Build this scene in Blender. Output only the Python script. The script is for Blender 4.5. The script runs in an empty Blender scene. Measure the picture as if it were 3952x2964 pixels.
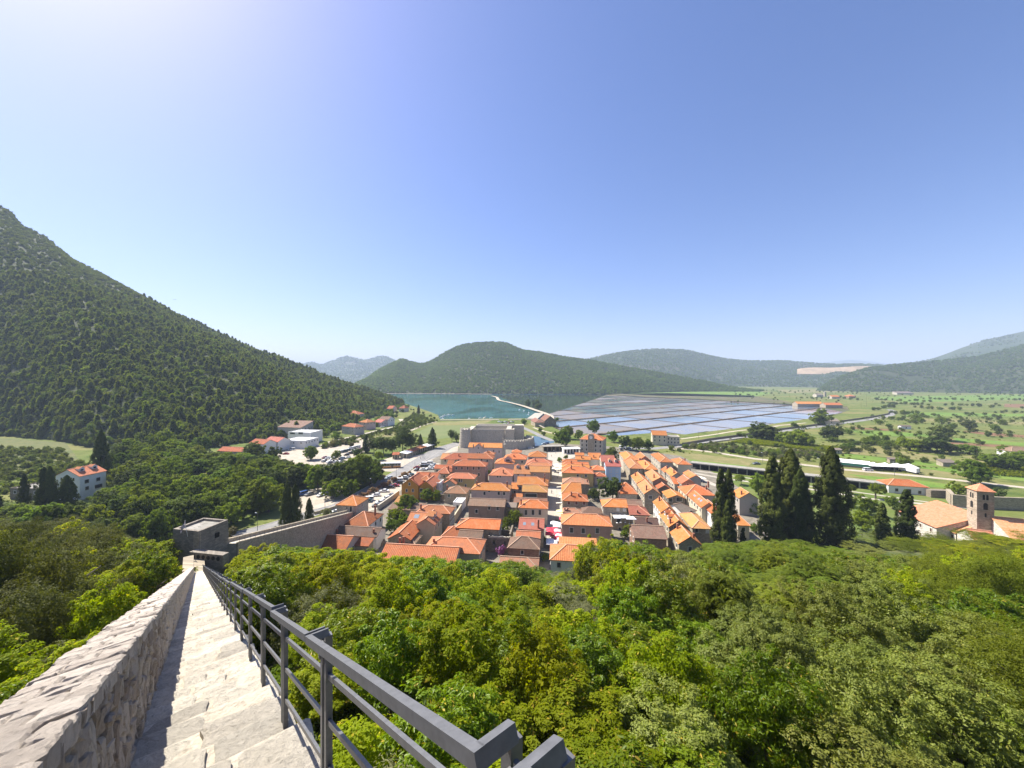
import bpy, math, random
import numpy as np
from mathutils import Vector, Matrix
SC = bpy.context.scene
COL = SC.collection
R = math.radians
# ------------------------------------------------------------------ camera, sky, sun, exposure
H = 56.0                       # eye height above the plain
cam_data = bpy.data.cameras.new('camera')
cam = bpy.data.objects.new('camera', cam_data); COL.objects.link(cam)
cam.location = (0, 0, H); cam.rotation_euler = (R(90), 0, 0)
cam_data.sensor_width = 36; cam_data.lens = 36*385/1024; cam_data.shift_y = -26/3952
cam_data.clip_start = 0.1; cam_data.clip_end = 60000
SC.camera = cam
SUN_AZ, SUN_EL = -59.0, 51.0   # degrees; azimuth from the viewing direction, clockwise
world = bpy.data.worlds.new('World'); SC.world = world; world.use_nodes = True
wn = world.node_tree.nodes; wl = world.node_tree.links
sky = wn.new('ShaderNodeTexSky'); sky.sky_type = 'NISHITA'; sky.sun_disc = False
sky.sun_elevation = R(SUN_EL); sky.sun_rotation = R(SUN_AZ)
sky.altitude = 50; sky.air_density = 1.0; sky.dust_density = 0.95; sky.ozone_density = 5.5
wn['Background'].inputs['Strength'].default_value = 0.083
hs_ = wn.new('ShaderNodeHueSaturation'); hs_.inputs['Saturation'].default_value = 1.1
wl.new(sky.outputs['Color'], hs_.inputs['Color']); 
tn_ = wn.new('ShaderNodeMix'); tn_.data_type = 'RGBA'; tn_.blend_type = 'MULTIPLY'; tn_.inputs[0].default_value = 1; tn_.inputs[7].default_value = (1.1, .93, 1.03, 1)
wl.new(hs_.outputs['Color'], tn_.inputs[6]); wl.new(tn_.outputs[2], wn['Background'].inputs['Color'])
sd = bpy.data.lights.new('sun', 'SUN'); sd.energy = 5.0; sd.angle = R(0.53); sd.color = (1.0, 0.95, 0.86)
sun = bpy.data.objects.new('sun', sd); COL.objects.link(sun)
sv = Vector((math.sin(R(SUN_AZ))*math.cos(R(SUN_EL)), math.cos(R(SUN_AZ))*math.cos(R(SUN_EL)), math.sin(R(SUN_EL))))
sun.rotation_euler = sv.to_track_quat('Z', 'Y').to_euler(); sun.location = (0, 0, 300)
SC.view_settings.view_transform = 'Standard'; SC.view_settings.look = 'None'
SC.view_settings.exposure = 1.15; SC.view_settings.gamma = 1.0
SC.view_settings.use_curve_mapping = False
SC.render.engine = 'CYCLES'
SC.cycles.max_bounces = 6; SC.cycles.diffuse_bounces = 3; SC.cycles.glossy_bounces = 2
SC.cycles.transmission_bounces = 3; SC.cycles.volume_bounces = 0; SC.cycles.transparent_max_bounces = 4
SC.cycles.caustics_reflective = False; SC.cycles.caustics_refractive = False
SC.cycles.use_denoising = True
SC.cycles.sample_clamp_indirect = 4.0

# ------------------------------------------------------------------ picture -> ground
FS, CX, HV = 1486.0, 1976.0, 1456.0         # focal length, centre and horizon in photo pixels
CROPS = {'D1': (1500, 1690, 4.809), 'D2': (1860, 1690, 4.809), 'D3': (2280, 1690, 3.95), 'D4': (1480, 1920, 4.254),
         'D5': (1950, 1920, 4.254), 'D6': (1240, 1680, 5.53), 'D7': (3400, 1800, 4.007), 'C1': (0, 1600, 2.212),
         'C2': (600, 1400, 2.212), 'C3': (1500, 1600, 2.212), 'C4': (2100, 1600, 2.212), 'C5': (2952, 1450, 2.212),
         'C6': (1100, 1250, 2.212), 'C7': (1900, 1250, 2.212), 'F': (0, 0, 0.5597)}
def src(c, x, y):
    ox, oy, s = CROPS[c]; return ox + x/s, oy + y/s
def G(c, x, y, z=0.0):
    u, v = src(c, x, y); Y = (H-z)*FS/(v-HV); return Vector(((u-CX)/FS*Y, Y, z))
def at_depth(c, x, y, Y):
    u, v = src(c, x, y); return Vector(((u-CX)/FS*Y, Y, H-(v-HV)/FS*Y))
def px(p):           # point -> full-view pixel (2212 wide)
    s = 0.5597; return ((p[0]/p[1])*FS+CX)*s, ((H-p[2])/p[1]*FS+HV)*s

# ------------------------------------------------------------------ objects
def link(o, parent=None):
    COL.objects.link(o)
    if parent is not None: o.parent = parent
    return o
def tag(o, label=None, cat=None, group=None, kind=None):
    if label: o['label'] = label
    if cat: o['category'] = cat
    if group: o['group'] = group
    if kind: o['kind'] = kind
    return o
def thing(name, label, cat, loc=(0, 0, 0), rz=0.0, group=None):
    o = bpy.data.objects.new(name, None); o.location = loc; o.rotation_euler = (0, 0, rz); o.empty_display_size = 0.5
    link(o); return tag(o, label, cat, group)
def put(name, me, parent=None, loc=None, rz=None, scale=None, label=None):
    o = bpy.data.objects.new(name, me); link(o, parent)
    if loc is not None: o.location = loc
    if rz is not None: o.rotation_euler = (0, 0, rz)
    if scale is not None: o.scale = scale if hasattr(scale, '__len__') else (scale,)*3
    if label: o['label'] = label
    return o
class MB:
    """collects faces into ONE mesh"""
    def __init__(s): s.v = []; s.f = []; s.uv = []; s.mi = []; s.has_uv = False; s.smooth = False
    def face(s, pts, uv=None, mi=0):
        n = len(s.v); s.v += [tuple(p) for p in pts]; s.f.append(tuple(range(n, n+len(pts))))
        s.uv.append(uv); s.mi.append(mi)
        if uv: s.has_uv = True
    def quad(s, a, b, c, d, uv=None, mi=0): s.face((a, b, c, d), uv, mi)
    def raw(s, V, F, mi=0):
        n = len(s.v); s.v += [tuple(p) for p in V]
        for f in F: s.f.append(tuple(i+n for i in f)); s.uv.append(None); s.mi.append(mi)
    def box(s, x0, y0, z0, x1, y1, z1, mi=0):
        V = [(x0,y0,z0),(x1,y0,z0),(x1,y1,z0),(x0,y1,z0),(x0,y0,z1),(x1,y0,z1),(x1,y1,z1),(x0,y1,z1)]
        s.raw(V, [(3,2,1,0),(4,5,6,7),(0,1,5,4),(1,2,6,5),(2,3,7,6),(3,0,4,7)], mi)
    def bar(s, a, b, w, h, up=(0,0,1), mi=0):
        a = Vector(a); b = Vector(b); t = (b-a).normalized(); u = Vector(up); r = t.cross(u)
        if r.length < 1e-4: r = t.cross(Vector((0,1,0)))
        r.normalize(); u = r.cross(t); r *= w/2; u *= h/2
        V = [a-r-u, a+r-u, a+r+u, a-r+u, b-r-u, b+r-u, b+r+u, b-r+u]
        s.raw(V, [(3,2,1,0)[::-1],(4,5,6,7)[::-1],(0,1,5,4)[::-1],(1,2,6,5)[::-1],(2,3,7,6)[::-1],(3,0,4,7)[::-1]], mi)
    def tube(s, pts, rad, n=8, cap=True, mi=0):
        pts = [Vector(p) for p in pts]; rads = rad if hasattr(rad, '__len__') else [rad]*len(pts)
        rings = []; base = len(s.v)
        for i, p in enumerate(pts):
            t = (pts[min(i+1, len(pts)-1)]-pts[max(i-1, 0)]).normalized()
            a = Vector((0,0,1)) if abs(t.z) < 0.9 else Vector((1,0,0))
            r = t.cross(a).normalized(); u = r.cross(t)
            for k in range(n):
                th = 2*math.pi*k/n; s.v.append(tuple(p+(r*math.cos(th)+u*math.sin(th))*rads[i]))
        for i in range(len(pts)-1):
            for k in range(n):
                a = base+i*n+k; b = base+i*n+(k+1) % n
                s.f.append((a, b, b+n, a+n)); s.uv.append(None); s.mi.append(mi)
        if cap:
            s.f.append(tuple(base+k for k in range(n))[::-1]); s.uv.append(None); s.mi.append(mi)
            e = base+(len(pts)-1)*n; s.f.append(tuple(e+k for k in range(n))); s.uv.append(None); s.mi.append(mi)
    def prism(s, poly, z0, z1, mi=0):
        n = len(poly); V = [(p[0], p[1], z0) for p in poly]+[(p[0], p[1], z1) for p in poly]
        F = [tuple(range(n))[::-1], tuple(range(n, 2*n))]+[(i, (i+1) % n, (i+1) % n+n, i+n) for i in range(n)]
        s.raw(V, F, mi)
    def mesh(s, name, *mats):
        me = bpy.data.meshes.new(name); me.from_pydata(s.v, [], s.f)
        for m in mats: me.materials.append(m)
        if len(mats) > 1: me.polygons.foreach_set('material_index', s.mi)
        if s.has_uv:
            L = me.uv_layers.new(name='UVMap'); k = 0
            for f, uv in zip(s.f, s.uv):
                for j in range(len(f)):
                    L.data[k].uv = uv[j] if uv else (0.0, 0.0); k += 1
        if s.smooth: me.polygons.foreach_set('use_smooth', [True]*len(me.polygons))
        me.update(); return me
    def build(s, name, mat, parent=None, loc=None, rz=None, label=None):
        mats = mat if isinstance(mat, (list, tuple)) else (mat,)
        return put(name, s.mesh(name, *mats), parent, loc, rz, None, label)
def mesh_np(name, V, F, mat, smooth=False, mi=None):
    V = np.asarray(V, np.float32); F = np.asarray(F, np.int32); k = F.shape[1]
    me = bpy.data.meshes.new(name); me.vertices.add(len(V)); me.vertices.foreach_set('co', V.ravel())
    me.loops.add(F.size); me.loops.foreach_set('vertex_index', F.ravel())
    me.polygons.add(len(F)); me.polygons.foreach_set('loop_start', np.arange(0, F.size, k, dtype=np.int32))
    if smooth: me.polygons.foreach_set('use_smooth', np.ones(len(F), bool))
    for m in (mat if isinstance(mat, (list, tuple)) else (mat,)): me.materials.append(m)
    if mi is not None: me.polygons.foreach_set('material_index', np.asarray(mi, np.int32))
    me.update(calc_edges=True); return me
def ordinal(n):
    w = ['', 'first', 'second', 'third', 'fourth', 'fifth', 'sixth', 'seventh', 'eighth', 'ninth', 'tenth', 'eleventh', 'twelfth']
    if n < len(w): return w[n]
    return '%d%s' % (n, 'th' if 10 <= n % 100 <= 20 else {1: 'st', 2: 'nd', 3: 'rd'}.get(n % 10, 'th'))

# ------------------------------------------------------------------ materials
def newmat(name):
    m = bpy.data.materials.new(name); m.use_nodes = True; nt = m.node_tree
    return m, nt, nt.nodes['Principled BSDF'], nt.nodes['Material Output']
def mixc(nt, fac, a, b, mode='MIX'):
    n = nt.nodes.new('ShaderNodeMix'); n.data_type = 'RGBA'; n.blend_type = mode
    for sock, val in ((n.inputs[0], fac), (n.inputs[6], a), (n.inputs[7], b)):
        if hasattr(val, 'is_linked') or isinstance(val, bpy.types.NodeSocket): nt.links.new(val, sock)
        elif isinstance(val, (int, float)): sock.default_value = val
        else: sock.default_value = (*val, 1) if len(val) == 3 else val
    return n.outputs[2]
def noise(nt, vec, scale, detail=4, rough=0.6, dist=0.0):
    n = nt.nodes.new('ShaderNodeTexNoise'); n.inputs['Scale'].default_value = scale; n.inputs['Detail'].default_value = detail
    n.inputs['Roughness'].default_value = rough; n.inputs['Distortion'].default_value = dist
    if vec is not None: nt.links.new(vec, n.inputs['Vector'])
    return n.outputs['Fac']
def ramp(nt, fac, lo, hi, a=0.0, b=1.0):
    n = nt.nodes.new('ShaderNodeMapRange'); n.inputs[1].default_value = lo; n.inputs[2].default_value = hi
    n.inputs[3].default_value = a; n.inputs[4].default_value = b; nt.links.new(fac, n.inputs[0]); return n.outputs[0]
def math_(nt, op, a, b=None):
    n = nt.nodes.new('ShaderNodeMath'); n.operation = op
    for i, v in enumerate((a, b)):
        if v is None: continue
        if isinstance(v, (int, float)): n.inputs[i].default_value = v
        else: nt.links.new(v, n.inputs[i])
    return n.outputs[0]
def bump(nt, bsdf, height, strength=0.5, dist=0.05):
    b = nt.nodes.new('ShaderNodeBump'); b.inputs['Strength'].default_value = strength; b.inputs['Distance'].default_value = dist
    nt.links.new(height, b.inputs['Height']); nt.links.new(b.outputs[0], bsdf.inputs['Normal'])
def coord(nt, which='Object'):
    return nt.nodes.new('ShaderNodeTexCoord').outputs[which]
def worldpos(nt): return nt.nodes.new('ShaderNodeNewGeometry').outputs['Position']
def objrand(nt): return nt.nodes.new('ShaderNodeObjectInfo').outputs['Random']
def island(nt): return nt.nodes.new('ShaderNodeNewGeometry').outputs['Random Per Island']
def scaled(c, k): return tuple(min(1, x*k) for x in c)

def m_plain(name, c, rough=0.7, metal=0.0, var=0.0, vs=6.0, spec=0.5, bmp=0.0):
    m, nt, b, o = newmat(name); b.inputs['Roughness'].default_value = rough; b.inputs['Metallic'].default_value = metal
    b.inputs['Specular IOR Level'].default_value = spec; b.inputs['Base Color'].default_value = (*c, 1)
    if var:
        f = noise(nt, coord(nt), vs, 5)
        nt.links.new(mixc(nt, ramp(nt, f, 0.3, 0.7), scaled(c, 1-var), scaled(c, 1+var)), b.inputs['Base Color'])
        if bmp: bump(nt, b, f, bmp)
    return m
def m_two(name, c1, c2, scale, rough=0.9, lo=0.4, hi=0.6, c3=None, s3=None, bmp=0.0, bd=0.05, use='world', spec=0.2):
    m, nt, b, o = newmat(name); b.inputs['Roughness'].default_value = rough; b.inputs['Specular IOR Level'].default_value = spec
    v = worldpos(nt) if use == 'world' else coord(nt)
    f = noise(nt, v, scale, 6, 0.65); col = mixc(nt, ramp(nt, f, lo, hi), c1, c2)
    if c3:
        f3 = noise(nt, v, s3, 5, 0.7); col = mixc(nt, ramp(nt, f3, 0.52, 0.66), col, c3)
    nt.links.new(col, b.inputs['Base Color'])
    if bmp: bump(nt, b, noise(nt, v, scale*6, 6), bmp, bd)
    return m
def m_leaf(name, c1, c2, trans=0.45, rough=0.45, cy=None, spec=0.35):
    """a leaf: colour varies leaf by leaf and plant by plant; light comes through it"""
    m, nt, b, o = newmat(name)
    isl = island(nt); orr = objrand(nt)
    col = mixc(nt, isl, c1, c2)
    col = mixc(nt, ramp(nt, orr, 0, 1, 0.0, 0.55), col, tuple((a*0.75+bb*0.25)*0.8 for a, bb in zip(c1, c2)))
    if cy is not None:
        col = mixc(nt, ramp(nt, isl, 0.965, 0.975), col, cy)
    hs = nt.nodes.new('ShaderNodeHueSaturation'); nt.links.new(col, hs.inputs['Color'])
    r2 = math_(nt, 'FRACT', math_(nt, 'MULTIPLY', orr, 7.31)); nt.links.new(ramp(nt, r2, 0, 1, 0.485, 0.512), hs.inputs['Hue'])
    nt.links.new(ramp(nt, math_(nt, 'FRACT', math_(nt, 'MULTIPLY', orr, 13.7)), 0, 1, 0.75, 1.2), hs.inputs['Value'])
    col = hs.outputs[0]
    nt.links.new(col, b.inputs['Base Color']); b.inputs['Roughness'].default_value = rough
    b.inputs['Specular IOR Level'].default_value = spec
    tr = nt.nodes.new('ShaderNodeBsdfTranslucent')
    nt.links.new(mixc(nt, 1.0, col, (1.5, 1.5, 0.25), 'MULTIPLY'), tr.inputs['Color'])
    mx = nt.nodes.new('ShaderNodeMixShader'); mx.inputs[0].default_value = trans
    nt.links.new(b.outputs[0], mx.inputs[1]); nt.links.new(tr.outputs[0], mx.inputs[2]); nt.links.new(mx.outputs[0], o.inputs['Surface'])
    return m
def m_rooftile(name, c1, c2, c3, period=0.30, course=0.38, patch=0.5):
    m, nt, b, o = newmat(name); b.inputs['Roughness'].default_value = 0.85; b.inputs['Specular IOR Level'].default_value = 0.2
    uv = nt.nodes.new('ShaderNodeUVMap').outputs[0]
    sp = nt.nodes.new('ShaderNodeSeparateXYZ'); nt.links.new(uv, sp.inputs[0])
    U = math_(nt, 'MULTIPLY', sp.outputs[0], 1/period); Vv = math_(nt, 'MULTIPLY', sp.outputs[1], 1/course)
    cb = nt.nodes.new('ShaderNodeCombineXYZ'); nt.links.new(math_(nt, 'FLOOR', U), cb.inputs[0]); nt.links.new(math_(nt, 'FLOOR', Vv), cb.inputs[1])
    nt.links.new(math_(nt, 'MULTIPLY', objrand(nt), 91.0), cb.inputs[2])
    wnz = nt.nodes.new('ShaderNodeTexWhiteNoise'); wnz.noise_dimensions = '3D'; nt.links.new(cb.outputs[0], wnz.inputs['Vector'])
    col = mixc(nt, wnz.outputs['Value'], c1, c2)
    big = noise(nt, worldpos(nt), patch, 5, 0.7)
    col = mixc(nt, ramp(nt, big, 0.48, 0.68), col, c3)
    hs = nt.nodes.new('ShaderNodeHueSaturation'); nt.links.new(col, hs.inputs['Color'])
    orr = objrand(nt); nt.links.new(ramp(nt, orr, 0, 1, 0.78, 1.16), hs.inputs['Value'])
    nt.links.new(ramp(nt, math_(nt, 'FRACT', math_(nt, 'MULTIPLY', orr, 5.3)), 0, 1, 0.488, 0.508), hs.inputs['Hue'])
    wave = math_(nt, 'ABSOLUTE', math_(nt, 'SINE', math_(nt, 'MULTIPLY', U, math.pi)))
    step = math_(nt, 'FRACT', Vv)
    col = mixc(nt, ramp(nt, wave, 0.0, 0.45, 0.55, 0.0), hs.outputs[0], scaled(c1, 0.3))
    nt.links.new(col, b.inputs['Base Color'])
    bump(nt, b, math_(nt, 'SUBTRACT', wave, math_(nt, 'MULTIPLY', step, 0.5)), 0.9, 0.08)
    return m
def m_wall(name, c, stone=False, dirt=0.5, dark=None):
    m, nt, b, o = newmat(name); b.inputs['Roughness'].default_value = 0.9; b.inputs['Specular IOR Level'].default_value = 0.15
    oc = coord(nt); sp = nt.nodes.new('ShaderNodeSeparateXYZ'); nt.links.new(oc, sp.inputs[0])
    cb = nt.nodes.new('ShaderNodeCombineXYZ'); nt.links.new(math_(nt, 'ADD', sp.outputs[0], sp.outputs[1]), cb.inputs[0]); nt.links.new(sp.outputs[2], cb.inputs[1])
    wp = worldpos(nt)
    mp = nt.nodes.new('ShaderNodeMapping'); mp.inputs['Scale'].default_value = (1, 1, 0.35); nt.links.new(wp, mp.inputs[0])
    st = noise(nt, mp.outputs[0], 0.55, 6, 0.7); fine = noise(nt, wp, 3.0, 5, 0.7)
    dk = dark or scaled(c, 0.42)
    if stone:
        br = nt.nodes.new('ShaderNodeTexBrick'); nt.links.new(cb.outputs[0], br.inputs['Vector'])
        br.inputs['Color1'].default_value = (*scaled(c, 1.12), 1); br.inputs['Color2'].default_value = (*scaled(c, 0.72), 1); br.inputs['Mortar'].default_value = (*scaled(c, 0.62), 1)
        br.inputs['Scale'].default_value = 1.0; br.inputs['Brick Width'].default_value = 0.55; br.inputs['Row Height'].default_value = 0.27; br.inputs['Mortar Size'].default_value = 0.015
        col = br.outputs['Color']; bump(nt, b, br.outputs['Fac'], 0.5, -0.03)
    else:
        col = mixc(nt, ramp(nt, fine, 0.35, 0.65), scaled(c, 0.92), scaled(c, 1.06))
    col = mixc(nt, ramp(nt, st, 0.52, 0.75, 0.0, dirt), col, dk)
    nt.links.new(col, b.inputs['Base Color']); return m
def m_water(name, c, rough=0.06, wave=0.25, ws=0.12, c2=None, cs=0.01, lo=.45, hi=.6, stretch=None):
    m, nt, b, o = newmat(name); b.inputs['Base Color'].default_value = (*c, 1); b.inputs['Roughness'].default_value = rough
    b.inputs['IOR'].default_value = 1.33
    wp = worldpos(nt)
    if c2:
        v = wp
        if stretch:
            mp = nt.nodes.new('ShaderNodeMapping'); mp.inputs['Scale'].default_value = stretch; nt.links.new(wp, mp.inputs[0]); v = mp.outputs[0]
        nt.links.new(mixc(nt, ramp(nt, noise(nt, v, cs, 5, 0.6, 0.6), lo, hi), c, c2), b.inputs['Base Color'])
    if wave: bump(nt, b, noise(nt, wp, ws, 4), wave, 0.3)
    return m
def m_stone(name, c1, c2, c3):
    """weathered limestone: tint changes from stone to stone"""
    m, nt, b, o = newmat(name); b.inputs['Roughness'].default_value = 0.9; b.inputs['Specular IOR Level'].default_value = 0.15
    wp = worldpos(nt); orr = objrand(nt); col = mixc(nt, orr, c1, c2)
    col = mixc(nt, ramp(nt, math_(nt, 'FRACT', math_(nt, 'MULTIPLY', orr, 17.3)), .62, .8, 0, .55), col, c3)
    f = noise(nt, wp, 4.0, 8, 0.75); f2 = noise(nt, wp, 16.0, 9, 0.8, 0.6)
    col = mixc(nt, ramp(nt, f, 0.5, 0.74, 0, 0.4), col, c3)
    col = mixc(nt, ramp(nt, f2, 0.5, 0.66, 0, 0.5), col, scaled(c3, 0.5))
    nt.links.new(col, b.inputs['Base Color']); bump(nt, b, math_(nt, 'ADD', f2, math_(nt, 'MULTIPLY', f, 1.3)), 1.0, 0.045); return m
HAZE = 0.00014
# ------------------------------------------------------------------ shared materials
MT = {}
MT['soil'] = m_two('soil', (.055, .075, .02), (.1, .105, .04), 0.25, c3=(.045, .07, .014), s3=0.8, bmp=.8, bd=.3)
def m_fields():
    m, nt, b, o = newmat('grassland'); b.inputs['Roughness'].default_value = 0.95; b.inputs['Specular IOR Level'].default_value = 0.1
    wp = worldpos(nt); f = noise(nt, wp, 0.018, 6, 0.6); g = noise(nt, wp, 0.09, 6, 0.7); h = noise(nt, wp, 0.9, 4, 0.7)
    col = mixc(nt, ramp(nt, f, .38, .62), (.095, .135, .026), (.17, .17, .055))
    col = mixc(nt, ramp(nt, g, .5, .62, 0, .8), col, (.05, .085, .016)); col = mixc(nt, ramp(nt, h, .5, .7, 0, .5), col, (.13, .14, .035))
    mp = nt.nodes.new('ShaderNodeMapping'); mp.inputs['Scale'].default_value = (.006, .03, 1); mp.inputs['Rotation'].default_value = (0, 0, R(14)); nt.links.new(wp, mp.inputs[0])
    st = noise(nt, mp.outputs[0], 1.0, 4, .6); col = mixc(nt, ramp(nt, st, .56, .62, 0, .55), col, (.22, .185, .075))
    nt.links.new(col, b.inputs['Base Color']); bump(nt, b, h, .6, .4); return m
MT['grass'] = m_fields()
MT['lawn'] = m_two('lawn', (.09, .135, .026), (.125, .15, .036), 0.12, c3=(.16, .16, .05), s3=0.05)
MT['field_green'] = m_two('field_green', (.1, .185, .024), (.15, .21, .032), 0.05, c3=(.065, .115, .02), s3=0.4)
MT['field_dry'] = m_two('field_dry', (.2, .175, .07), (.15, .155, .05), 0.06, c3=(.25, .205, .095), s3=0.2)
MT['field_rough'] = m_two('field_rough', (.115, .12, .035), (.075, .1, .024), 0.08, c3=(.15, .13, .055), s3=0.25, bmp=.8, bd=.5)
MT['field_soil'] = m_two('field_soil', (.16, .08, .04), (.2, .11, .06), 0.1, c3=(.13, .11, .04), s3=0.3)
MT['pitch'] = m_two('pitch', (.12, .15, .05), (.145, .165, .06), 0.06)
MT['town'] = m_two('town_ground', (.23, .2, .155), (.16, .14, .11), 0.3, c3=(.1, .1, .055), s3=0.9)
MT['pale_paving'] = m_two('pale_paving', (.42, .38, .31), (.36, .325, .265), 0.35, c3=(.29, .26, .21), s3=1.2)
MT['gravel'] = m_two('gravel', (.43, .375, .3), (.36, .31, .24), 0.2, c3=(.28, .24, .185), s3=0.5)
MT['asphalt'] = m_two('asphalt', (.2, .195, .185), (.26, .25, .235), 0.15, c3=(.16, .155, .15), s3=0.8)
MT['sand_path'] = m_two('sand_path', (.45, .39, .3), (.37, .32, .24), 0.3)
MT['white_line'] = m_plain('white_line', (.75, .74, .7), .8)
MT['kerb'] = m_plain('kerbstone', (.42, .39, .33), .85, var=.15)
MT['sea'] = m_water('sea_water', (.04, .14, .16), .09, .05, .25, (.012, .06, .06), .012, .46, .6, (1, .5, 1))
MT['lagoon'] = m_water('lagoon_water', (.012, .03, .026), .05, .05, .3, (.02, .03, .02), .01)
MT['moat'] = m_water('moat_water', (.02, .06, .07), .04, .06, .6)
MT['pan_clear'] = m_water('brine_clear', (.12, .16, .22), .06, .02, .5, (.26, .24, .22), .022, .5, .6)
MT['pan_grey'] = m_water('brine_grey', (.21, .21, .23), .12, .02, .5, (.28, .24, .2), .03, .48, .62)
MT['pan_mud'] = m_water('brine_mud', (.21, .17, .13), .3, .05, .8, (.17, .17, .18), .02, .5, .6)
MT['pan_salt'] = m_two('dry_salt', (.4, .34, .28), (.3, .24, .19), .05, c3=(.2, .15, .11), s3=.02)
MT['bank'] = m_two('pan_bank', (.085, .06, .04), (.14, .105, .07), .2, c3=(.05, .05, .025), s3=.6)
MT['marsh'] = m_two('marsh', (.14, .115, .06), (.07, .085, .025), .02, c3=(.1, .09, .075), s3=.05)
MT['hill'] = m_two('hill_scrub', (.03, .042, .012), (.045, .056, .016), .03, c3=(.055, .062, .022), s3=.009, bmp=.6, bd=2.0)
MT['hill_far'] = m_two('hill_scrub_far', (.03, .05, .016), (.05, .068, .022), .02, c3=(.09, .088, .055), s3=.006, bmp=.8, bd=6.0)
MT['quarry'] = m_two('quarry_earth', (.5, .36, .22), (.36, .26, .15), .02)
MT['scree'] = m_two('bare_rock', (.2, .185, .165), (.12, .115, .1), .08, bmp=.5, bd=1.0)

# ------------------------------------------------------------------ flat setting
def sheet(name, poly, z, mat, kind='structure'):
    b = MB(); b.face([(p[0], p[1], z) for p in poly]); o = b.build(name, mat); o['kind'] = kind; return o
def slab(name, poly, z0, z1, mat):
    b = MB(); b.prism([(p[0], p[1]) for p in poly], z0, z1); o = b.build(name, mat); o['kind'] = 'structure'; return o
def ribbon(name, pts, w, z, mat, kind='structure', kerb=False):
    pts = [Vector((p[0], p[1], 0)) for p in pts]; q = []
    for i in range(len(pts)-1):                       # soften bends
        n = max(1, int((pts[i+1]-pts[i]).length/12))
        p0 = pts[max(i-1, 0)]; p1 = pts[i]; p2 = pts[i+1]; p3 = pts[min(i+2, len(pts)-1)]
        for k in range(n):
            t = k/n; q.append(0.5*((2*p1)+(p2-p0)*t+(2*p0-5*p1+4*p2-p3)*t*t+(3*p1-p0-3*p2+p3)*t**3))
    q.append(pts[-1]); L = []; Rr = []
    for i, p in enumerate(q):
        t = (q[min(i+1, len(q)-1)]-q[max(i-1, 0)]).normalized(); n = Vector((t.y, -t.x, 0)); ww = w[0]+(w[1]-w[0])*i/(len(q)-1) if hasattr(w, '__len__') else w
        L.append(p-n*ww/2); Rr.append(p+n*ww/2)
    b = MB()
    for i in range(len(q)-1): b.quad((*L[i][:2], z), (*Rr[i][:2], z), (*Rr[i+1][:2], z), (*L[i+1][:2], z))
    o = b.build(name, mat); o['kind'] = kind
    if kerb:
        k = MB()
        for side in (L, Rr):
            for i in range(len(q)-1):
                a = side[i]; c = side[i+1]; k.bar((a.x, a.y, .06), (c.x, c.y, .06), .28, .13)
        ko = k.build('kerb', MT['kerb']); ko['kind'] = 'structure'
    return o
W = lambda u, v, z=-1.2: G('F', u, v, z)
big = [(-14000, -600), (14000, -600), (14000, 16000), (-14000, 16000)]
sheet('seabed', big, -1.6, MT['marsh'])
shore = [W(800, 850.5), W(840, 860), W(868, 871), W(900, 881), W(926, 890), W(946, 898), W(950, 907), W(1060, 906), W(1150, 905.5), W(1168, 911), W(1188, 921),
         W(1215, 936), W(1330, 944), W(1420, 937), W(1480, 941), W(1560, 931), W(1640, 922), W(1700, 913), W(1765, 904), W(1812, 896), W(1836, 887)]
far = [W(1836, 887), W(1830, 878), W(1720, 870.5), W(1600, 861), W(1500, 855.6), W(1310, 852.2), W(1250, 851.6), W(1000, 850.2), W(820, 849.4), W(500, 849)]
slab('ground', [(-1500, -400), (2600, -400), (2600, 900), *[p for p in shore[::-1]], (-900, 1400), (-1500, 1400)], -1.7, 0.0, MT['grass'])
slab('plain', [*far, (-9000, 2600), (-9000, 12000), (12000, 12000), (12000, 900.0), (2600, 900.02)], -1.7, 0.0, MT['grass'])
sheet('sea', [W(500, 849.2), W(1310, 852.4), W(1176, 885), W(1200, 918), W(1150, 920), W(930, 920), W(850, 890), W(740, 858)], -1.2, MT['sea'])
sheet('lagoon', [W(1080, 858.5), W(1075, 853), W(1310, 852.9), W(1176, 899), W(1150, 883)], -1.19, MT['lagoon'])

# salt pans: banks run in two directions at right angles
random.seed(3)
A0 = G('C7', 950, 940, -1.2); e1 = Vector((math.sin(R(55.8)), math.cos(R(55.8)), 0)); e2 = Vector((-e1.y, e1.x, 0))
rows = [-60, 0, 61, 112, 168, 226, 286, 348, 412, 478, 546, 618]
cols = [-30, 62, 150, 238, 330, 420, 512, 606, 700, 800, 905, 1010]
def inside(p):
    u, v = px((p.x, p.y, -1.2))
    top = np.interp(u, [1170, 1310, 1500, 1600, 1720, 1790, 1830], [899, 855, 857.5, 862.5, 872, 884, 892])
    bot = np.interp(u, [1170, 1215, 1330, 1420, 1480, 1560, 1640, 1700, 1765, 1812], [905, 934, 942, 935, 939, 929, 920, 911, 902, 896])
    return 1166 < u < 1815 and top < v < bot
bank = MB(); nb = 0
pick = ['pan_clear', 'pan_clear', 'pan_clear', 'pan_grey', 'pan_grey', 'pan_mud']
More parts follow.
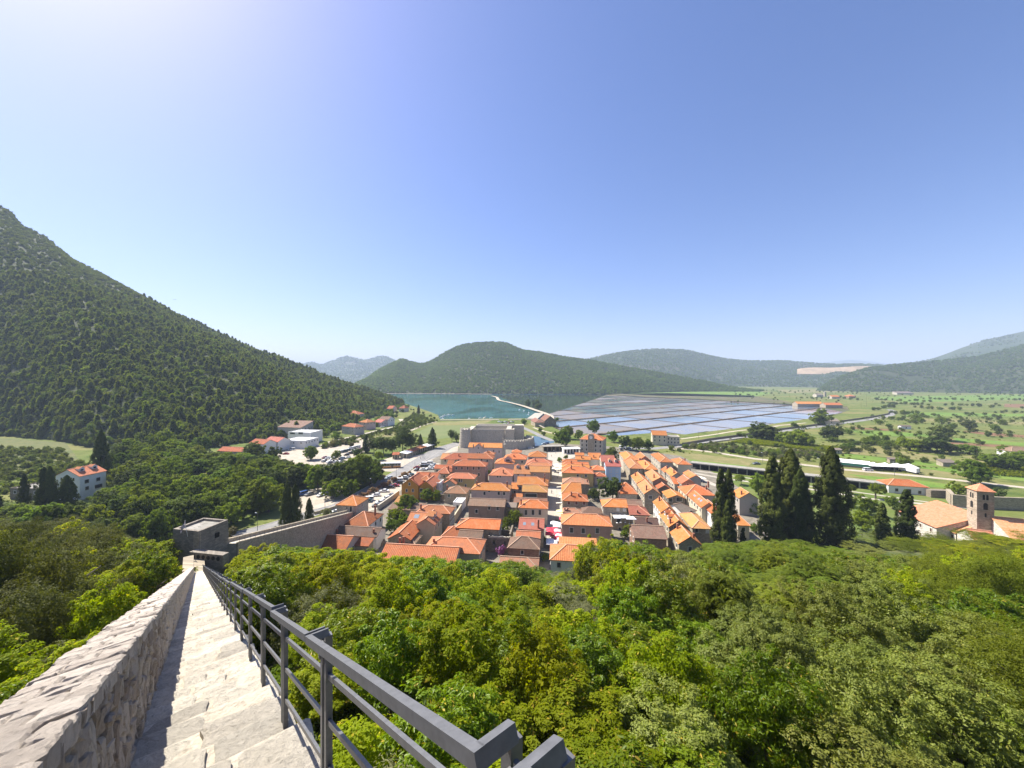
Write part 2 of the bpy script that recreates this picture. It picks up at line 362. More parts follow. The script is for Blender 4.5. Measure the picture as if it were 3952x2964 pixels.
for i in range(len(rows)-1):
    for j in range(len(cols)-1):
        sub = 4; ok = []
        c = A0+e2*(rows[i]+rows[i+1])/2+e1*(cols[j]+cols[j+1])/2
        corners = [A0+e2*r+e1*q for r, q in ((rows[i], cols[j]), (rows[i], cols[j+1]), (rows[i+1], cols[j+1]), (rows[i+1], cols[j]))]
        if not (inside(c) or sum(inside(p) for p in corners) >= 1): continue
        mt = random.choice(pick)
        if j >= 8 and i < 5: mt = random.choice(['pan_mud', 'pan_salt', 'pan_grey'])
        if i >= 8: mt = random.choice(['pan_mud', 'pan_grey', 'pan_clear', 'pan_mud'])
        if j <= 1 and i >= 4: mt = random.choice(['pan_mud', 'pan_clear'])
        # clip the pan against the shore by sampling a grid of quads
        b = MB(); n = 10
        for a in range(n):
            for d in range(n):
                P = lambda s, t: A0+e2*(rows[i]+(rows[i+1]-rows[i])*s)+e1*(cols[j]+(cols[j+1]-cols[j])*t)
                if inside(P((a+.5)/n, (d+.5)/n)):
                    b.face([(*P(s, t)[:2], 0) for s, t in ((a/n, d/n), (a/n, (d+1)/n), ((a+1)/n, (d+1)/n), ((a+1)/n, d/n))])
        if b.f:
            o = b.build('salt_pan', MT[mt]); o.location = (0, 0, -1.18-0.004*((i+j) % 2)); o['kind'] = 'structure'
def bank_line(base, d, length, w, h):
    n = int(length/8); jit = 0
    for k in range(n):
        p = base+d*(length*k/n); q = base+d*(length*(k+1)/n)
        if inside((p+q)/2):
            ww = w*random.uniform(.75, 1.25); bank.bar((p.x, p.y, -1.2+h/2), (q.x, q.y, -1.2+h/2), ww, h*random.uniform(.8, 1.2))
for i, r in enumerate(rows):
    bank_line(A0+e2*r+e1*cols[0], e1, cols[-1]-cols[0], 4.2 if i < 4 else 3.4, .7 if i < 4 else .5)
for c in cols:
    bank_line(A0+e1*c+e2*rows[0], e2, rows[-1]-rows[0], 1.7, .35)
o = bank.build('embankment', MT['bank']); o['kind'] = 'structure'
# causeway between the bay and the lagoon, quay along the water
ribbon('causeway', [W(1062, 855, .2), W(1073, 858, .2), W(1078, 864, .2), W(1100, 869, .2), W(1128, 876, .2), W(1152, 884, .2), W(1178, 893, .2), W(1190, 900, .2), W(1186, 912, .2), W(1190, 918, .2)], (7, 9), .22, MT['sand_path'])
b = MB()
for a, c in ((W(950, 908, 0), W(1078, 907, 0)), (W(1098, 907, 0), W(1152, 906, 0))):
    b.bar((a.x, a.y, -.3), (c.x, c.y, -.3), 4.5, 1.9)
for a, c in ((W(1150, 905, 0), W(1165, 893, 0)),):
    b.bar((a.x, a.y, -.3), (c.x, c.y, -.3), 14, 1.8)
o = b.build('quay', MT['pale_paving']); o['kind'] = 'structure'
# far shore strip of pale stones
ribbon('shoreline', [W(820, 849.8, 0), W(900, 850, 0), W(1000, 850.6, 0), W(1062, 851.5, 0)], 14, .03, MT['sand_path'])

# ------------------------------------------------------------------ hillside under the viewer
def smooth(t): t = min(1, max(0, t)); return t*t*(3-2*t)
def hill_z(x, y):
    yend = np.interp(x, [-140, -70, -25, 10, 60, 120, 200], [128, 118, 112, 108, 120, 138, 150])
    t = y/yend
    if t >= 1: return 0.0
    z = 47.0*(1-t) if t > 0 else 47.0-0.45*y
    z *= 1-0.35*smooth((t-.72)/.28)
    return z+0.5*math.sin(x*.21+y*.13)*min(1, (1-t)*4)
xs = np.arange(-190, 261, 5.0); ys = np.arange(-40, 161, 5.0)
V = [(x, y, hill_z(x, y)-(0.05 if hill_z(x, y) <= 0 else 0)) for y in ys for x in xs]; nx = len(xs)
F = [(j*nx+i, j*nx+i+1, (j+1)*nx+i+1, (j+1)*nx+i) for j in range(len(ys)-1) for i in range(nx-1)]
o = put('hillside', mesh_np('hillside', V, F, MT['soil'], True)); o['kind'] = 'structure'

# ------------------------------------------------------------------ roads, paving, fields
T = lambda *p: [G(*q) for q in p]
sheet('town_ground', T(('F', 700, 1140), ('F', 780, 1075), ('F', 880, 1020), ('F', 960, 975), ('F', 1000, 965), ('F', 1150, 955), ('F', 1330, 965), ('F', 1470, 985), ('F', 1560, 1030), ('F', 1640, 1080), ('F', 1700, 1200), ('F', 1500, 1300), ('F', 900, 1300), ('F', 640, 1200)), .012, MT['town'])
sheet('main_street', T(('C4', 35, 330), ('C4', 160, 330), ('C4', 160, 1080), ('C4', 20, 1080)), .018, MT['pale_paving'])
sheet('square', T(('C3', 1350, 300), ('C3', 1640, 310), ('C3', 1620, 350), ('C3', 1490, 400), ('C3', 1385, 400)), .024, MT['pale_paving'])
sheet('car_park', T(('D6', 880, 1470), ('D6', 1000, 1290), ('D6', 1180, 1180), ('D6', 1560, 960), ('D6', 1900, 770), ('D6', 2212, 560), ('D1', 960, 480), ('D1', 560, 640), ('D6', 1720, 1150), ('D6', 1640, 1240), ('D6', 1360, 1440), ('D6', 1210, 1560), ('D6', 900, 1660)), .018, MT['gravel'])
sheet('gravel_lot', T(('F', 632, 1108), ('F', 640, 1062), ('F', 700, 1052), ('F', 770, 1066), ('F', 745, 1082), ('F', 700, 1098), ('F', 660, 1122)), .018, MT['gravel'])
sheet('back_car_park', T(('F', 600, 1000), ('F', 600, 978), ('F', 655, 960), ('F', 690, 962), ('F', 720, 950), ('F', 800, 945), ('F', 800, 970), ('F', 760, 990), ('F', 740, 1010), ('F', 690, 1015), ('F', 640, 1003)), .018, MT['gravel'])
sheet('bus_station', T(('D6', 1200, 560), ('D6', 1480, 470), ('D6', 2212, 400), ('D1', 900, 170), ('D1', 1300, 90), ('D1', 1280, 250), ('D1', 980, 300), ('D1', 700, 470), ('D1', 380, 500), ('D6', 1500, 780), ('D6', 1270, 760)), .022, MT['gravel'])
ribbon('road', [G('F', 380, 1185), G('F', 500, 1160), G('F', 590, 1136), G('F', 677, 1108), G('F', 730, 1094), G('F', 785, 1066), G('F', 850, 1028), G('F', 889, 1005), G('F', 945, 972), G('F', 990, 957)], (7.5, 9), .03, MT['asphalt'], kerb=True)
ribbon('forecourt', [G('D1', 560, 440), G('D1', 800, 340), G('D1', 1080, 170), G('D1', 1290, 110)], (9, 12), .034, MT['asphalt'])
ribbon('side_road', [G('C6', 380, 1010), G('C6', 480, 985), G('C6', 640, 950), G('C6', 820, 905), G('C6', 980, 868), G('C6', 1010, 840), G('C6', 990, 812)], (6, 7), .03, MT['pale_paving'])
ribbon('side_road', [G('C6', 1050, 920), G('C6', 1120, 890), G('C6', 1200, 858), G('C6', 1290, 835)], 4, .03, MT['sand_path'])
ribbon('country_road', [G('C4', 700, 285), G('C4', 940, 290), G('C4', 1130, 272), G('C4', 1400, 232), G('C4', 1720, 190), G('C5', 130, 476), G('C5', 420, 440), G('C5', 640, 408), G('C5', 900, 372), G('C5', 1070, 338), G('C5', 1095, 305), G('C5', 1060, 288)], (8, 7.5), .03, MT['asphalt'], kerb=False)
ribbon('country_road', [G('C4', 1060, 292), G('C4', 1200, 292), G('C4', 1500, 330), G('C4', 1800, 378), G('C4', 2000, 398), G('C5', 300, 757), G('C5', 660, 800), G('C5', 960, 826), G('C5', 1290, 855), G('C5', 1900, 920), G('C5', 2212, 955), G('C5', 2700, 1010)], (5.5, 5), .036, MT['gravel'])
ribbon('farm_track', [G('C4', 1165, 208), G('C4', 1440, 172), G('C4', 1640, 140), G('C4', 2000, 100), G('C5', 60, 432), G('C5', 350, 402)], 3.2, .02, MT['sand_path'])
ribbon('park_path', [G('C4', 1280, 500), G('C4', 1550, 548), G('C4', 1800, 580), G('C5', 390, 970), G('C5', 900, 1050), G('C5', 1590, 1115), G('C5', 1900, 1150)], 2.6, .02, MT['pale_paving'])
ribbon('park_path', [G('C4', 1300, 480), G('C4', 1800, 550), G('C5', 360, 940), G('C5', 790, 995), G('C5', 1400, 1080)], 1.6, .02, MT['pale_paving'])
ribbon('park_path', [G('C4', 1250, 500), G('C4', 1370, 560), G('C4', 1450, 600), G('C4', 1560, 640)], 3.2, .026, MT['pale_paving'])
ribbon('river_path', [G('C7', 250, 880), G('C7', 360, 930), G('C7', 420, 960), G('C7', 520, 1000)], 6, .03, MT['asphalt'])
ribbon('river_path', [G('C7', 350, 885), G('C7', 440, 915), G('C7', 620, 955)], 3, .03, MT['sand_path'])
sheet('moat', T(('C7', 225, 1058), ('C7', 340, 955), ('C7', 420, 965), ('C7', 520, 1000), ('C7', 540, 1010), ('C7', 400, 1040)), .02, MT['moat'])
sheet('football_pitch', T(('C6', 1080, 950), ('C6', 1250, 868), ('C6', 1690, 862), ('C6', 1600, 905), ('C6', 1490, 960), ('C6', 1300, 985)), .012, MT['pitch'])
sheet('lawn', T(('C4', 1230, 470), ('C4', 1900, 540), ('C5', 800, 960), ('C5', 1600, 1060), ('C5', 1300, 1250), ('C5', 700, 1400), ('C4', 1640, 660), ('C4', 1400, 600)), .006, MT['lawn'])
FD = [('field_dry', ('C4', 1010, 325), ('C4', 1180, 320), ('C4', 1800, 395), ('C4', 1740, 440), ('C4', 1260, 395), ('C4', 1080, 372)),
      ('field_green', ('C4', 1080, 372), ('C4', 1260, 385), ('C4', 1740, 438), ('C4', 1700, 450), ('C4', 1250, 398)),
      ('field_green', ('C5', 690, 665), ('C5', 1160, 720), ('C5', 1560, 755), ('C5', 1500, 775), ('C5', 1100, 745), ('C5', 620, 690)),
      ('field_dry', ('C5', 640, 590), ('C5', 1200, 650), ('C5', 1600, 700), ('C5', 1550, 740), ('C5', 1100, 700), ('C5', 640, 660)),
      ('field_soil', ('C5', 1560, 580), ('C5', 2400, 640), ('C5', 2400, 625), ('C5', 2000, 590), ('C5', 1600, 568)),
      ('field_soil', ('C5', 740, 440), ('C5', 1080, 455), ('C5', 1240, 475), ('C5', 1060, 470), ('C5', 740, 452)),
      ('field_green', ('C5', 720, 470), ('C5', 1120, 478), ('C5', 1400, 500), ('C5', 1400, 525), ('C5', 900, 510)),
      ('field_soil', ('C5', 1700, 470), ('C5', 2400, 520), ('C5', 2400, 540), ('C5', 1950, 515), ('C5', 1690, 480)),
      ('field_green', ('C5', 1600, 530), ('C5', 2400, 585), ('C5', 2400, 610), ('C5', 1640, 560)),
      ('field_dry', ('C5', 1200, 360), ('C5', 2400, 400), ('C5', 2400, 425), ('C5', 1300, 385)),
      ('field_green', ('C5', 1250, 310), ('C5', 2400, 330), ('C5', 2400, 350), ('C5', 1200, 345)),
      ('field_soil', ('C5', 2050, 240), ('C5', 2500, 248), ('C5', 2500, 285), ('C5', 2040, 268)),
      ('field_dry', ('C5', 1280, 790), ('C5', 1700, 830), ('C5', 1750, 880), ('C5', 1300, 850)),
      ('field_green', ('C5', 1290, 765), ('C5', 2500, 880), ('C5', 2500, 930), ('C5', 1750, 850), ('C5', 1300, 785)),
      ('field_dry', ('C5', 1650, 680), ('C5', 2500, 740), ('C5', 2500, 790), ('C5', 1900, 760)),
      ('field_green', ('C5', 700, 840), ('C5', 1300, 890), ('C5', 1700, 945), ('C5', 1600, 960), ('C5', 1100, 930)),
      ('field_green', ('C7', 980, 590), ('C7', 2100, 560), ('C7', 2400, 590), ('C7', 2212, 625), ('C7', 1400, 612)),
      ('field_dry', ('C5', 100, 120), ('C5', 900, 110), ('C5', 900, 130), ('C5', 200, 150)),
      ('field_green', ('C5', 900, 180), ('C5', 2300, 160), ('C5', 2300, 200), ('C5', 1200, 230)),
      ('field_dry', ('C6', 650, 985), ('C6', 900, 930), ('C6', 1090, 890), ('C6', 1130, 895), ('C6', 900, 965), ('C6', 560, 1020)),
      ('field_rough', ('C1', -300, 200), ('C1', 120, 205), ('C1', 560, 240), ('C1', 700, 420), ('C1', 480, 560), ('C1', 100, 560), ('C1', -300, 560)),
      ('marsh', ('C7', 960, 598), ('C7', 1500, 590), ('C7', 2212, 612), ('C5', 120, 205), ('C5', 330, 250), ('C7', 2212, 668), ('C7', 1700, 640), ('C7', 1300, 622)),
      ('field_dry', ('C6', 1250, 842), ('C6', 1780, 820), ('C6', 1700, 850), ('C6', 1270, 862))]
for k, (m, *poly) in enumerate(FD):
    sheet('field', T(*poly), .008+.0015*(k % 5), MT[m])

# ------------------------------------------------------------------ mountain and hills
def catmull(pts, n):
    pts = [Vector(p) for p in pts]; d = [0]
    for a, b in zip(pts, pts[1:]): d.append(d[-1]+(b-a).length)
    out = []
    for s in np.linspace(0, d[-1], n):
        i = min(len(pts)-2, max(0, int(np.searchsorted(d, s))-1)); t = (s-d[i])/max(1e-6, d[i+1]-d[i])
        p0 = pts[max(i-1, 0)]; p1 = pts[i]; p2 = pts[i+1]; p3 = pts[min(i+2, len(pts)-1)]
        out.append(0.5*((2*p1)+(p2-p0)*t+(2*p0-5*p1+4*p2-p3)*t*t+(3*p1-p0-3*p2+p3)*t**3))
    return out
def vnoise(x, y, seed=0):
    def h(i, j): 
        a = np.sin(i*127.1+j*311.7+seed*74.7)*43758.5453; return a-np.floor(a)
    i = np.floor(x); j = np.floor(y); f = x-i; g = y-j; f = f*f*(3-2*f); g = g*g*(3-2*g)
    return (h(i, j)*(1-f)+h(i+1, j)*f)*(1-g)+(h(i, j+1)*(1-f)+h(i+1, j+1)*f)*g
def fbm(x, y, seed=0):
    return sum(vnoise(x*2**k, y*2**k, seed+k)*.5**k for k in range(4))/1.875-.5
class Hill:
    """skin from a base line over a crest line and down behind it"""
    def __init__(s, name, base, crest, mat, ns=90, nt=26, back=1.6, p=1.0, rough=10, wav=120, seed=1):
        B = catmull(base, ns); C = catmull(crest, ns); ts = np.linspace(0, back, int(nt*back)); P = np.zeros((ns, len(ts), 3))
        for i in range(ns):
            b, c = B[i], C[i]; d = c-b
            for j, t in enumerate(ts):
                q = b+d*t
                q.z = b.z+(c.z-b.z)*(t**p if t <= 1 else 1-((t-1)/(back-1))**1.3)
                if t > 1 and q.z < b.z: q.z = b.z
                amp = math.sin(math.pi*min(1, t*.9))*rough if t <= 1 else rough*.3
                P[i, j] = (q.x, q.y, q.z)
        n = fbm(P[..., 0]/wav+seed*7.3, P[..., 1]/wav+seed*3.1, seed)
        amp = np.array([math.sin(math.pi*min(1, t)) if t <= 1 else 0.05 for t in ts])*rough*2+np.array([.12*rough if t > .1 else 0 for t in ts])
        P[..., 2] += n*amp[None, :]
        s.P = P; s.nt1 = int(np.searchsorted(ts, 1.0001)); m = len(ts)
        F = [(i*m+j, (i+1)*m+j, (i+1)*m+j+1, i*m+j+1) for i in range(ns-1) for j in range(m-1)]
        s.o = put(name, mesh_np(name, P.reshape(-1, 3), F, mat, True)); s.o['kind'] = 'structure'
    def scatter(s, n, rng, jmax=None, keep=None):
        P = s.P; jm = jmax or min(P.shape[1]-1, s.nt1+2)
        a = P[:-1, :jm]; e = np.linalg.norm(np.cross(P[1:, :jm]-a, P[:-1, 1:jm+1]-a), axis=2).ravel(); e /= e.sum()
        k = rng.choice(len(e), n, p=e); i, j = k//jm, k % jm; u = rng.random(n)[:, None]; v = rng.random(n)[:, None]
        pts = P[i, j]*(1-u)*(1-v)+P[i+1, j]*u*(1-v)+P[i, j+1]*(1-u)*v+P[i+1, j+1]*u*v
        if keep is not None: pts = pts[keep(pts)]
        return pts
F0 = lambda u, v, z=0.0: G('F', u, v, z)
def crest(l): return [at_depth('F', u, v, Y) for u, v, Y in l]
mountain = Hill('mountain', [(-460, -60, 0), (-520, 150, 0), F0(-80, 948), F0(60, 947), F0(140, 955), F0(200, 968), F0(270, 968), F0(400, 978), F0(470, 965), F0(600, 948), F0(680, 945), F0(740, 925), F0(830, 893), F0(872, 876), F0(862, 868), F0(830, 858), (-470, 1340, 0)],
    crest([(-900, 300, 600), (-420, 345, 700), (-180, 395, 760), (0, 445, 800), (45, 484, 805), (100, 513, 812), (150, 556, 820), (200, 582, 828), (270, 624, 840), (300, 656, 850), (350, 672, 870), (420, 702, 890), (500, 742, 920), (560, 772, 960), (625, 797, 1020), (700, 822, 1100), (760, 842, 1210), (812, 853, 1330)]),
    MT['hill'], 130, 30, 1.5, 1.0, 12, 130, 1)
hill_c = Hill('hill', [F0(560, 849), F0(700, 849), F0(820, 849.3), F0(950, 849.8), F0(1100, 850.8), F0(1250, 851.4), F0(1310, 851.6), F0(1400, 848.5), F0(1500, 846), F0(1640, 846)],
    crest([(680, 846, 2150), (770, 832, 2100), (815, 801, 2050), (850, 783, 2020), (868, 776, 2000), (885, 781, 1990), (912, 786, 1960), (935, 778, 1940), (960, 762, 1920), (990, 748, 1900), (1020, 742, 1890), (1060, 739, 1880), (1092, 741, 1880), (1110, 748, 1880), (1132, 757, 1890), (1160, 760, 1900), (1200, 767, 1890), (1240, 774, 1870), (1280, 779, 1840), (1320, 787, 1800), (1400, 801, 1740), (1480, 816, 1690), (1530, 826, 1650), (1590, 838, 1620), (1650, 847, 1600)]),
    MT['hill'], 150, 24, 1.7, .95, 14, 190, 2)
hill_b = Hill('hill', [F0(1180, 838), F0(1400, 836), F0(1560, 835), F0(1700, 836), F0(1800, 838), F0(1960, 838)],
    crest([(1180, 800, 3300), (1240, 782, 3300), (1290, 771, 3300), (1330, 762, 3300), (1380, 756, 3300), (1430, 753, 3300), (1480, 755, 3300), (1520, 764, 3300), (1560, 773, 3300), (1620, 779, 3300), (1690, 779, 3300), (1720, 781, 3200), (1790, 786, 3100), (1850, 786, 3100), (1910, 789, 3100), (2000, 800, 3100)]),
    MT['hill_far'], 110, 20, 1.6, .9, 22, 330, 3)
hill_r = Hill('hill', [F0(1765, 844), F0(1850, 846), F0(1960, 847), F0(2080, 849), F0(2212, 851), F0(2600, 858), F0(3000, 865)],
    crest([(1765, 843, 1720), (1800, 820, 1740), (1850, 802, 1760), (1900, 791, 1780), (1990, 783, 1800), (2060, 776, 1800), (2120, 768, 1800), (2165, 756, 1800), (2212, 744, 1800), (2400, 690, 1780), (2700, 640, 1760), (3100, 600, 1700)]),
    MT['hill'], 110, 22, 1.6, .95, 14, 200, 4)
hill_rr = Hill('hill', [F0(1900, 836), F0(2080, 838), F0(2212, 840), F0(2500, 842), F0(3000, 845)],
    crest([(1930, 792, 2900), (1970, 784, 2900), (2000, 778, 2900), (2040, 765, 2900), (2090, 746, 2900), (2140, 731, 2900), (2212, 715, 2900), (2350, 690, 2900), (2600, 650, 2900), (3100, 610, 2900)]),
    MT['hill_far'], 90, 18, 1.6, .9, 20, 300, 5)
hill_l = Hill('hill', [F0(560, 828), F0(700, 827), F0(860, 827), F0(1000, 828)],
    crest([(560, 815, 5600), (600, 806, 5600), (625, 795, 5600), (655, 786, 5600), (675, 782, 5600), (692, 787, 5600), (720, 778, 5500), (748, 769, 5500), (766, 773, 5500), (790, 777, 5500), (826, 768, 5400), (850, 778, 5400), (880, 790, 5400), (960, 806, 5400)]),
    MT['hill_far'], 90, 18, 1.5, .95, 34, 480, 6)
isl = Hill('hill', [F0(1720, 820.5), F0(1800, 820.5), F0(1960, 820.5)],
    crest([(1720, 790, 9500), (1790, 781, 9500), (1835, 776.5, 9500), (1870, 779, 9500), (1960, 790, 9500)]), MT['hill_far'], 50, 12, 1.5, .9, 20, 600, 7)
# pale quarries: terraces of bare earth leaning on the hills
b = MB()
for x0, y0, x1, y1, Y in ((1522, 811, 1590, 808, 2650), (1722, 804, 1885, 794, 2560)):
    n = 14
    lo = []; hi = []
    for k in range(n+1):
        u = x0+(x1-x0)*k/n; t = k/n
        lo.append(at_depth('F', u, y0+4 if Y < 2600 else y0-1, Y)); hi.append(at_depth('F', u, (y0+(y1-y0)*min(1, .5+.9*t))-1.5*math.sin(t*9)-(2 if Y < 2600 else 1), Y+90))
    for k in range(n): b.quad(lo[k], lo[k+1], hi[k+1], hi[k])
    for k in range(n): b.quad((*lo[k+1][:2], lo[k+1].z-60), lo[k+1], lo[k], (*lo[k][:2], lo[k].z-60))
    for k in range(n): b.quad(hi[k], hi[k+1], (*hi[k+1][:2], hi[k+1].z-70), (*hi[k][:2], hi[k].z-70))
o = b.build('quarry_terrace', MT['quarry']); o['kind'] = 'structure'
# ------------------------------------------------------------------ foliage
LF = {}
LF['lime'] = m_leaf('leaf_lime', (.2, .25, .005), (.29, .325, .008), .5, .6, cy=(.5, .38, .04), spec=.1)
LF['laurel'] = m_leaf('leaf_laurel', (.115, .185, .006), (.2, .265, .01), .42, .4, cy=(.42, .32, .04), spec=.22)
LF['oak'] = m_leaf('leaf_holm_oak', (.15, .18, .03), (.225, .25, .046), .34, .5, cy=(.28, .27, .05), spec=.2)
LF['darkoak'] = m_leaf('leaf_dark_oak', (.078, .088, .022), (.125, .135, .038), .3, .6, spec=.1)
LF['olive'] = m_leaf('leaf_olive', (.14, .15, .06), (.2, .2, .09), .3, .55, spec=.15)
LF['ail'] = m_leaf('leaf_ailanthus', (.12, .17, .012), (.18, .215, .02), .42, .5, spec=.15)
LF['feather'] = m_leaf('leaf_feather', (.145, .18, .012), (.2, .22, .022), .45, .6, spec=.1)
LF['mid'] = m_leaf('leaf_mid', (.115, .175, .016), (.175, .23, .024), .45, .6, spec=.1)
LF['bright'] = m_leaf('leaf_bright', (.13, .18, .01), (.18, .22, .016), .45, .6, spec=.1)
LF['deep'] = m_leaf('leaf_deep', (.062, .095, .016), (.1, .13, .024), .34, .6, spec=.1)
LF['cypress'] = m_leaf('leaf_cypress', (.05, .068, .01), (.105, .13, .022), .24, .65, spec=.08)
LF['pine'] = m_leaf('leaf_pine', (.115, .15, .03), (.17, .2, .044), .48, .65, spec=.08)
LF['maquis'] = m_leaf('leaf_maquis', (.1, .135, .028), (.155, .185, .044), .46, .65, spec=.08)
LF['farwood'] = m_leaf('leaf_farwood', (.1, .16, .03), (.15, .21, .045), .44, .65, spec=.08)
LF['oleander'] = m_leaf('leaf_oleander', (.11, .15, .05), (.55, .26, .26), .4, .6, spec=.1)
LF['ivy'] = m_leaf('leaf_ivy', (.08, .15, .02), (.12, .17, .03), .35, .5)
LF['purple'] = m_leaf('petal_purple', (.32, .1, .4), (.4, .16, .45), .3, .5)
LF['amber'] = m_leaf('leaf_amber', (.19, .15, .03), (.12, .13, .03), .35, .5)
MT['bark'] = m_plain('bark', (.09, .07, .05), .95, var=.35, vs=3, bmp=.6)

def leaves(C, N, L, Wd, rng, fold=.25):
    """rhombic folded leaves at points C with normals N: two triangles a leaf"""
    n = len(C); N = N/np.linalg.norm(N, axis=1)[:, None]
    A = rng.normal(size=(n, 3)); A -= (A*N).sum(1)[:, None]*N; A /= np.linalg.norm(A, axis=1)[:, None]+1e-9
    B = np.cross(N, A); l = (L*rng.uniform(.65, 1.3, n))[:, None]; w = (Wd*rng.uniform(.7, 1.25, n))[:, None]
    P = np.stack([C-A*l/2, C+B*w/2+N*w*fold, C+A*l/2, C-B*w/2+N*w*fold], 1).reshape(-1, 3)
    k = np.arange(n)[:, None]*4
    F = np.concatenate([k+np.array([[0, 1, 2]]), k+np.array([[0, 2, 3]])], 1).reshape(-1, 3)
    return P, F
def clump_centres(rng, nc, rx, ry, rz, lob=6, low=-.55):
    """clump centres on a lumpy shell made of several overlapping lobes"""
    lobes = []
    for k in range(lob):
        a = rng.uniform(0, 2*math.pi); r = rng.uniform(.15, .62) if k else 0
        z = rng.uniform(-.15, .55) if k else .25
        lobes.append((math.cos(a)*r, math.sin(a)*r, z*.8, rng.uniform(.38, .6) if k else .62))
    out = []
    while len(out) < nc:
        l = lobes[rng.integers(len(lobes))]; d = rng.normal(size=3); d /= np.linalg.norm(d)
        p = np.array(l[:3])+d*l[3]*rng.uniform(.8, 1.02)
        if p[2] < low or (rng.random() < .55 and d[2] < -.45): continue
        if sum(np.linalg.norm(p-np.array(q[:3])) < q[3]*.72 for q in lobes): continue
        out.append(p)
    return np.array(out)*np.array([rx, ry, rz])
def crown(name, mat, seed, rx, rz, nc, per, L, Wd, cr, lob=6, up=.55, droop=0.0, inner=.16, low=-.8):
    rng = np.random.default_rng(seed); cc = clump_centres(rng, nc, rx, rx, rz, lob, low)*rng.uniform(.84, 1.14, nc)[:, None]
    cc[:, 2] = (cc[:, 2]-cc[:, 2].min())/(cc[:, 2].max()-cc[:, 2].min())*(2*rz-cr)-rz+cr*.6
    cc[:, :2] *= (rx-cr*.4)/np.quantile(np.linalg.norm(cc[:, :2], axis=1), .93)
    n = nc*per; k = np.repeat(np.arange(nc), per); d = rng.normal(size=(n, 3)); d /= np.linalg.norm(d, axis=1)[:, None]
    rad = cr*rng.uniform(.55, 1.35, nc)[k]*rng.random(n)**.55
    C = cc[k]+d*rad[:, None]*np.array([1, 1, .75]); out = cc[k]/np.array([rx, rx, rz])
    N = out*.7+d*.8+rng.normal(size=(n, 3))*.55; N[:, 2] += up
    C[:, 2] -= droop*rad
    P, F = leaves(C, N, L, Wd, rng)
    ni = int(n*inner)                        # larger leaves inside keep the crown dense
    q = rng.normal(size=(ni, 3)); q /= np.linalg.norm(q, axis=1)[:, None]; q *= (rng.random(ni)**.33*.55)[:, None]
    q = q*np.array([rx, rx, rz])
    P2, F2 = leaves(q, rng.normal(size=(len(q), 3)), L*1.6, Wd*1.7, rng)
    return mesh_np(name, np.concatenate([P, P2]), np.concatenate([F, F2+len(P)]), mat)
def frond_crown(name, mat, seed, rx, rz, nf, L=.55, pairs=9):
    rng = np.random.default_rng(seed); cc = clump_centres(rng, nf, rx, rx, rz, 6, -.4); Cs = []; Ns = []; As = []
    for c in cc:
        for _ in range(5):
            a = rng.uniform(0, 2*math.pi); h = np.array([math.cos(a), math.sin(a), 0]); tilt = rng.uniform(-.1, .8); l = L*rng.uniform(.7, 1.3)
            for t in np.linspace(.12, 1, pairs):
                p = c+h*l*t+np.array([0, 0, tilt*t-.75*t*t])*l; s = np.array([-h[1], h[0], 0])
                for sg in (-1, 1):
                    Cs.append(p+s*sg*.1*l); Ns.append(np.array([0, 0, 1])+s*sg*.35+rng.normal(size=3)*.15); As.append(s*sg-h*-.3)
    C = np.array(Cs); N = np.array(Ns); A = np.array(As); n = len(C); N /= np.linalg.norm(N, axis=1)[:, None]
    A -= (A*N).sum(1)[:, None]*N; A /= np.linalg.norm(A, axis=1)[:, None]; B = np.cross(N, A); l = .17*rng.uniform(.8, 1.2, n)[:, None]; w = l*.36
    P = np.stack([C-A*l/2, C+B*w/2, C+A*l/2, C-B*w/2], 1).reshape(-1, 3); k = np.arange(n)[:, None]*4
    F = np.concatenate([k+np.array([[0, 1, 2]]), k+np.array([[0, 2, 3]])], 1).reshape(-1, 3)
    q = rng.normal(size=(1500, 3)); q /= np.linalg.norm(q, axis=1)[:, None]; q = q*(rng.random(1500)**.33*.6)[:, None]*np.array([rx, rx, rz])
    P2, F2 = leaves(q, rng.normal(size=(1500, 3)), .4, .2, rng)
    return mesh_np(name, np.concatenate([P, P2]), np.concatenate([F, F2+len(P)]), mat)
def spire(name, mat, seed, h, r, nc, per, L, Wd, cr, conic=.6, lean=0.0):
    """cypress or conifer crown, base at z=0"""
    rng = np.random.default_rng(seed); t = rng.random(nc)**.85; a = rng.uniform(0, 2*math.pi, nc)
    prof = r*np.where(t < .18, .45+.55*t/.18, ((1-t)/.82)**conic)*(1+.16*np.sin(a*3+t*9)+.14*np.sin(a*2-t*17+1)+.12*np.sin(t*31))
    rr = prof*rng.uniform(.72, 1.0, nc)
    cc = np.stack([np.cos(a)*rr+lean*t, np.sin(a)*rr, t*h*.985], 1); k = np.repeat(np.arange(nc), per); n = nc*per
    d = rng.normal(size=(n, 3)); d /= np.linalg.norm(d, axis=1)[:, None]; C = cc[k]+d*(cr*rng.random(n)**.5)[:, None]*np.array([1, 1, 1.7])*(1-.55*t[k])[:, None]
    N = np.stack([np.cos(a[k]), np.sin(a[k]), np.full(n, .45)], 1)+d*.7
    P, F = leaves(C, N, L, Wd, rng)
    m = 700; tt = rng.random(m); aa = rng.uniform(0, 6.28, m); pr = r*np.where(tt < .18, .5, ((1-tt)/.82)**conic)*.6*rng.random(m)
    q = np.stack([np.cos(aa)*pr, np.sin(aa)*pr, tt*h*.9+.1], 1); P2, F2 = leaves(q, rng.normal(size=(m, 3)), L*3, Wd*3, rng)
    return mesh_np(name, np.concatenate([P, P2]), np.concatenate([F, F2+len(P)]), mat)
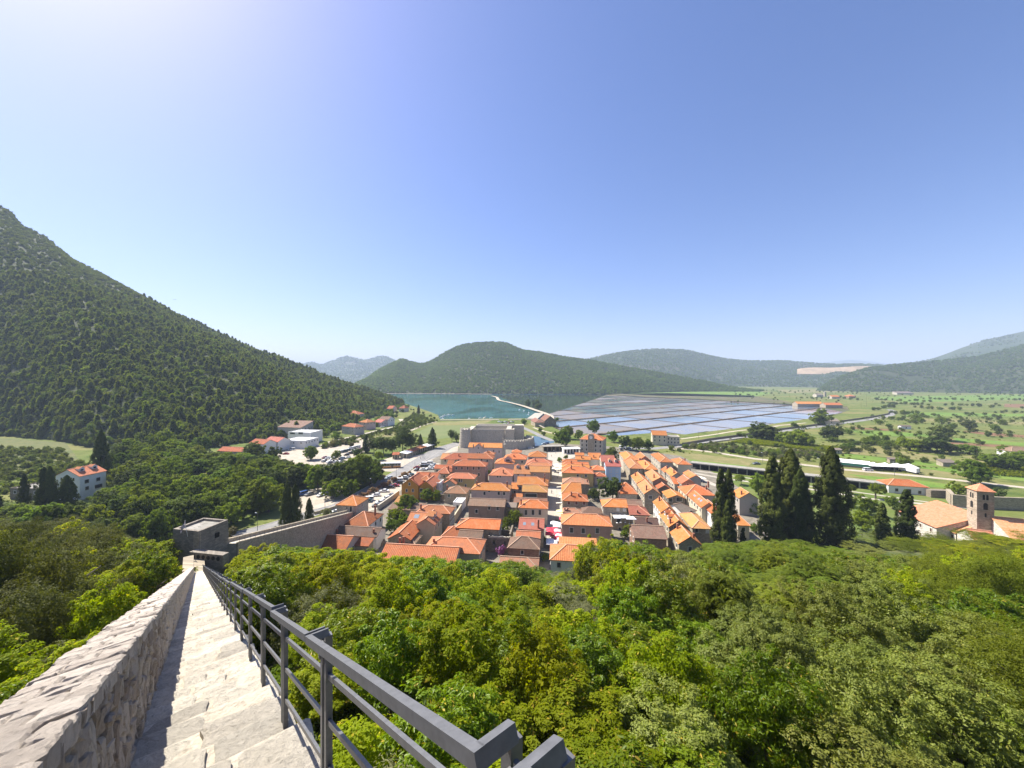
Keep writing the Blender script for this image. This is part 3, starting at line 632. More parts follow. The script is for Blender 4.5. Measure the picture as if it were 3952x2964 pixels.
def trunk_mesh(h, r, seed, spread=.5, nb=5):
    rg = random.Random(seed); b = MB()
    b.tube([(0, 0, -.6), (rg.uniform(-.05, .05), rg.uniform(-.05, .05), h*.5), (rg.uniform(-.1, .1), rg.uniform(-.1, .1), h)], [r, r*.75, r*.45], 7)
    for k in range(nb):
        a = k*6.28/nb+rg.uniform(-.4, .4); z = h*rg.uniform(.45, .9); l = spread*rg.uniform(.7, 1.2)
        b.tube([(0, 0, z), (math.cos(a)*l*.5, math.sin(a)*l*.5, z+l*.5), (math.cos(a)*l, math.sin(a)*l, z+l*.85)], [r*.45, r*.3, r*.12], 5)
    return b.mesh('trunk', MT['bark'])
# crown variants; every crown is centred at its own middle, real size in metres
CV = {'lime': [crown('crown', LF['lime'], 10+i, 2.1, 2.0, 120, 105, .14, .066, .3, 6, .5, .3) for i in range(3)],
      'laurel': [crown('crown', LF['laurel'], 20+i, 2.1, 2.2, 125, 95, .17, .06, .3, 6, .25) for i in range(3)],
      'oak': [crown('crown', LF['oak'], 30+i, 2.3, 2.1, 135, 115, .115, .05, .27, 7, .6) for i in range(3)],
      'olive': [crown('crown', LF['olive'], 40+i, 2.3, 2.1, 150, 70, .14, .035, .36, 6, .4) for i in range(2)],
      'ail': [frond_crown('crown', LF['ail'], 50+i, 2.4, 2.2, 95) for i in range(2)],
      'feather': [crown('crown', LF['feather'], 60+i, 2.4, 2.0, 150, 80, .11, .045, .42, 8, .3, .5) for i in range(2)],
      'darkoak': [crown('crown', LF['darkoak'], 70+i, 2.4, 2.1, 160, 80, .12, .055, .36, 7, .5) for i in range(2)],
      'lime_far': [crown('crown', LF['lime'], 110+i, 3, 2.7, 105, 62, .25, .125, .42, 7, .5, .3) for i in range(3)],
      'laurel_far': [crown('crown', LF['laurel'], 120+i, 3, 2.9, 105, 62, .25, .105, .42, 7, .3) for i in range(2)],
      'oak_far': [crown('crown', LF['oak'], 130+i, 3, 2.7, 110, 66, .21, .095, .4, 7, .5) for i in range(2)],
      'olive_far': [crown('crown', LF['olive'], 140+i, 3, 2.7, 110, 45, .26, .08, .5, 7, .4) for i in range(2)],
      'mid': [crown('crown', LF['mid'], 150+i, 4.5, 3.8, 115, 56, .5, .25, .62, 8, .5) for i in range(3)],
      'bright': [crown('crown', LF['bright'], 160+i, 4.2, 3.8, 115, 56, .48, .24, .62, 8, .5) for i in range(2)],
      'deep': [crown('crown', LF['deep'], 170+i, 4.5, 3.8, 115, 56, .48, .25, .62, 8, .5) for i in range(2)],
      'field': [crown('crown', LF['mid'], 180+i, 3, 2.3, 60, 26, .6, .32, .6, 6, .5) for i in range(3)],
      'field_deep': [crown('crown', LF['deep'], 185+i, 3, 2.5, 60, 26, .6, .32, .6, 6, .5) for i in range(2)],
      'field_bright': [crown('crown', LF['bright'], 187, 3, 2.2, 60, 26, .6, .32, .6, 6, .5)],
      'field_olive': [crown('crown', LF['olive'], 188, 2.4, 2.0, 50, 24, .5, .2, .5, 5, .5)],
      'oleander': [crown('crown', LF['oleander'], 190+i, 1.3, 1.1, 50, 30, .3, .15, .3, 4, .5) for i in range(2)],
      'ivy': [crown('crown', LF['ivy'], 195, 2.4, 1.4, 80, 36, .25, .16, .4, 6, .5)],
      'purple': [crown('crown', LF['purple'], 196, 1.2, .8, 40, 26, .22, .14, .25, 4, .5)],
      'amber': [crown('crown', LF['amber'], 197, 2.4, 2.1, 80, 40, .3, .15, .4, 6, .5)],
      'round': [crown('crown', LF['bright'], 198, 2.2, 1.5, 90, 40, .3, .15, .35, 5, .6, 0, .2, -.3)]}
SP = {'cypress': [spire('crown', LF['cypress'], 200+i, 10, 1.2, 420, 34, .24, .085, .27, .5) for i in range(2)],
      'cypress_wide': [spire('crown', LF['cypress'], 210+i, 10, 2.0, 420, 38, .3, .1, .38, .55) for i in range(2)],
      'conifer': [spire('crown', LF['deep'], 220+i, 10, 2.6, 260, 34, .4, .16, .5, .8) for i in range(2)],
      'dark_pine': [crown('crown', LF['deep'], 230+i, 4, 4.6, 130, 40, .5, .18, .75, 8, .4) for i in range(2)]}
HALF = {'lime': 1.9, 'laurel': 2.1, 'oak': 2, 'olive': 2.1, 'ail': 2.2, 'feather': 2, 'darkoak': 2.1, 'lime_far': 2.6, 'laurel_far': 2.8, 'oak_far': 2.6, 'olive_far': 2.7,
        'mid': 3.8, 'bright': 3.8, 'deep': 3.8, 'field': 2.3, 'field_deep': 2.5, 'field_bright': 2.2, 'field_olive': 2.0, 'oleander': 1.1, 'ivy': 1.4, 'purple': .8, 'amber': 2.1, 'round': 1.5, 'dark_pine': 4.6}
TR = [trunk_mesh(2.0, .12, i, .9) for i in range(3)]; TRB = [trunk_mesh(4.0, .26, 10+i, 1.8) for i in range(3)]
rngT = random.Random(11)
def tree(name, label, cat, loc, crown_kind, top, group=None, sx=None, trunk=True):
    """broad crown whose top reaches TOP metres over its foot"""
    hf = HALF[crown_kind]; me = rngT.choice(CV.get(crown_kind) or SP[crown_kind]); ch = top*(.95 if crown_kind[:5] in ('field', 'olean', 'ivy', 'purpl', 'amber') else .62 if crown_kind == 'round' else .86 if crown_kind == 'dark_pine' else .9 if crown_kind in ('mid', 'bright', 'deep') else .86)
    s = ch/(2*hf*.98); sxy = (sx if sx is not None else s)*rngT.uniform(.92, 1.08)
    t = thing(name, label, cat, loc, rngT.uniform(0, 6.28), group)
    put('crown', me, t, (0, 0, top-ch*.5), rngT.uniform(0, 6.28), (sxy, sxy, s))
    if trunk:
        tm = rngT.choice(TR if top < 7 else TRB); base = 2.0 if top < 7 else 4.0; zs = max(.2, (top-ch*.62))/base
        put('trunk', tm, t, (0, 0, 0), None, (max(.6, s), max(.6, s), zs))
    return t
def spire_tree(name, label, cat, loc, kind, height, width=1.0, group=None):
    me = rngT.choice(SP[kind]); t = thing(name, label, cat, loc, rngT.uniform(0, 6.28), group)
    put('crown', me, t, (0, 0, height*.04), 0, (height/10*width, height/10*width, height/10*.96))
    put('trunk', TRB[0], t, (0, 0, 0), None, (height/14, height/14, height/10*.6)); return t
def forest(name, pts, rng, meshes, smin, smax, yscale=1.0):
    """a wood that reads as one mass: instances on points"""
    me = bpy.data.meshes.new(name); me.vertices.add(len(pts)); me.vertices.foreach_set('co', np.asarray(pts, np.float32).ravel())
    sc = rng.uniform(smin, smax, len(pts)); a = me.attributes.new('sz', 'FLOAT', 'POINT'); a.data.foreach_set('value', sc.astype(np.float32))
    a = me.attributes.new('rot', 'FLOAT', 'POINT'); a.data.foreach_set('value', rng.uniform(0, 6.28, len(pts)).astype(np.float32))
    o = put(name, me); o['kind'] = 'stuff'
    c = bpy.data.collections.new(name+'_kinds')
    for i, m in enumerate(meshes):
        q = bpy.data.objects.new('kind', m); c.objects.link(q)
    g = bpy.data.node_groups.new(name, 'GeometryNodeTree')
    g.interface.new_socket('Geometry', in_out='INPUT', socket_type='NodeSocketGeometry'); g.interface.new_socket('Geometry', in_out='OUTPUT', socket_type='NodeSocketGeometry')
    gi = g.nodes.new('NodeGroupInput'); go = g.nodes.new('NodeGroupOutput'); ip = g.nodes.new('GeometryNodeInstanceOnPoints')
    ci = g.nodes.new('GeometryNodeCollectionInfo'); ci.inputs['Collection'].default_value = c; ci.inputs['Separate Children'].default_value = True; ci.inputs['Reset Children'].default_value = True
    na = g.nodes.new('GeometryNodeInputNamedAttribute'); na.data_type = 'FLOAT'; na.inputs['Name'].default_value = 'sz'
    nr = g.nodes.new('GeometryNodeInputNamedAttribute'); nr.data_type = 'FLOAT'; nr.inputs['Name'].default_value = 'rot'
    cx = g.nodes.new('ShaderNodeCombineXYZ'); cs = g.nodes.new('ShaderNodeCombineXYZ'); rv = g.nodes.new('FunctionNodeRandomValue'); rv.data_type = 'INT'
    rv.inputs[4].default_value = 0; rv.inputs[5].default_value = len(meshes)-1
    L = g.links.new
    L(gi.outputs[0], ip.inputs['Points']); L(ci.outputs[0], ip.inputs['Instance']); ip.inputs['Pick Instance'].default_value = True
    L(rv.outputs[2], ip.inputs['Instance Index']); L(nr.outputs[0], cx.inputs[2]); L(cx.outputs[0], ip.inputs['Rotation'])
    for i in range(3): L(na.outputs[0], cs.inputs[i])
    L(cs.outputs[0], ip.inputs['Scale']); L(ip.outputs[0], go.inputs[0])
    o.modifiers.new('scatter', 'NODES').node_group = g; return o

# ------------------------------------------------------------------ woods on the slopes
rg = np.random.default_rng(5)
def blob(name, mat, seed, r, h, nc, per, L):
    m = crown(name, mat, seed, r, h/2, nc, per, L, L*.5, r*.28, 5, .5, 0, .15, -.7)
    v = np.zeros(len(m.vertices)*3, np.float32); m.vertices.foreach_get('co', v); v = v.reshape(-1, 3); v[:, 2] += h*.42; m.vertices.foreach_set('co', v.ravel()); m.update(); return m
PINE = [spire('pine', LF['pine'], 300+i, 8.5, 2.7, 80, 9, 1.0, .42, .75, .62+.15*i) for i in range(3)]
BUSH = [blob('maquis', LF['maquis'], 310+i, 2.6, 4, 34, 12, .8) for i in range(3)]
BROAD = [blob('broadleaf', LF['mid'], 315+i, 3.4, 6, 40, 14, .9) for i in range(2)]
FARB = [blob('farwood', LF['farwood'], 320+i, 4.5, 7.5, 26, 8, 2.0) for i in range(3)]
def keep_mtn(p):
    hgt = p[:, 2]; n = fbm(p[:, 0]/70, p[:, 1]/70, 9)
    return np.where(hgt < 110, n > -.22, np.where(hgt < 200, n > -.18+rg.random(len(p))*.1, (n > .02) & (rg.random(len(p)) < .75)))
forest('mountain_wood', mountain.scatter(24000, rg, None, lambda p: (p[:, 2] < 210) & keep_mtn(p)), rg, PINE[:2]+BROAD+BUSH[:2]+PINE[2:], .4, 1.3)
forest('mountain_scrub', mountain.scatter(24000, rg), rg, BUSH, .6, 1.5)
forest('mountain_foot_wood', mountain.scatter(6000, rg, None, lambda p: (p[:, 2] < 45) & (fbm(p[:, 0]/50, p[:, 1]/50, 4) > -.12)), rg, BUSH+BROAD, .7, 1.35)
forest('hill_wood', hill_c.scatter(23000, rg, None, lambda p: fbm(p[:, 0]/90, p[:, 1]/90, 12) > -.4), rg, FARB, .55, 1.15)
forest('right_hill_wood', hill_r.scatter(15000, rg, None, lambda p: fbm(p[:, 0]/110, p[:, 1]/110, 13) > -.25), rg, FARB, .55, 1.15)
forest('back_hill_wood', np.concatenate([hill_b.scatter(9000, rg), hill_rr.scatter(6000, rg, None, lambda p: fbm(p[:, 0]/150, p[:, 1]/150, 13) > .0)]), rg, FARB, .8, 1.6)
forest('distant_wood', hill_l.scatter(6000, rg), rg, FARB, 1.2, 2.4)
# ------------------------------------------------------------------ house builder
RT = {'orange': m_rooftile('tiles_orange', (.57, .205, .062), (.46, .15, .042), (.5, .235, .1)),
      'salmon': m_rooftile('tiles_salmon', (.52, .205, .09), (.42, .155, .068), (.36, .165, .09)),
      'terra': m_rooftile('tiles_terracotta', (.44, .155, .058), (.33, .11, .042), (.28, .125, .065)),
      'red': m_rooftile('tiles_red', (.43, .15, .1), (.36, .115, .075), (.4, .17, .12)),
      'ochre': m_rooftile('tiles_ochre', (.55, .28, .09), (.44, .2, .07), (.38, .24, .12)),
      'mottled': m_rooftile('tiles_mottled', (.45, .2, .1), (.3, .18, .11), (.24, .18, .12), patch=.9),
      'brown': m_rooftile('tiles_brown', (.27, .165, .11), (.19, .125, .085), (.24, .18, .13), .3, .38),
      'darkbrown': m_rooftile('tiles_dark_brown', (.17, .1, .07), (.12, .075, .055), (.15, .11, .09)),
      'grey': m_rooftile('tiles_grey', (.25, .2, .16), (.19, .155, .125), (.2, .16, .12)),
      'big': m_rooftile('tiles_large', (.58, .225, .085), (.48, .17, .062), (.48, .225, .1), .52, .5),
      'rust': m_rooftile('tiles_rust', (.26, .12, .08), (.2, .09, .06), (.22, .13, .1))}
MT['ridge'] = m_plain('ridge_tile', (.6, .3, .18), .85, var=.2, vs=3)
MT['ridge_old'] = m_plain('ridge_tile_old', (.36, .24, .16), .85, var=.25, vs=3)
WL = {'stone': m_wall('wall_stone', (.39, .33, .24), True, .35), 'stone_pale': m_wall('wall_stone_pale', (.5, .45, .36), True, .25), 'stone_dark': m_wall('wall_stone_dark', (.24, .2, .15), True, .45),
      'cream': m_wall('wall_cream', (.55, .49, .36), dirt=.25), 'yellow': m_wall('wall_yellow', (.5, .38, .16), dirt=.25), 'ochre': m_wall('wall_ochre', (.55, .27, .06), dirt=.12),
      'white': m_wall('wall_white', (.72, .7, .66), dirt=.22, dark=(.4, .37, .32)), 'pink': m_wall('wall_pink', (.55, .4, .35), dirt=.35), 'pinkbrown': m_wall('wall_pink_brown', (.42, .28, .21), dirt=.45),
      'greypink': m_wall('wall_grey_pink', (.5, .4, .34), dirt=.7, dark=(.18, .14, .13)), 'blue': m_wall('wall_blue', (.42, .58, .72), dirt=.08), 'grey': m_wall('wall_grey', (.42, .38, .33), dirt=.35),
      'rosy': m_wall('wall_rosy', (.58, .47, .42), dirt=.3), 'beige': m_wall('wall_beige', (.5, .43, .3), dirt=.3), 'dark': m_wall('wall_dark', (.3, .22, .17), dirt=.6, dark=(.1, .08, .065)),
      'brick': m_wall('wall_brick', (.3, .185, .13), True, .5, dark=(.13, .09, .07))}
MT['frame'] = m_plain('window_frame', (.62, .58, .5), .7); MT['frame_white'] = m_plain('window_frame_white', (.78, .77, .74), .6)
MT['pane'] = m_plain('window_glass', (.02, .024, .028), .08, spec=.6); MT['dark_in'] = m_plain('dark_opening', (.016, .014, .012), .9)
MT['shut_red'] = m_plain('shutter_red', (.11, .022, .018), .6); MT['shut_green'] = m_plain('shutter_green', (.03, .07, .045), .6); MT['shut_brown'] = m_plain('shutter_brown', (.09, .05, .03), .7)
MT['shut_blue'] = m_plain('shutter_pale_blue', (.45, .6, .72), .6); MT['shut_white'] = m_plain('shutter_white', (.7, .69, .66), .6)
MT['concrete'] = m_two('concrete', (.33, .31, .27), (.25, .235, .2), .5, c3=(.17, .155, .13), s3=1.4); MT['white_paint'] = m_plain('white_paint', (.8, .79, .76), .6)
MT['chimney'] = m_plain('chimney_brick', (.3, .13, .08), .9, var=.3, vs=4); MT['metal_dark'] = m_plain('dark_metal', (.05, .05, .055), .45, .3)
MT['door'] = m_plain('door_wood', (.1, .05, .03), .7, var=.2)
WIN = {}
def win_mesh(w, h, fw=.14):
    k = (round(w, 2), round(h, 2), fw)
    if k not in WIN:
        f = MB()
        f.box(-w/2-fw, -.09, h/2, w/2+fw, 0, h/2+fw); f.box(-w/2-fw, -.09, -h/2, -w/2, 0, h/2); f.box(w/2, -.09, -h/2, w/2+fw, 0, h/2)
        f.box(-w/2-fw-.06, -.16, -h/2-fw, w/2+fw+.06, 0, -h/2)
        p = MB(); p.box(-w/2, -.025, -h/2, w/2, 0, h/2); c = MB(); c.box(-w/2, -.06, -h/2, -.02, -.028, h/2); c.box(.02, -.06, -h/2, w/2, -.028, h/2)
        s = MB(); s.box(-w/2-fw-w*.5, -.13, -h/2, -w/2-fw, -.092, h/2)
        WIN[k] = (f.mesh('window', MT['frame']), p.mesh('pane', MT['pane']), c, s, {})
    return WIN[k]
def window(parent, loc, rz, w=.95, h=1.35, style='glass', frame=None):
    f, p, c, s, cache = win_mesh(w, h)
    if frame:
        if frame not in cache: g = f.copy(); g.materials[0] = MT[frame]; cache[frame] = g
        f = cache[frame]
    o = put('window', f, parent, loc, rz)
    if style.startswith('shut'):
        if style not in cache: cache[style] = c.mesh('shutter', MT[style])
        put('shutter', cache[style], o)
    else:
        put('pane', p, o)
        if style.startswith('open_'):
            st = 'shut_'+style[5:]
            if ('o', st) not in cache: cache['o', st] = s.mesh('shutter', MT[st])
            put('shutter', cache['o', st], o); put('shutter', cache['o', st], o, (w*1.5+.28, 0, 0))
    return o
CHM = {}
def chimney(roof, x, y, z, h=1.3, mat='chimney', w=.5):
    k = (round(h, 1), mat, w)
    if k not in CHM:
        b = MB(); b.box(-w/2, -w/2, -1.2, w/2, w/2, h); b.box(-w/2-.08, -w/2-.08, h*.8, w/2+.08, w/2+.08, h*.86)
        b.box(-w/2+.06, -w/2, h, -w/2+.14, w/2, h+.22); b.box(w/2-.14, -w/2, h, w/2-.06, w/2, h+.22); b.box(-w/2-.05, -w/2-.05, h+.22, w/2+.05, w/2+.05, h+.3)
        CHM[k] = b.mesh('chimney', MT[mat])
    return put('chimney', CHM[k], roof, (x, y, z))
def roof_parts(w, D, ze, rise, kind, ov=.32, th=.15):
    b = MB(); caps = []; a, d = w/2+ov, D/2+ov; zt = ze+rise; z = ze-.02
    A, B, C, Dd = Vector((-a, -d, z)), Vector((a, -d, z)), Vector((a, d, z)), Vector((-a, d, z)); tops = []
    def sl(pts, ax):                      # slope face, first two points on the eave
        e = (pts[1]-pts[0]).normalized(); n = e.cross(Vector((0, 0, 1)))
        uv = []
        for p in pts:
            q = p-pts[0]; u = q.dot(e); uv.append((u, (q-e*u).length))
        tops.append((pts, uv))
    if kind in ('HX', 'HXL', 'HXR', 'GX'):
        hp = min(D/2+ov, (w/2+ov)*.98)
        r0 = Vector((-a+(hp if kind in ('HX', 'HXL') else 0), 0, zt)); r1 = Vector((a-(hp if kind in ('HX', 'HXR') else 0), 0, zt))
        sl([A, B, r1, r0], 0); sl([C, Dd, r0, r1], 0)
        if kind in ('HX', 'HXL'): sl([Dd, A, r0], 1); caps += [(A, r0), (Dd, r0)]
        if kind in ('HX', 'HXR'): sl([B, C, r1], 1); caps += [(B, r1), (C, r1)]
        if (r1-r0).length > .3: caps.append((r0, r1))
    elif kind in ('GA', 'HA', 'HAF'):
        hp = min(w/2+ov, (D/2+ov)*.98)
        r0 = Vector((0, -d+(hp if kind != 'GA' else 0), zt)); r1 = Vector((0, d-(hp if kind == 'HA' else 0), zt))
        sl([Dd, A, r0, r1], 1); sl([B, C, r1, r0], 1)
        if kind != 'GA': sl([A, B, r0], 0); caps += [(A, r0), (B, r0)]
        if kind == 'HA': sl([C, Dd, r1], 0); caps += [(C, r1), (Dd, r1)]
        if (r1-r0).length > .3: caps.append((r0, r1))
    elif kind == 'SR':
        B = Vector((a, -d, zt)); C = Vector((a, d, zt)); sl([Dd, A, B, C], 1)
    elif kind == 'S':
        C = Vector((a, d, zt)); Dd = Vector((-a, d, zt)); sl([A, B, C, Dd], 0)
    edges = {}
    for pts, uv in tops:
        b.face(pts, uv)
        dn = [p-Vector((0, 0, th)) for p in pts]; b.face(dn[::-1])
        for i in range(len(pts)):
            p, q = tuple(pts[i]), tuple(pts[(i+1) % len(pts)])
            if (q, p) in edges: edges.pop((q, p))
            else: edges[p, q] = 1
    for p, q in edges: b.face([Vector(p)-Vector((0, 0, th)), Vector(q)-Vector((0, 0, th)), Vector(q), Vector(p)])
    return b, caps
THETA = 6.8
HOUSES = []
def house(c, xl, vE, xr, vR, ze, kind, roof, wall, label, vf=None, th=THETA, p=.5, win=(), nwin=None, rows=1, wstyle='glass', chim=(), swin=True, D=None, cat='house', name='house',
          z0=-1.0, side=None, dmin=4.5, dmax=17, group=None, ws=(.95, 1.35), srow=1, rise=None, caps=True):
    t = R(th); k = (src(c, 0, vR)[1]-HV)/FS if vR is not None else None
    P = G(c, xl, vE, ze); uR = (src(c, xr, 0)[0]-CX)/FS
    w = (uR*P.y-P.x)/(math.cos(t)+uR*math.sin(t))
    if w < 0: raise ValueError(label)
    er = Vector((math.cos(t), -math.sin(t), 0)); ef = Vector((math.sin(t), math.cos(t), 0))
    if kind in ('HX', 'HXL', 'HXR', 'GX'):
        h = (H-ze-k*P.y)/(k*math.cos(t)+p); D = min(dmax, max(dmin, 2*h)) if D is None else D; rise = p*D/2 if rise is None else rise
    elif kind == 'S':
        D = min(dmax, max(2.5, (H-ze-k*P.y)/(k*math.cos(t)+.28))) if D is None else D; rise = .28*D
    elif kind == 'F':
        D = min(dmax, max(2.5, (H-ze)/k-P.y)) if D is None else D; rise = 0
    else:
        Ym = P.y-w/2*math.sin(t)
        if kind == 'GA': rise = min(w*.42, max(w*.2, H-k*Ym-ze)) if rise is None else rise
        else: rise = p*w/2 if rise is None else rise
        if D is None:
            kf = (src(c, 0, vf)[1]-HV)/FS; Yf = (H-ze-rise)/kf; D = min(34, max(5, (Yf-Ym)/math.cos(t)+(w/2 if kind == 'HA' else 0)))
    ctr = P+er*w/2+ef*D/2; ctr.z = 0
    o = thing(name, label, cat, ctr, -t, group)
    HOUSES.append((label, ctr, w, D, t))
    b = MB(); x0, x1, y0, y1 = -w/2, w/2, -D/2, D/2; zt = ze+rise-.12
    fr = [(x0, y0, z0), (x1, y0, z0), (x1, y0, ze), (x0, y0, ze)]; bk = [(x1, y1, z0), (x0, y1, z0), (x0, y1, ze), (x1, y1, ze)]
    lf = [(x0, y1, z0), (x0, y0, z0), (x0, y0, ze), (x0, y1, ze)]; rt = [(x1, y0, z0), (x1, y1, z0), (x1, y1, ze), (x1, y0, ze)]
    if kind in ('GA',): fr.insert(3, (0, y0, zt)); bk.insert(3, (0, y1, zt))
    if kind == 'HAF': bk.insert(3, (0, y1, zt))
    if kind in ('GX', 'HXL'): rt.insert(3, (x1, 0, zt))
    if kind in ('GX', 'HXR'): lf.insert(3, (x0, 0, zt))
    if kind == 'SR': fr[2] = (x1, y0, zt); bk[3] = (x1, y1, zt); bk[3], bk[2] = (x0, y1, ze), (x1, y1, zt); bk = [(x1, y1, z0), (x0, y1, z0), (x0, y1, ze), (x1, y1, zt)]; rt[2] = (x1, y1, zt); rt[3] = (x1, y0, zt)
    if kind == 'S': bk[2] = (x0, y1, zt); bk[3] = (x1, y1, zt); lf[3] = (x0, y1, zt); rt[2] = (x1, y1, zt)
    for f in (fr, bk, lf, rt): b.face(f)
    if kind == 'F': b.face([(x0, y0, ze), (x1, y0, ze), (x1, y1, ze), (x0, y1, ze)])
    b.build('wall', WL[wall], o)
    if kind == 'F':
        pb = MB(); q = .22
        for aa in ((x0-.05, y0-.05, x1+.05, y0+q), (x0-.05, y1-q, x1+.05, y1+.05), (x0-.05, y0+q, x0+q, y1-q), (x1-q, y0+q, x1+.05, y1-q)): pb.box(aa[0], aa[1], ze-.1, aa[2], aa[3], ze+.5)
        pb.build('parapet', WL[wall], o); fb = MB(); fb.box(x0+q, y0+q, ze, x1-q, y1-q, ze+.06); rf = fb.build('roof', MT['concrete'] if roof is None else (RT.get(roof) or MT[roof]), o)
    else:
        rb, cp = roof_parts(w, D, ze, rise, kind); rf = rb.build('roof', RT[roof], o)
        if cp and caps:
            cb = MB()
            for a, e in cp: cb.bar(a+Vector((0, 0, .03)), e+Vector((0, 0, .03)), .3, .16)
            cb.build('ridge_tiles', MT['ridge_old' if roof in ('brown', 'grey', 'darkbrown', 'mottled', 'rust') else 'ridge'], rf)
    def rz_at(x, y):
        if kind in ('F',): return ze
        if kind == 'S': return ze+rise*(y-y0)/D
        if kind == 'SR': return ze+rise*(x-x0)/w
        if kind[1] == 'X': return ze+rise*(1-abs(y)/(D/2))
        return ze+rise*(1-abs(x)/(w/2))
    for q in chim:
        cx, cy = x0+w*q[0], y0+D*q[1]; chimney(rf, cx, cy, rz_at(cx, cy), q[2] if len(q) > 2 else 1.2, q[3] if len(q) > 3 else 'chimney')
    inv = Matrix.Rotation(t, 3, 'Z')
    for q in win:                                   # window centres given on the photograph, taken onto the front wall
        u, v = src(c, q[0], q[1]); d = Vector(((u-CX)/FS, 1, -(v-HV)/FS)); n = -ef; base = P+er*w/2
        s = (base-Vector((0, 0, H))).dot(n)/d.dot(n); hit = Vector((0, 0, H))+d*s; l = inv @ (hit-ctr)
        if abs(l.x) < w/2 and l.z < ze+rise: window(o, (l.x, y0, l.z), 0, *(q[2:4] if len(q) > 3 else ws), q[4] if len(q) > 4 else wstyle)
    n = nwin if nwin is not None else (0 if win else max(1, int(w/3.2)))
    for r_ in range(rows):
        for i in range(n): window(o, (x0+w*(i+.5)/n, y0, ze-1.45-r_*2.9), 0, *ws, wstyle)
    sd = side or ('L' if (ctr.x*er.x+ctr.y*er.y) > 0 else 'R')
    if swin:
        m = max(1, int(D/3.4)) if swin is True else swin
        for r_ in range(srow):
            for i in range(m): window(o, (x0 if sd == 'L' else x1, y0+D*(i+.5)/m, ze-1.45-r_*2.9), R(-90 if sd == 'L' else 90), *ws, wstyle)
    o['w'] = w; o['dd'] = D
    for key in ('w', 'dd'): del o[key]
    return o, rf, w, D, rise, ctr
def dormer(h, x, y, w=1.5, hgt=1.3, roof='salmon', wall='white', facing=0):
    """small gabled dormer: facing 0 to the front, -90 to the left side"""
    o, rf, W_, D, rise, ctr = h; b = MB(); L = 2.0
    b.box(-w/2, -.0, -.6, w/2, L, hgt); b.face([(-w/2, 0, hgt), (w/2, 0, hgt), (0, 0, hgt+w*.35)])
    z = 0
    d = b.build('dormer', WL[wall], o); r2 = MB()
    a = w/2+.15
    for s in (-1, 1):
        r2.face([(s*a, -.2, hgt-.08), (0, -.2, hgt+w*.38), (0, L+.6, hgt+w*.38), (s*a, L+.6, hgt-.08)][::s], [(0, 0), (0, a), (L, a), (L, 0)][::s])
    r2.build('dormer_roof', RT[roof], d); window(d, (0, 0, hgt*.5), 0, w*.55, hgt*.62, 'glass', 'frame_white'); return d
def skylight(h, fx, fy, w=.8, l=1.1, slope_side='F'):
    o, rf, W_, D, rise, ctr = h; x, y = -W_/2+W_*fx, -D/2+D*fy; return None
# ------------------------------------------------------------------ town houses left of the main street, far to near
hs = {}
def Hh(key, c, xl, vE, xr, vR, ze, kind, roof, wall, label, **k):
    hs[key] = house(c, xl, vE, xr, vR, ze, kind, roof, wall, label, **k); return hs[key]
Hh('church', 'D1', 1480, 170, 2110, 85, 8, 'GX', 'orange', 'rosy', 'parish church with rosy walls, cross gable and bell gable below the fortress', name='church', cat='church', win=((1950, 245, .7, 1.5), (2050, 255, .7, 1.5)), swin=False)
Hh('a2', 'D1', 1000, 392, 1470, 275, 6.5, 'HXL', 'terra', 'cream', 'long low house with terracotta roof just below the church, darker left wing', win=((1050, 420), (1300, 415)), chim=((.6, .25),))
Hh('b2', 'D1', 1465, 378, 1925, 285, 8.5, 'HXR', 'terra', 'stone_pale', 'tall pale stone house with hipped roof below the church front', win=((1725, 412), (1830, 425), (1830, 515), (1560, 425)), srow=2)
Hh('c3', 'D1', 1745, 305, 1955, 243, 7, 'HX', 'terra', 'cream', 'small hipped house between the church and the tall stone house', chim=((.4, .3),))
Hh('c4', 'D1', 965, 392, 1085, 285, 5, 'GX', 'ochre', 'cream', 'small house with yellowed old roof at the edge of the bus station', swin=False)
Hh('c5', 'D1', 1178, 515, 1790, 405, 9.5, 'HX', 'terra', 'pinkbrown', 'big three storey pink brown house with five framed upper windows', win=((1255, 560, .9, 1.5), (1360, 560, .9, 1.5), (1465, 562, .9, 1.5), (1575, 563, .9, 1.5), (1675, 564, .9, 1.5), (1675, 680, .9, 1.5), (1575, 680, .9, 1.5)), srow=2)
Hh('c6', 'D1', 1085, 490, 1190, 408, 6, 'GX', 'terra', 'cream', 'narrow terracotta roof tucked beside the big pink brown house', swin=False)
Hh('c7', 'D1', 848, 565, 1165, 495, 6, 'GX', 'terra', 'cream', 'cream house with plain long roof beside the parked cars')
Hh('c8', 'D1', 888, 655, 1115, 535, 6.3, 'HX', 'salmon', 'stone', 'stone house with salmon hipped roof and red chimney behind the ochre house', win=((1030, 715), (935, 715)), chim=((.85, .3, 1.6),))
Hh('c9', 'D1', 1078, 745, 1585, 640, 6.5, 'HX', 'salmon', 'yellow', 'yellow house with a salmon hipped roof and air conditioners on its front', win=((1310, 790, .8, 1.4), (1355, 790, .5, 1.4), (1430, 885, .7, 1.2)))
Hh('d0', 'D1', 565, 790, 755, 690, 7.2, 'HX', 'terra', 'ochre', 'small hipped roof right behind the ochre double house', win=((660, 802, .8, .8),))
Hh('d1', 'D1', 480, 745, 705, 628, 6.5, 'GX', 'terra', 'cream', 'house with two small gables at the end of the car park', swin=False)
Hh('d2', 'D1', 735, 745, 890, 640, 6.5, 'GX', 'terra', 'white', 'house with white end wall behind the white roof terrace')
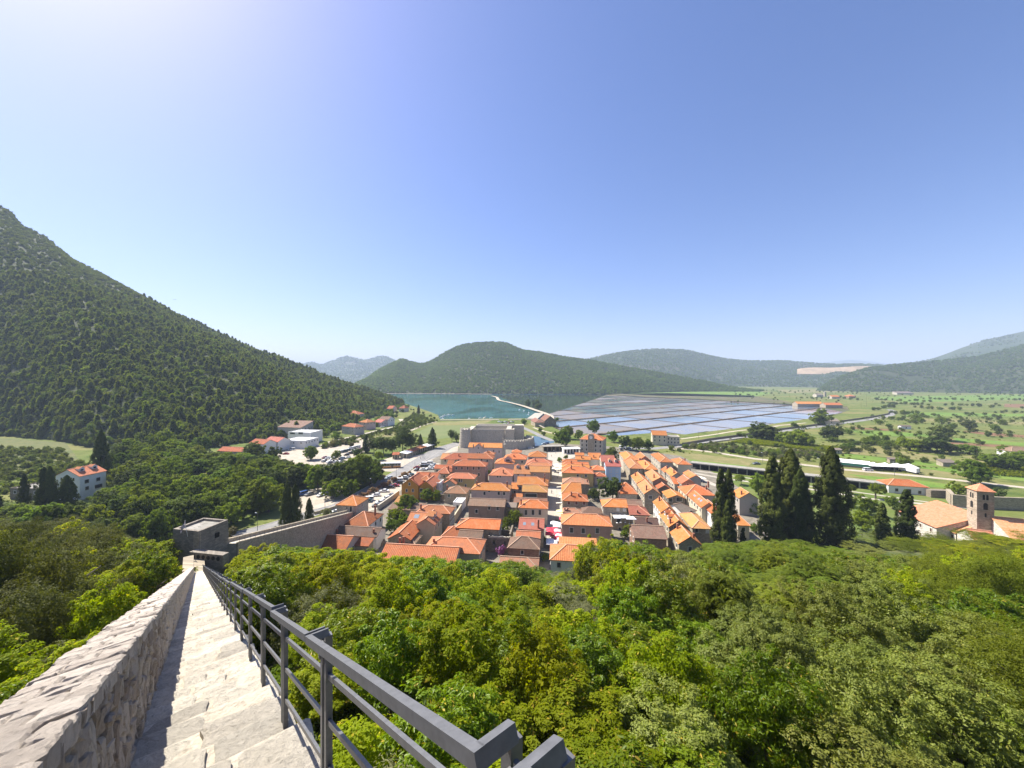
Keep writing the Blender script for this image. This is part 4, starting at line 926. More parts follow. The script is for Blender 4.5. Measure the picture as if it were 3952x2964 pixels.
Hh('d3', 'D1', 240, 875, 552, 750, 6.6, 'GA', 'salmon', 'ochre', 'ochre gabled house with pale framed windows, left half of the double house', vf=640, win=((385, 857, .8, 1.1), (335, 975, .8, 1.2), (450, 975, .8, 1.2), (450, 1085, .8, 1.0)), chim=((.62, .12, 1.3),), swin=False)
Hh('d4', 'D1', 572, 908, 820, 778, 6.0, 'GA', 'salmon', 'ochre', 'ochre gabled house with dark windows, right half of the double house', vf=695, win=((607, 970, 1.3, 1.4), (727, 970, 1.3, 1.4), (607, 1080, 1.3, 1.4), (735, 1080, 1.3, 1.4)))
Hh('d5', 'D1', 830, 850, 948, 782, 6.0, 'F', 'concrete', 'white', 'white house with flat planted roof terrace beside the ochre gable', nwin=0, swin=2)
Hh('d6', 'D1', 1015, 855, 1240, 775, 4.6, 'GA', 'salmon', 'cream', 'low gabled outbuilding in front of the yellow house', vf=740, nwin=0, swin=False)
Hh('d7', 'D1', 1035, 1020, 1430, 880, 4.6, 'HX', 'mottled', 'stone', 'old stone house with mottled brown and orange hipped roof', win=((1120, 1070, .9, 1.3, 'shut_green'),), chim=((.05, .3),))
Hh('d8', 'C3', 705, 640, 1030, 577, 7.5, 'HX', 'orange', 'greypink', 'stained pinkish grey house with bright orange hipped roof', win=((818, 672, .9, 1.4), (940, 672), (985, 674), (858, 656, .8, .5)), chim=((.12, .3, 1.5), (.92, .35, 1.5)))
Hh('d9', 'C3', 682, 775, 985, 712, 6.6, 'GX', 'brown', 'dark', 'blackened stone house with old brown straight roof', win=((858, 795, .8, 1.5), (750, 825), (930, 800)), swin=False)
Hh('e0', 'C3', 550, 757, 628, 716, 3.2, 'F', 'white_paint', 'white', 'small white flat roofed garage in a walled yard', nwin=1, swin=False)
Hh('e1', 'D1', 115, 1190, 362, 1072, 3.2, 'S', 'ochre', 'stone', 'lean-to shed with ochre stained roof below the ochre house', nwin=0, swin=False)
Hh('e2', 'D1', 0, 1320, 625, 1195, 3.4, 'S', 'brown', 'stone', 'long low shed with brown roof above the garden trees', nwin=0, swin=False)
Hh('e3', 'D1', 515, 1380, 1130, 1240, 7.2, 'HX', 'salmon', 'stone', 'salmon hipped house with windowed side wall along the lane', chim=((.1, .2, 1.6),), nwin=0, swin=5, ws=(.7, 1.3), srow=2)
Hh('e4', 'D1', 355, 1535, 790, 1375, 6.0, 'GX', 'salmon', 'stone_pale', 'salmon roofed house with a glass skylight beside the lane', nwin=0, swin=False)
Hh('e5', 'D4', 540, 437, 835, 345, 7.2, 'GA', 'salmon', 'beige', 'gabled beige house with white side wall and two dormers on the lane', vf=200, nwin=0, swin=3, ws=(.8, 1.5))
Hh('e6', 'D4', 75, 675, 440, 575, 5.4, 'GA', 'orange', 'stone', 'orange roof house with bright edge beside the beige gable', vf=372, nwin=0, swin=False)
Hh('e7', 'D4', 228, 748, 505, 605, 4.2, 'HX', 'brown', 'stone', 'low house with dark brown roof and white topped chimneys', chim=((.5, .35, .9), (.45, .8, 1.0)), nwin=0, swin=False)
Hh('e8', 'D4', 640, 870, 1572, 632, 6, 'HX', 'salmon', 'beige', 'house with broad salmon hipped roof half hidden behind the ribbed roof', nwin=0, swin=2, chim=((.15, .3, .7),))
Hh('e9', 'D4', -120, 1135, 1120, 768, 5, 'GX', 'big', 'grey', 'nearest house with a large ribbed roof and grey gable wall', nwin=0, swin=False, D=13.5, chim=((.1, .8, 1.8), (.14, .85, 2.2)))
Hh('f0', 'D4', 1190, 490, 1890, 330, 7, 'HXL', 'orange', 'stone', 'long bright orange roof at the back of the brown terrace row', nwin=0, swin=2)
Hh('f1', 'D4', 1232, 515, 1835, 398, 6.2, 'GX', 'brown', 'stone', 'brown roof with raised white party walls, middle of the terrace row', nwin=0, swin=1, D=7.5)
Hh('f2', 'D4', 1228, 650, 1600, 530, 5.6, 'GX', 'brown', 'white', 'brown roof in front of the terrace row with a white end wall', nwin=0, swin=1)
Hh('f3', 'D4', 965, 628, 1235, 465, 5.2, 'HXL', 'terra', 'stone', 'terracotta hip at the lane corner beside the brown roofs', nwin=0, swin=False)
Hh('f4', 'D5', 50, 822, 550, 628, 5.6, 'HX', 'brown', 'brick', 'old brick and stone house with steep ribbed brown hipped roof', win=((278, 897, .8, 1.1),), p=.6, swin=2)
Hh('f5', 'D5', 185, 650, 565, 580, 6, 'GX', 'salmon', 'stone', 'thin salmon roof strip behind the steep brown hipped house', nwin=0, swin=False)
Hh('f6', 'D5', 230, 512, 622, 330, 6, 'GX', 'red', 'stone', 'smooth red roof with two skylights beside the main street', nwin=0, chim=((.8, .06, 2.6),), swin=2)
Hh('f7', 'D5', -90, 1130, 525, 962, 4.6, 'HXR', 'mottled', 'brick', 'low mottled roof at the foot of the hillside bushes', nwin=0, swin=False)
Hh('f8', 'D5', 225, 163, 690, 28, 6.4, 'HX', 'orange', 'cream', 'cream house with three tall framed windows and orange hip at the street', win=((340, 245, 1.0, 1.9), (455, 245, 1.0, 1.9), (568, 245, 1.0, 1.9)), chim=((.06, .25, 1.4),))
Hh('f9', 'D5', 20, 155, 170, 80, 5.2, 'S', 'grey', 'stone', 'grey flat sloped annex left of the cream house', nwin=1, swin=False)
Hh('g0', 'D2', 600, 1190, 1200, 1128, 6.0, 'GX', 'mottled', 'stone', 'low mottled roof with little pinnacles behind the cream house', nwin=0, swin=False)
Hh('g1', 'D2', 755, 992, 1205, 862, 7, 'HXR', 'ochre', 'brick', 'house with lichen yellow roof and a deep loggia opening', win=((910, 1065, 5.0, 1.5, 'glass'),), swin=2)
Hh('g2', 'D2', 655, 868, 1215, 712, 7.6, 'HXR', 'orange', 'grey', 'house with striped orange and grey roof beside the main street', win=((710, 932, .9, 1.6),), chim=((.9, .3, 1.6), (.9, .6, 1.6)), swin=3)
Hh('g3', 'D2', 548, 945, 662, 825, 6, 'GX', 'orange', 'grey', 'narrow orange roof between the stained house and the striped roof', swin=False)
Hh('g4', 'D2', 560, 1112, 812, 1030, 4, 'S', 'terra', 'stone', 'lean-to terracotta roof in the courtyard below the loggia', nwin=0, swin=False)
Hh('g5', 'D2', 130, 692, 562, 540, 5.8, 'HX', 'salmon', 'pink', 'pink house with paired small windows and chimney, near the pink brown block', win=((290, 718, .8, .9), (342, 718, .8, .9)), chim=((.6, .15, 1.6),))
Hh('g6', 'D2', 590, 662, 895, 500, 6.6, 'GX', 'salmon', 'rosy', 'rosy house with two white arched dormers and rubble chimneys', nwin=0, win=((675, 690, .8, 1.2), (805, 692, .8, 1.2, 'shut_red')), swin=False)
Hh('g7', 'D2', 895, 628, 1252, 515, 7.6, 'GX', 'ochre', 'pinkbrown', 'house with bright ochre orange roof beside the main street', nwin=2, ws=(.7, .7), swin=2)
Hh('g8', 'D2', 850, 508, 1290, 458, 8, 'HX', 'salmon', 'stone', 'house with long salmon roof one step behind the ochre roof', nwin=0, swin=2)
Hh('g9', 'D2', 820, 485, 1295, 375, 8.0, 'HX', 'salmon', 'stone', 'broad salmon hipped house second from the square on the street', nwin=0, swin=2, chim=((.35, .3),))
Hh('h0', 'D2', 240, 472, 585, 352, 7, 'HX', 'orange', 'pink', 'pink house with a wide front gable holding two windows', nwin=0, swin=False)
Hh('h1', 'D2', 400, 388, 815, 278, 8, 'HX', 'orange', 'cream', 'large cream house with orange hipped roof below the church square', nwin=3, chim=((.45, .2, 1.0),))
Hh('h2', 'D2', 860, 347, 1190, 235, 8, 'HX', 'orange', 'rosy', 'corner house with orange hipped roof on the square', nwin=3)
Hh('h4', 'D2', 550, 268, 722, 206, 6, 'HX', 'orange', 'cream', 'little hipped roof peeping out behind the large cream house', nwin=0, swin=False)
# right of the main street
Hh('i0', 'D2', 1490, 645, 2070, 525, 7, 'HX', 'orange', 'yellow', 'yellow house with orange hipped roof and tall chimney on the street', win=((1780, 698, .9, 1.2), (1930, 702, .9, 1.3), (1852, 708, .5, .5)), chim=((.3, .3, 1.8), (.55, .8, .8)))
Hh('i1', 'D2', 1495, 550, 1990, 480, 7.4, 'HXL', 'orange', 'cream', 'first orange hipped roof behind the yellow street house', nwin=0, chim=((.75, .3),))
Hh('i2', 'D2', 1492, 498, 1975, 438, 7.4, 'HXL', 'orange', 'cream', 'second stepped orange roof behind the yellow street house', nwin=0, chim=((.35, .25, 1.3),))
Hh('i3', 'D2', 1495, 440, 1760, 400, 7.0, 'HXL', 'orange', 'cream', 'last small orange roof before the square on the right side', nwin=0)
Hh('i4', 'D2', 1745, 400, 2015, 335, 7, 'GX', 'orange', 'cream', 'orange roof with satellite dish behind the stepped roofs', nwin=0, chim=((.4, .2),))
Hh('i5', 'D2', 1735, 318, 1890, 270, 7, 'GX', 'orange', 'pinkbrown', 'small dark walled house on the corner of the square', nwin=1)
Hh('i6', 'C4', 385, 380, 487, 325, 7, 'GX', 'orange', 'white', 'white house with orange roof and twin shutters beside the square', nwin=2, wstyle='shut_white', chim=((.4, .15, 1.2),))
Hh('i7', 'C4', 490, 400, 605, 345, 8, 'GX', 'red', 'cream', 'red roofed house joined behind the light blue house', nwin=0)
Hh('i8', 'C4', 528, 440, 655, 392, 8.6, 'GX', 'red', 'blue', 'tall light blue house with two white dormers', win=((568, 480, 1.0, 1.7, 'shut_blue'), (622, 480, 1.0, 1.7, 'shut_blue'), (568, 528, 1.0, 1.7, 'shut_blue'), (622, 528, 1.0, 1.7, 'shut_blue')), swin=2)
Hh('i9', 'C4', 405, 472, 517, 430, 5.6, 'HX', 'orange', 'cream', 'little orange hipped roof next to the light blue house', nwin=0, swin=False)
Hh('j0', 'C4', 430, 525, 527, 490, 4.6, 'HX', 'terra', 'rosy', 'low terracotta house with balcony under the little hipped roof', nwin=2, ws=(.8, 1.1))
Hh('j1', 'D2', 1505, 842, 1985, 722, 6, 'HX', 'mottled', 'stone', 'old house with weathered mottled hip beside the cafe parasols', nwin=0, chim=((.95, .2, .8),))
Hh('j2', 'D2', 1490, 1025, 1838, 815, 6.5, 'HXL', 'orange', 'stone_pale', 'orange roof cut short on the right over the walled garden', nwin=0, swin=2)
Hh('j3', 'D2', 1502, 1162, 1965, 1010, 6.3, 'HX', 'orange', 'stone', 'stone house with three dark red shuttered windows and bright hip', win=((1612, 1210, .9, 1.2, 'shut_red'), (1755, 1210, .9, 1.2, 'shut_red'), (1895, 1212, .9, 1.2, 'shut_red')), chim=((.35, .3, 1.5), (.65, .3, .8)))
Hh('j4', 'D5', 950, 242, 1245, 170, 4.2, 'HX', 'mottled', 'stone', 'low mottled roof tucked behind the long orange hipped house', nwin=0, swin=False, chim=((.1, .2, .8), (.25, .2, .8)))
Hh('j5', 'D5', 1268, 250, 1590, 138, 4.2, 'HX', 'brown', 'stone', 'pointed brown roof partly wrapped in green net', nwin=0, swin=False, p=.62, caps=False)
Hh('j6', 'D5', 930, 435, 1748, 250, 6.6, 'HX', 'big', 'pinkbrown', 'long brown plastered house with ribbed orange hip beside red parasols', win=((1088, 535, 1.1, 1.7), (1280, 545, 1.1, 1.7), (1512, 545, 1.1, 1.7)), swin=2)
Hh('j7', 'D5', 895, 755, 1500, 645, 3.8, 'S', 'big', 'stone', 'lean-to ribbed roof in front of the long brown plastered house', nwin=0, swin=False)
Hh('j8', 'D5', 745, 1015, 1290, 757, 5.6, 'HXL', 'big', 'white', 'nearest street house with ribbed orange hip and balcony', nwin=2, swin=2)
Hh('k0', 'D3', 190, 1045, 555, 920, 7, 'HXL', 'orange', 'stone_pale', 'pale stone house with orange roof above the parasol terrace', win=((415, 1085, 1.0, 1.5, 'shut_white'), (512, 1088, 1.0, 1.5, 'shut_white')), swin=2)
Hh('k1', 'D3', 550, 1030, 785, 940, 6, 'GX', 'brown', 'stone', 'brown old roof behind the reddish hipped roof', nwin=0, swin=False)
Hh('k2', 'D3', 600, 1165, 895, 1025, 5.5, 'HXR', 'red', 'stone', 'reddish hipped roof right of the parasol terrace', nwin=0, chim=((.4, .1, .8),), swin=False)
Hh('k3', 'D3', 700, 1325, 1035, 1205, 5.2, 'GX', 'darkbrown', 'stone_dark', 'dark brown roof with single chimney behind the nearest brown roof', nwin=0, chim=((.5, .2, 1.4),), swin=False)
Hh('k4', 'D3', 672, 1518, 1155, 1325, 5.6, 'GX', 'brown', 'brick', 'nearest brown roofed house with pale left verge above the bushes', nwin=0, swin=2)
Hh('k5', 'D3', 425, 845, 708, 670, 5.4, 'HX', 'orange', 'stone_pale', 'orange hipped roof rising behind the dark courtyard tree', nwin=0, p=.6)
Hh('k6', 'D3', 320, 1215, 705, 1170, 4.4, 'F', 'pale_paving', 'stone', 'stone terrace building with white parasols on its flat roof', win=((430, 1255, 1.8, 1.8), (440, 1385, .9, 1.1)), D=8, swin=False)
# rows whose ridges run down the slope of the view
Hh('l0', 'D3', 525, 335, 718, 262, 8, 'HA', 'orange', 'stone_pale', 'first house at the far end of the left row with scaffolded wall', vf=205, swin=4)
Hh('l1', 'D3', 728, 352, 920, 250, 7.6, 'GA', 'orange', 'dark', 'gabled house with a pair of white framed attic windows', vf=214, win=((750, 322, .8, .8, 'glass'), (788, 320, .8, .8, 'glass')), swin=2)
Hh('l2', 'D3', 598, 463, 802, 372, 7.4, 'HA', 'salmon', 'stone', 'stone house with salmon hip, second in the left row', vf=314, win=((740, 488, .8, .9),), swin=4)
Hh('l3', 'D3', 828, 478, 1018, 408, 7.4, 'HA', 'orange', 'stone', 'orange hipped house with chimney, right of the salmon hip', vf=334, chim=((.25, .35, 1.5),), swin=3)
Hh('l4', 'D3', 1062, 366, 1250, 288, 9, 'HA', 'orange', 'stone_pale', 'tall pale house with bare front at the far right of the rows', vf=226, nwin=0, swin=4, srow=2)
Hh('l5', 'D3', 1328, 402, 1530, 340, 8, 'HA', 'orange', 'cream', 'cream cube house with a chimney next to the long arcade', vf=304, nwin=0, swin=2, chim=((.7, .3, 1.4),))
Hh('l6', 'D3', 705, 690, 905, 628, 8, 'GA', 'orange', 'stone_pale', 'orange roofed upper half of the long two roof row house', vf=520, nwin=0, swin=4, srow=2, chim=((.2, .75, 1.3),))
Hh('l7', 'D3', 820, 852, 1060, 768, 8, 'GA', 'salmon', 'stone', 'long stone gable house with a faded roof and one square window', vf=632, win=((910, 905, 1.3, 1.3),), swin=5, srow=2, chim=((.18, .12, 2.0),))
Hh('l8', 'D3', 945, 662, 1168, 600, 6.6, 'GA', 'salmon', 'stone', 'house with roof of faded patch and dark chimney, middle row', vf=478, nwin=0, swin=3, chim=((.2, .2, 1.6),))
Hh('l9', 'D3', 1030, 775, 1218, 718, 4.8, 'GA', 'terra', 'stone_dark', 'small low gable over a shaded arch', vf=665, nwin=1, swin=1)
Hh('m0', 'D3', 1235, 588, 1395, 518, 7.6, 'GA', 'orange', 'stone_pale', 'pale stone house with tall chimney in the second row', vf=446, nwin=0, swin=4, srow=2, chim=((.3, .15, 1.6),))
Hh('m1', 'D3', 1130, 525, 1250, 482, 7, 'GA', 'orange', 'stone_pale', 'smaller house behind the pale stone house with its own chimney', vf=437, nwin=0, swin=2, chim=((.4, .3, 1.6),))
Hh('m2', 'D3', 1515, 612, 1680, 568, 6, 'GA', 'orange', 'grey', 'house with weathered grey gable wall next to the park', vf=490, nwin=0, swin=2)
Hh('m3', 'D3', 1390, 697, 1592, 628, 7.8, 'GA', 'salmon', 'stone', 'house with a single white framed window in its stone gable', vf=562, win=((1480, 712, .9, .9),), swin=3, srow=2)
Hh('m4', 'D3', 1278, 700, 1330, 672, 6.4, 'S', 'orange', 'stone_pale', 'narrow pale annex leaning on the single window gable', D=6, nwin=0, swin=1)
Hh('m5', 'D3', 1178, 915, 1440, 868, 5, 'GA', 'orange', 'stone_dark', 'low workshop with dark arched front and orange roof', vf=776, win=((1215, 945, 1.6, 1.6), (1350, 935, 2.4, 1.7)), swin=2)
Hh('m6', 'D3', 1462, 862, 1895, 702, 6.6, 'HX', 'orange', 'cream', 'widest orange hipped roof beside the tall cypresses', nwin=0, swin=3, chim=((.8, .3, 1.2), (.95, .5, 1.2)))
Hh('m7', 'D3', 1692, 1062, 1900, 948, 6.4, 'GA', 'orange', 'cream', 'long orange slope with three skylights ahead of the widest roof', vf=805, nwin=0, swin=5)
Hh('m8', 'D3', 1862, 1165, 2062, 1062, 6, 'GA', 'orange', 'white', 'white walled house with small square windows half behind the cypresses', vf=940, nwin=0, swin=4, ws=(.6, .8))
Hh('m9', 'D3', 1075, 1132, 1295, 1018, 8, 'GA', 'orange', 'white', 'tall white sided house with dark chimney in the near left row', vf=897, nwin=0, swin=4, srow=2, chim=((.3, .75, 1.6),))
Hh('n0', 'D3', 1195, 1357, 1482, 1252, 7, 'GA', 'orange', 'stone', 'nearest row house with two lean dormers and stone gable', vf=1064, win=((1290, 1372, 1.0, 1.2, 'shut_brown'),), swin=3, chim=((.12, .1, 1.5),))
Hh('n1', 'D3', 1402, 1145, 1600, 1010, 4.6, 'HXR', 'grey', 'white', 'grey roofed low house with three small white windows', win=((1440, 1165, .9, .7), (1482, 1145, .9, .7), (1525, 1122, .9, .7)), th=-24, swin=False)
Hh('n2', 'D3', 1552, 1372, 1840, 1252, 5.5, 'HA', 'ochre', 'stone', 'ochre orange hipped house with shutters behind the near cypress', vf=1140, win=((1612, 1410, .9, 1.3), (1780, 1415, 1.0, 1.4, 'shut_white')), swin=2)
Hh('n3', 'D3', 1345, 1612, 1682, 1498, 6, 'GA', 'orange', 'stone', 'nearest orange gable roof rising from the hillside bushes', vf=1335, nwin=1, swin=2, chim=((.75, .2, 1.2), (.3, .95, 1.4)))
Hh('n4', 'C4', 1668, 712, 1825, 665, 7, 'GA', 'orange', 'grey', 'house with a grey gable between the two cypress groups', vf=622, nwin=0, swin=2, chim=((.2, .2, 1.4),))
Hh('n5', 'C4', 1655, 942, 1752, 852, 5, 'HXR', 'orange', 'cream', 'small cream house with orange roof right of the near cypresses', nwin=1, swin=False)
# along the town wall, left
Hh('o0', 'D6', 325, 1482, 745, 1335, 8, 'HX', 'orange', 'stone_pale', 'small square gatehouse with orange pyramid roof on the town wall', win=((548, 1550, .5, .8), (632, 1575, .9, 1.9)), swin=1, ws=(.5, 1.0), D=9.3, cat='gatehouse', name='gatehouse')
Hh('o1', 'C2', 1608, 1382, 1812, 1263, 4.6, 'HX', 'terra', 'white', 'terracotta hipped house with tall chimney beside the gatehouse', nwin=0, chim=((.92, .6, 2.2),), swin=3)
Hh('o2', 'C2', 1502, 1466, 1885, 1390, 4.4, 'GX', 'darkbrown', 'white', 'long dark brown roof between the town wall and the terracotta hip', nwin=0, swin=False, chim=((.12, .05, 1.2), (.9, .2, 1.0)))
Hh('o3', 'C2', 1350, 1588, 1612, 1466, 4.8, 'GX', 'terra', 'grey', 'terracotta tiled gable house just above the yellow bushes', nwin=0, swin=1)
Hh('o4', 'C2', 1060, 1562, 1215, 1505, 4.4, 'GX', 'terra', 'stone', 'leftmost low terracotta roof against the town wall', nwin=0, swin=False)
Hh('o5', 'C2', 1240, 1602, 1365, 1535, 3.6, 'GX', 'terra', 'stone', 'small terracotta roof between the leftmost roof and the tiled gable', nwin=0, swin=False)
Hh('o6', 'C2', 1620, 1552, 1815, 1487, 4, 'S', 'terra', 'stone', 'shallow terracotta lean-to beside the rubble ruin', nwin=0, swin=False)
# houses across the valley
V_ = dict(p=.42)
Hh('p0', 'C1', 680, 528, 905, 432, 11, 'GX', 'salmon', 'white', 'white three storey villa with salmon roof and balconies in the valley', th=-85, nwin=0, win=((740, 570, 1.6, 1.6), (838, 552, 1.6, 1.6), (742, 628, 1.4, 1.6), (840, 610, 3, 1.6)), side='L', swin=2, D=12.2)
Hh('p1', 'C1', 85, 635, 345, 580, 4.6, 'F', 'concrete', 'stone_dark', 'low grey farm building with flat roof behind the slim cypress', th=4, nwin=3, ws=(1.2, 1.2), D=9)
Hh('p2', 'C2', 800, 685, 925, 618, 7, 'GX', 'terra', 'white', 'white house with straight terracotta roof, left half of the long pair', th=20, nwin=2, swin=False, side='L', D=10)
Hh('p3', 'C2', 928, 668, 1045, 602, 7, 'GX', 'red', 'white', 'white house with dull red roof, right half of the long pair', th=20, nwin=2, ws=(.8, 1.1), swin=False, D=11)
Hh('p4', 'C2', 530, 752, 735, 700, 4.4, 'GX', 'terra', 'grey', 'low grey house with terracotta roof left of the white pair', th=10, nwin=1, side='L', swin=1, D=9)
Hh('p5', 'C2', 1085, 665, 1275, 632, 6.2, 'F', 'white_paint', 'white', 'white boxy house with flat roof under the modern block', th=8, nwin=3, ws=(.9, .9))
Hh('p6', 'C2', 1130, 595, 1325, 562, 9, 'F', 'white_paint', 'white', 'modern white block with wide dark balcony openings', th=8, win=((1170, 600, 4.5, 1.8), (1240, 600, 4, 1.8)), swin=False, D=16)
Hh('p7', 'C2', 1042, 548, 1240, 522, 10, 'S', 'brown', 'grey', 'wide brown roofed hall behind the modern white block', th=12, nwin=0, D=16)
Hh('p8', 'C2', 1590, 540, 1700, 500, 7.5, 'HX', 'terra', 'grey', 'grey apartment house with terracotta hip, nearest of the roadside four', th=32, nwin=3, rows=2, ws=(1, 1), D=11)
Hh('p9', 'C2', 1738, 505, 1800, 465, 8, 'HX', 'terra', 'pink', 'pinkish apartment house with balconies, second along the side road', th=32, nwin=2, rows=2, D=12)
Hh('q0', 'C2', 1866, 505, 1925, 480, 5, 'GX', 'red', 'rosy', 'small house with bright red roof between the apartment houses', th=32, nwin=1)
Hh('q1', 'C2', 1905, 482, 1985, 462, 7.5, 'GX', 'brown', 'white', 'long house with white front and brown roof at the road bend', th=20, nwin=3, D=12)
Hh('q2', 'C2', 1595, 440, 1722, 398, 8.5, 'HX', 'terra', 'cream', 'cream villa with wrapped balconies on the slope above the road', th=10, nwin=3, rows=2, ws=(1.2, 1.2))
Hh('q3', 'C2', 1890, 350, 1950, 332, 5.5, 'HX', 'terra', 'cream', 'small cream house on the wooded spur near the bay', th=10)
Hh('q4', 'C2', 1975, 392, 2020, 362, 6, 'GX', 'terra', 'rosy', 'rosy house with a low white wing near the bay', th=10)
Hh('q5', 'C2', 2078, 388, 2125, 362, 6, 'HX', 'terra', 'cream', 'small house beside the last cypress before the bay', th=10)
# right edge of the view
Hh('r0', 'C5', 1055, 932, 1395, 895, 3.8, 'HX', 'orange', 'white', 'low white park house with orange roof and an arched door', th=17, win=((1125, 975, 1.2, 1.4), (1230, 985, 1.6, 1.8), (1322, 995, 1.2, 1.4)), D=9, swin=False)
Hh('r1', 'C5', 2105, 645, 2350, 605, 5, 'HX', 'brown', 'white', 'white house with brown roof cut by the right edge of the fields', th=10, nwin=2)
Hh('r2', 'C5', 1522, 740, 1640, 710, 2.6, 'S', 'grey', 'stone', 'grey stone field hut with sloping slab roof', th=8, nwin=0, swin=False)
Hh('r3', 'C5', 1068, 712, 1160, 698, 2.6, 'S', 'grey', 'stone', 'small open field shelter in the dry field', th=8, nwin=0, swin=False)
Hh('r4', 'C5', 598, 632, 660, 616, 2.8, 'S', 'grey', 'stone', 'grey stone hut at the corner of the vineyard', th=8, nwin=1, swin=False)
Hh('r5', 'C5', 1165, 432, 1250, 422, 3, 'GX', 'grey', 'white', 'white shed standing alone amid green fields', th=8, nwin=1, swin=False)
Hh('r6', 'C5', 500, 385, 640, 362, 4, 'S', 'grey', 'cream', 'pale roadside shed with lean-to at the edge of the salt pans', th=20, nwin=1, swin=False)
Hh('r7', 'C5', 280, 240, 500, 220, 4.5, 'GX', 'orange', 'stone', 'long salt store with orange roof and buttresses, left half', th=4, nwin=0, swin=False)
Hh('r8', 'C5', 520, 250, 665, 230, 4.5, 'GX', 'orange', 'stone', 'long salt store with orange roof and buttresses, right half', th=4, nwin=0, swin=False)
Hh('r9', 'C5', 443, 165, 500, 148, 6, 'GX', 'grey', 'stone_pale', 'small stone church with square tower across the salt pans', th=4, nwin=1, cat='church', name='church', swin=False)
Hh('s0', 'C5', 573, 180, 640, 165, 5, 'GX', 'orange', 'stone_pale', 'farmhouse with orange roof beside the far stone church', th=4, nwin=2, swin=False)
Hh('s1', 'C5', 720, 175, 775, 158, 5, 'HX', 'orange', 'brick', 'brick red farmhouse at the far hamlet', th=4, nwin=2, swin=False)
Hh('s2', 'C5', 1130, 148, 1270, 128, 5, 'S', 'grey', 'stone_pale', 'pale ruin at the foot of the dark right hill', th=4, nwin=2, swin=False)
Hh('s3', 'C7', 1890, 560, 1968, 546, 5, 'GX', 'grey', 'cream', 'lonely pale farm building beyond the salt pans', th=4, nwin=2, swin=False)
Hh('s4', 'C7', 1368, 948, 1490, 918, 8.4, 'GX', 'orange', 'cream', 'yellowish house with orange gable roof by the salt pan road', th=14, nwin=3, rows=2, ws=(.9, 1.5), D=12)
Hh('s5', 'C7', 1490, 965, 1600, 940, 6.8, 'F', 'concrete', 'cream', 'flat roofed yellowish wing beside the salt pan road', th=14, nwin=4, rows=2, ws=(.9, 1.4), D=11)
Hh('s6', 'C7', 365, 842, 445, 782, 5, 'HAF', 'rust', 'stone', 'salt warehouse with rusty roof, left gable', vf=770, th=-8, nwin=0, swin=False, D=26)
Hh('s7', 'C7', 446, 830, 545, 775, 6, 'GA', 'rust', 'stone_dark', 'salt warehouse with a rusty roof and stone gable, right half', th=-8, nwin=2, swin=False, D=24)
# apply the pieces that ride on roofs
def roof_z(h, x, y, kind):
    o, rf, w, D, rise, ctr = h; return rise*(1-abs(y)/(D/2)) if kind == 'X' else rise*(1-abs(x)/(w/2))
def add_dormer(key, fx, fy, ze, kind, rz=0, **k):
    h = hs[key]; o, rf, w, D, rise, ctr = h; x, y = -w/2+w*fx, -D/2+D*fy
    d = dormer(h, x, y, **k); d.location = (x, y, ze+roof_z(h, x, y, kind)); d.rotation_euler = (0, 0, R(rz)); return d
add_dormer('g6', .2, .3, 6.6, 'X', wall='white', w=1.7); add_dormer('g6', .72, .3, 6.6, 'X', wall='white', w=1.7)
add_dormer('i8', .3, .35, 8.6, 'X', wall='white', w=1.3); add_dormer('i8', .72, .35, 8.6, 'X', wall='white', w=1.3)
add_dormer('p0', .3, .25, 11, 'X', w=2.2); add_dormer('p0', .78, .25, 11, 'X', w=2.2)
add_dormer('e5', .8, .35, 7.2, 'A', 90, w=1.6, wall='cream'); add_dormer('e5', .8, .62, 7.2, 'A', 90, w=1.6, wall='cream')
add_dormer('n0', .17, .4, 7, 'A', -90, w=1.6, roof='orange', wall='stone_pale'); add_dormer('n0', .17, .72, 7, 'A', -90, w=1.6, roof='orange', wall='stone_pale')
add_dormer('h0', .68, .15, 7, 'X', w=4.2, hgt=1.7, roof='orange', wall='pink')
MT['sky_glass'] = m_plain('skylight_glass', (.22, .26, .3), .12)
def add_sky(key, fx, fy, ze, kind, w=.8, l=1.1):
    o, rf, wd, D, rise, ctr = hs[key]; x, y = -wd/2+wd*fx, -D/2+D*fy; b = MB(); b.box(-w/2-.08, -l/2-.08, -.1, w/2+.08, l/2+.08, .08)
    s = b.build('skylight', MT['metal_dark'], rf, (x, y, ze+roof_z(hs[key], x, y, kind)+.03)); g = MB(); g.box(-w/2, -l/2, .08, w/2, l/2, .1); q = g.build('pane', MT['sky_glass'], None); COL.objects.unlink(q); bpy.data.objects.remove(q)
    s.data.materials.append(MT['sky_glass']); f = s.data.polygons; f[1].material_index = 1
    a = math.atan2(rise, D/2 if kind == 'X' else wd/2); s.rotation_euler = (a if y < 0 else -a, 0, 0) if kind == 'X' else (0, -a if x < 0 else a, 0)
add_sky('f6', .2, .22, 6, 'X'); add_sky('f6', .55, .22, 6, 'X'); add_sky('e4', .3, .25, 6, 'X', 1.6, 1.6); add_sky('m7', .2, .75, 6.4, 'A', 1.3, 2); add_sky('m7', .25, .45, 6.4, 'A', 1.3, 1.2); add_sky('m7', .25, .3, 6.4, 'A', 1.3, 1.2)
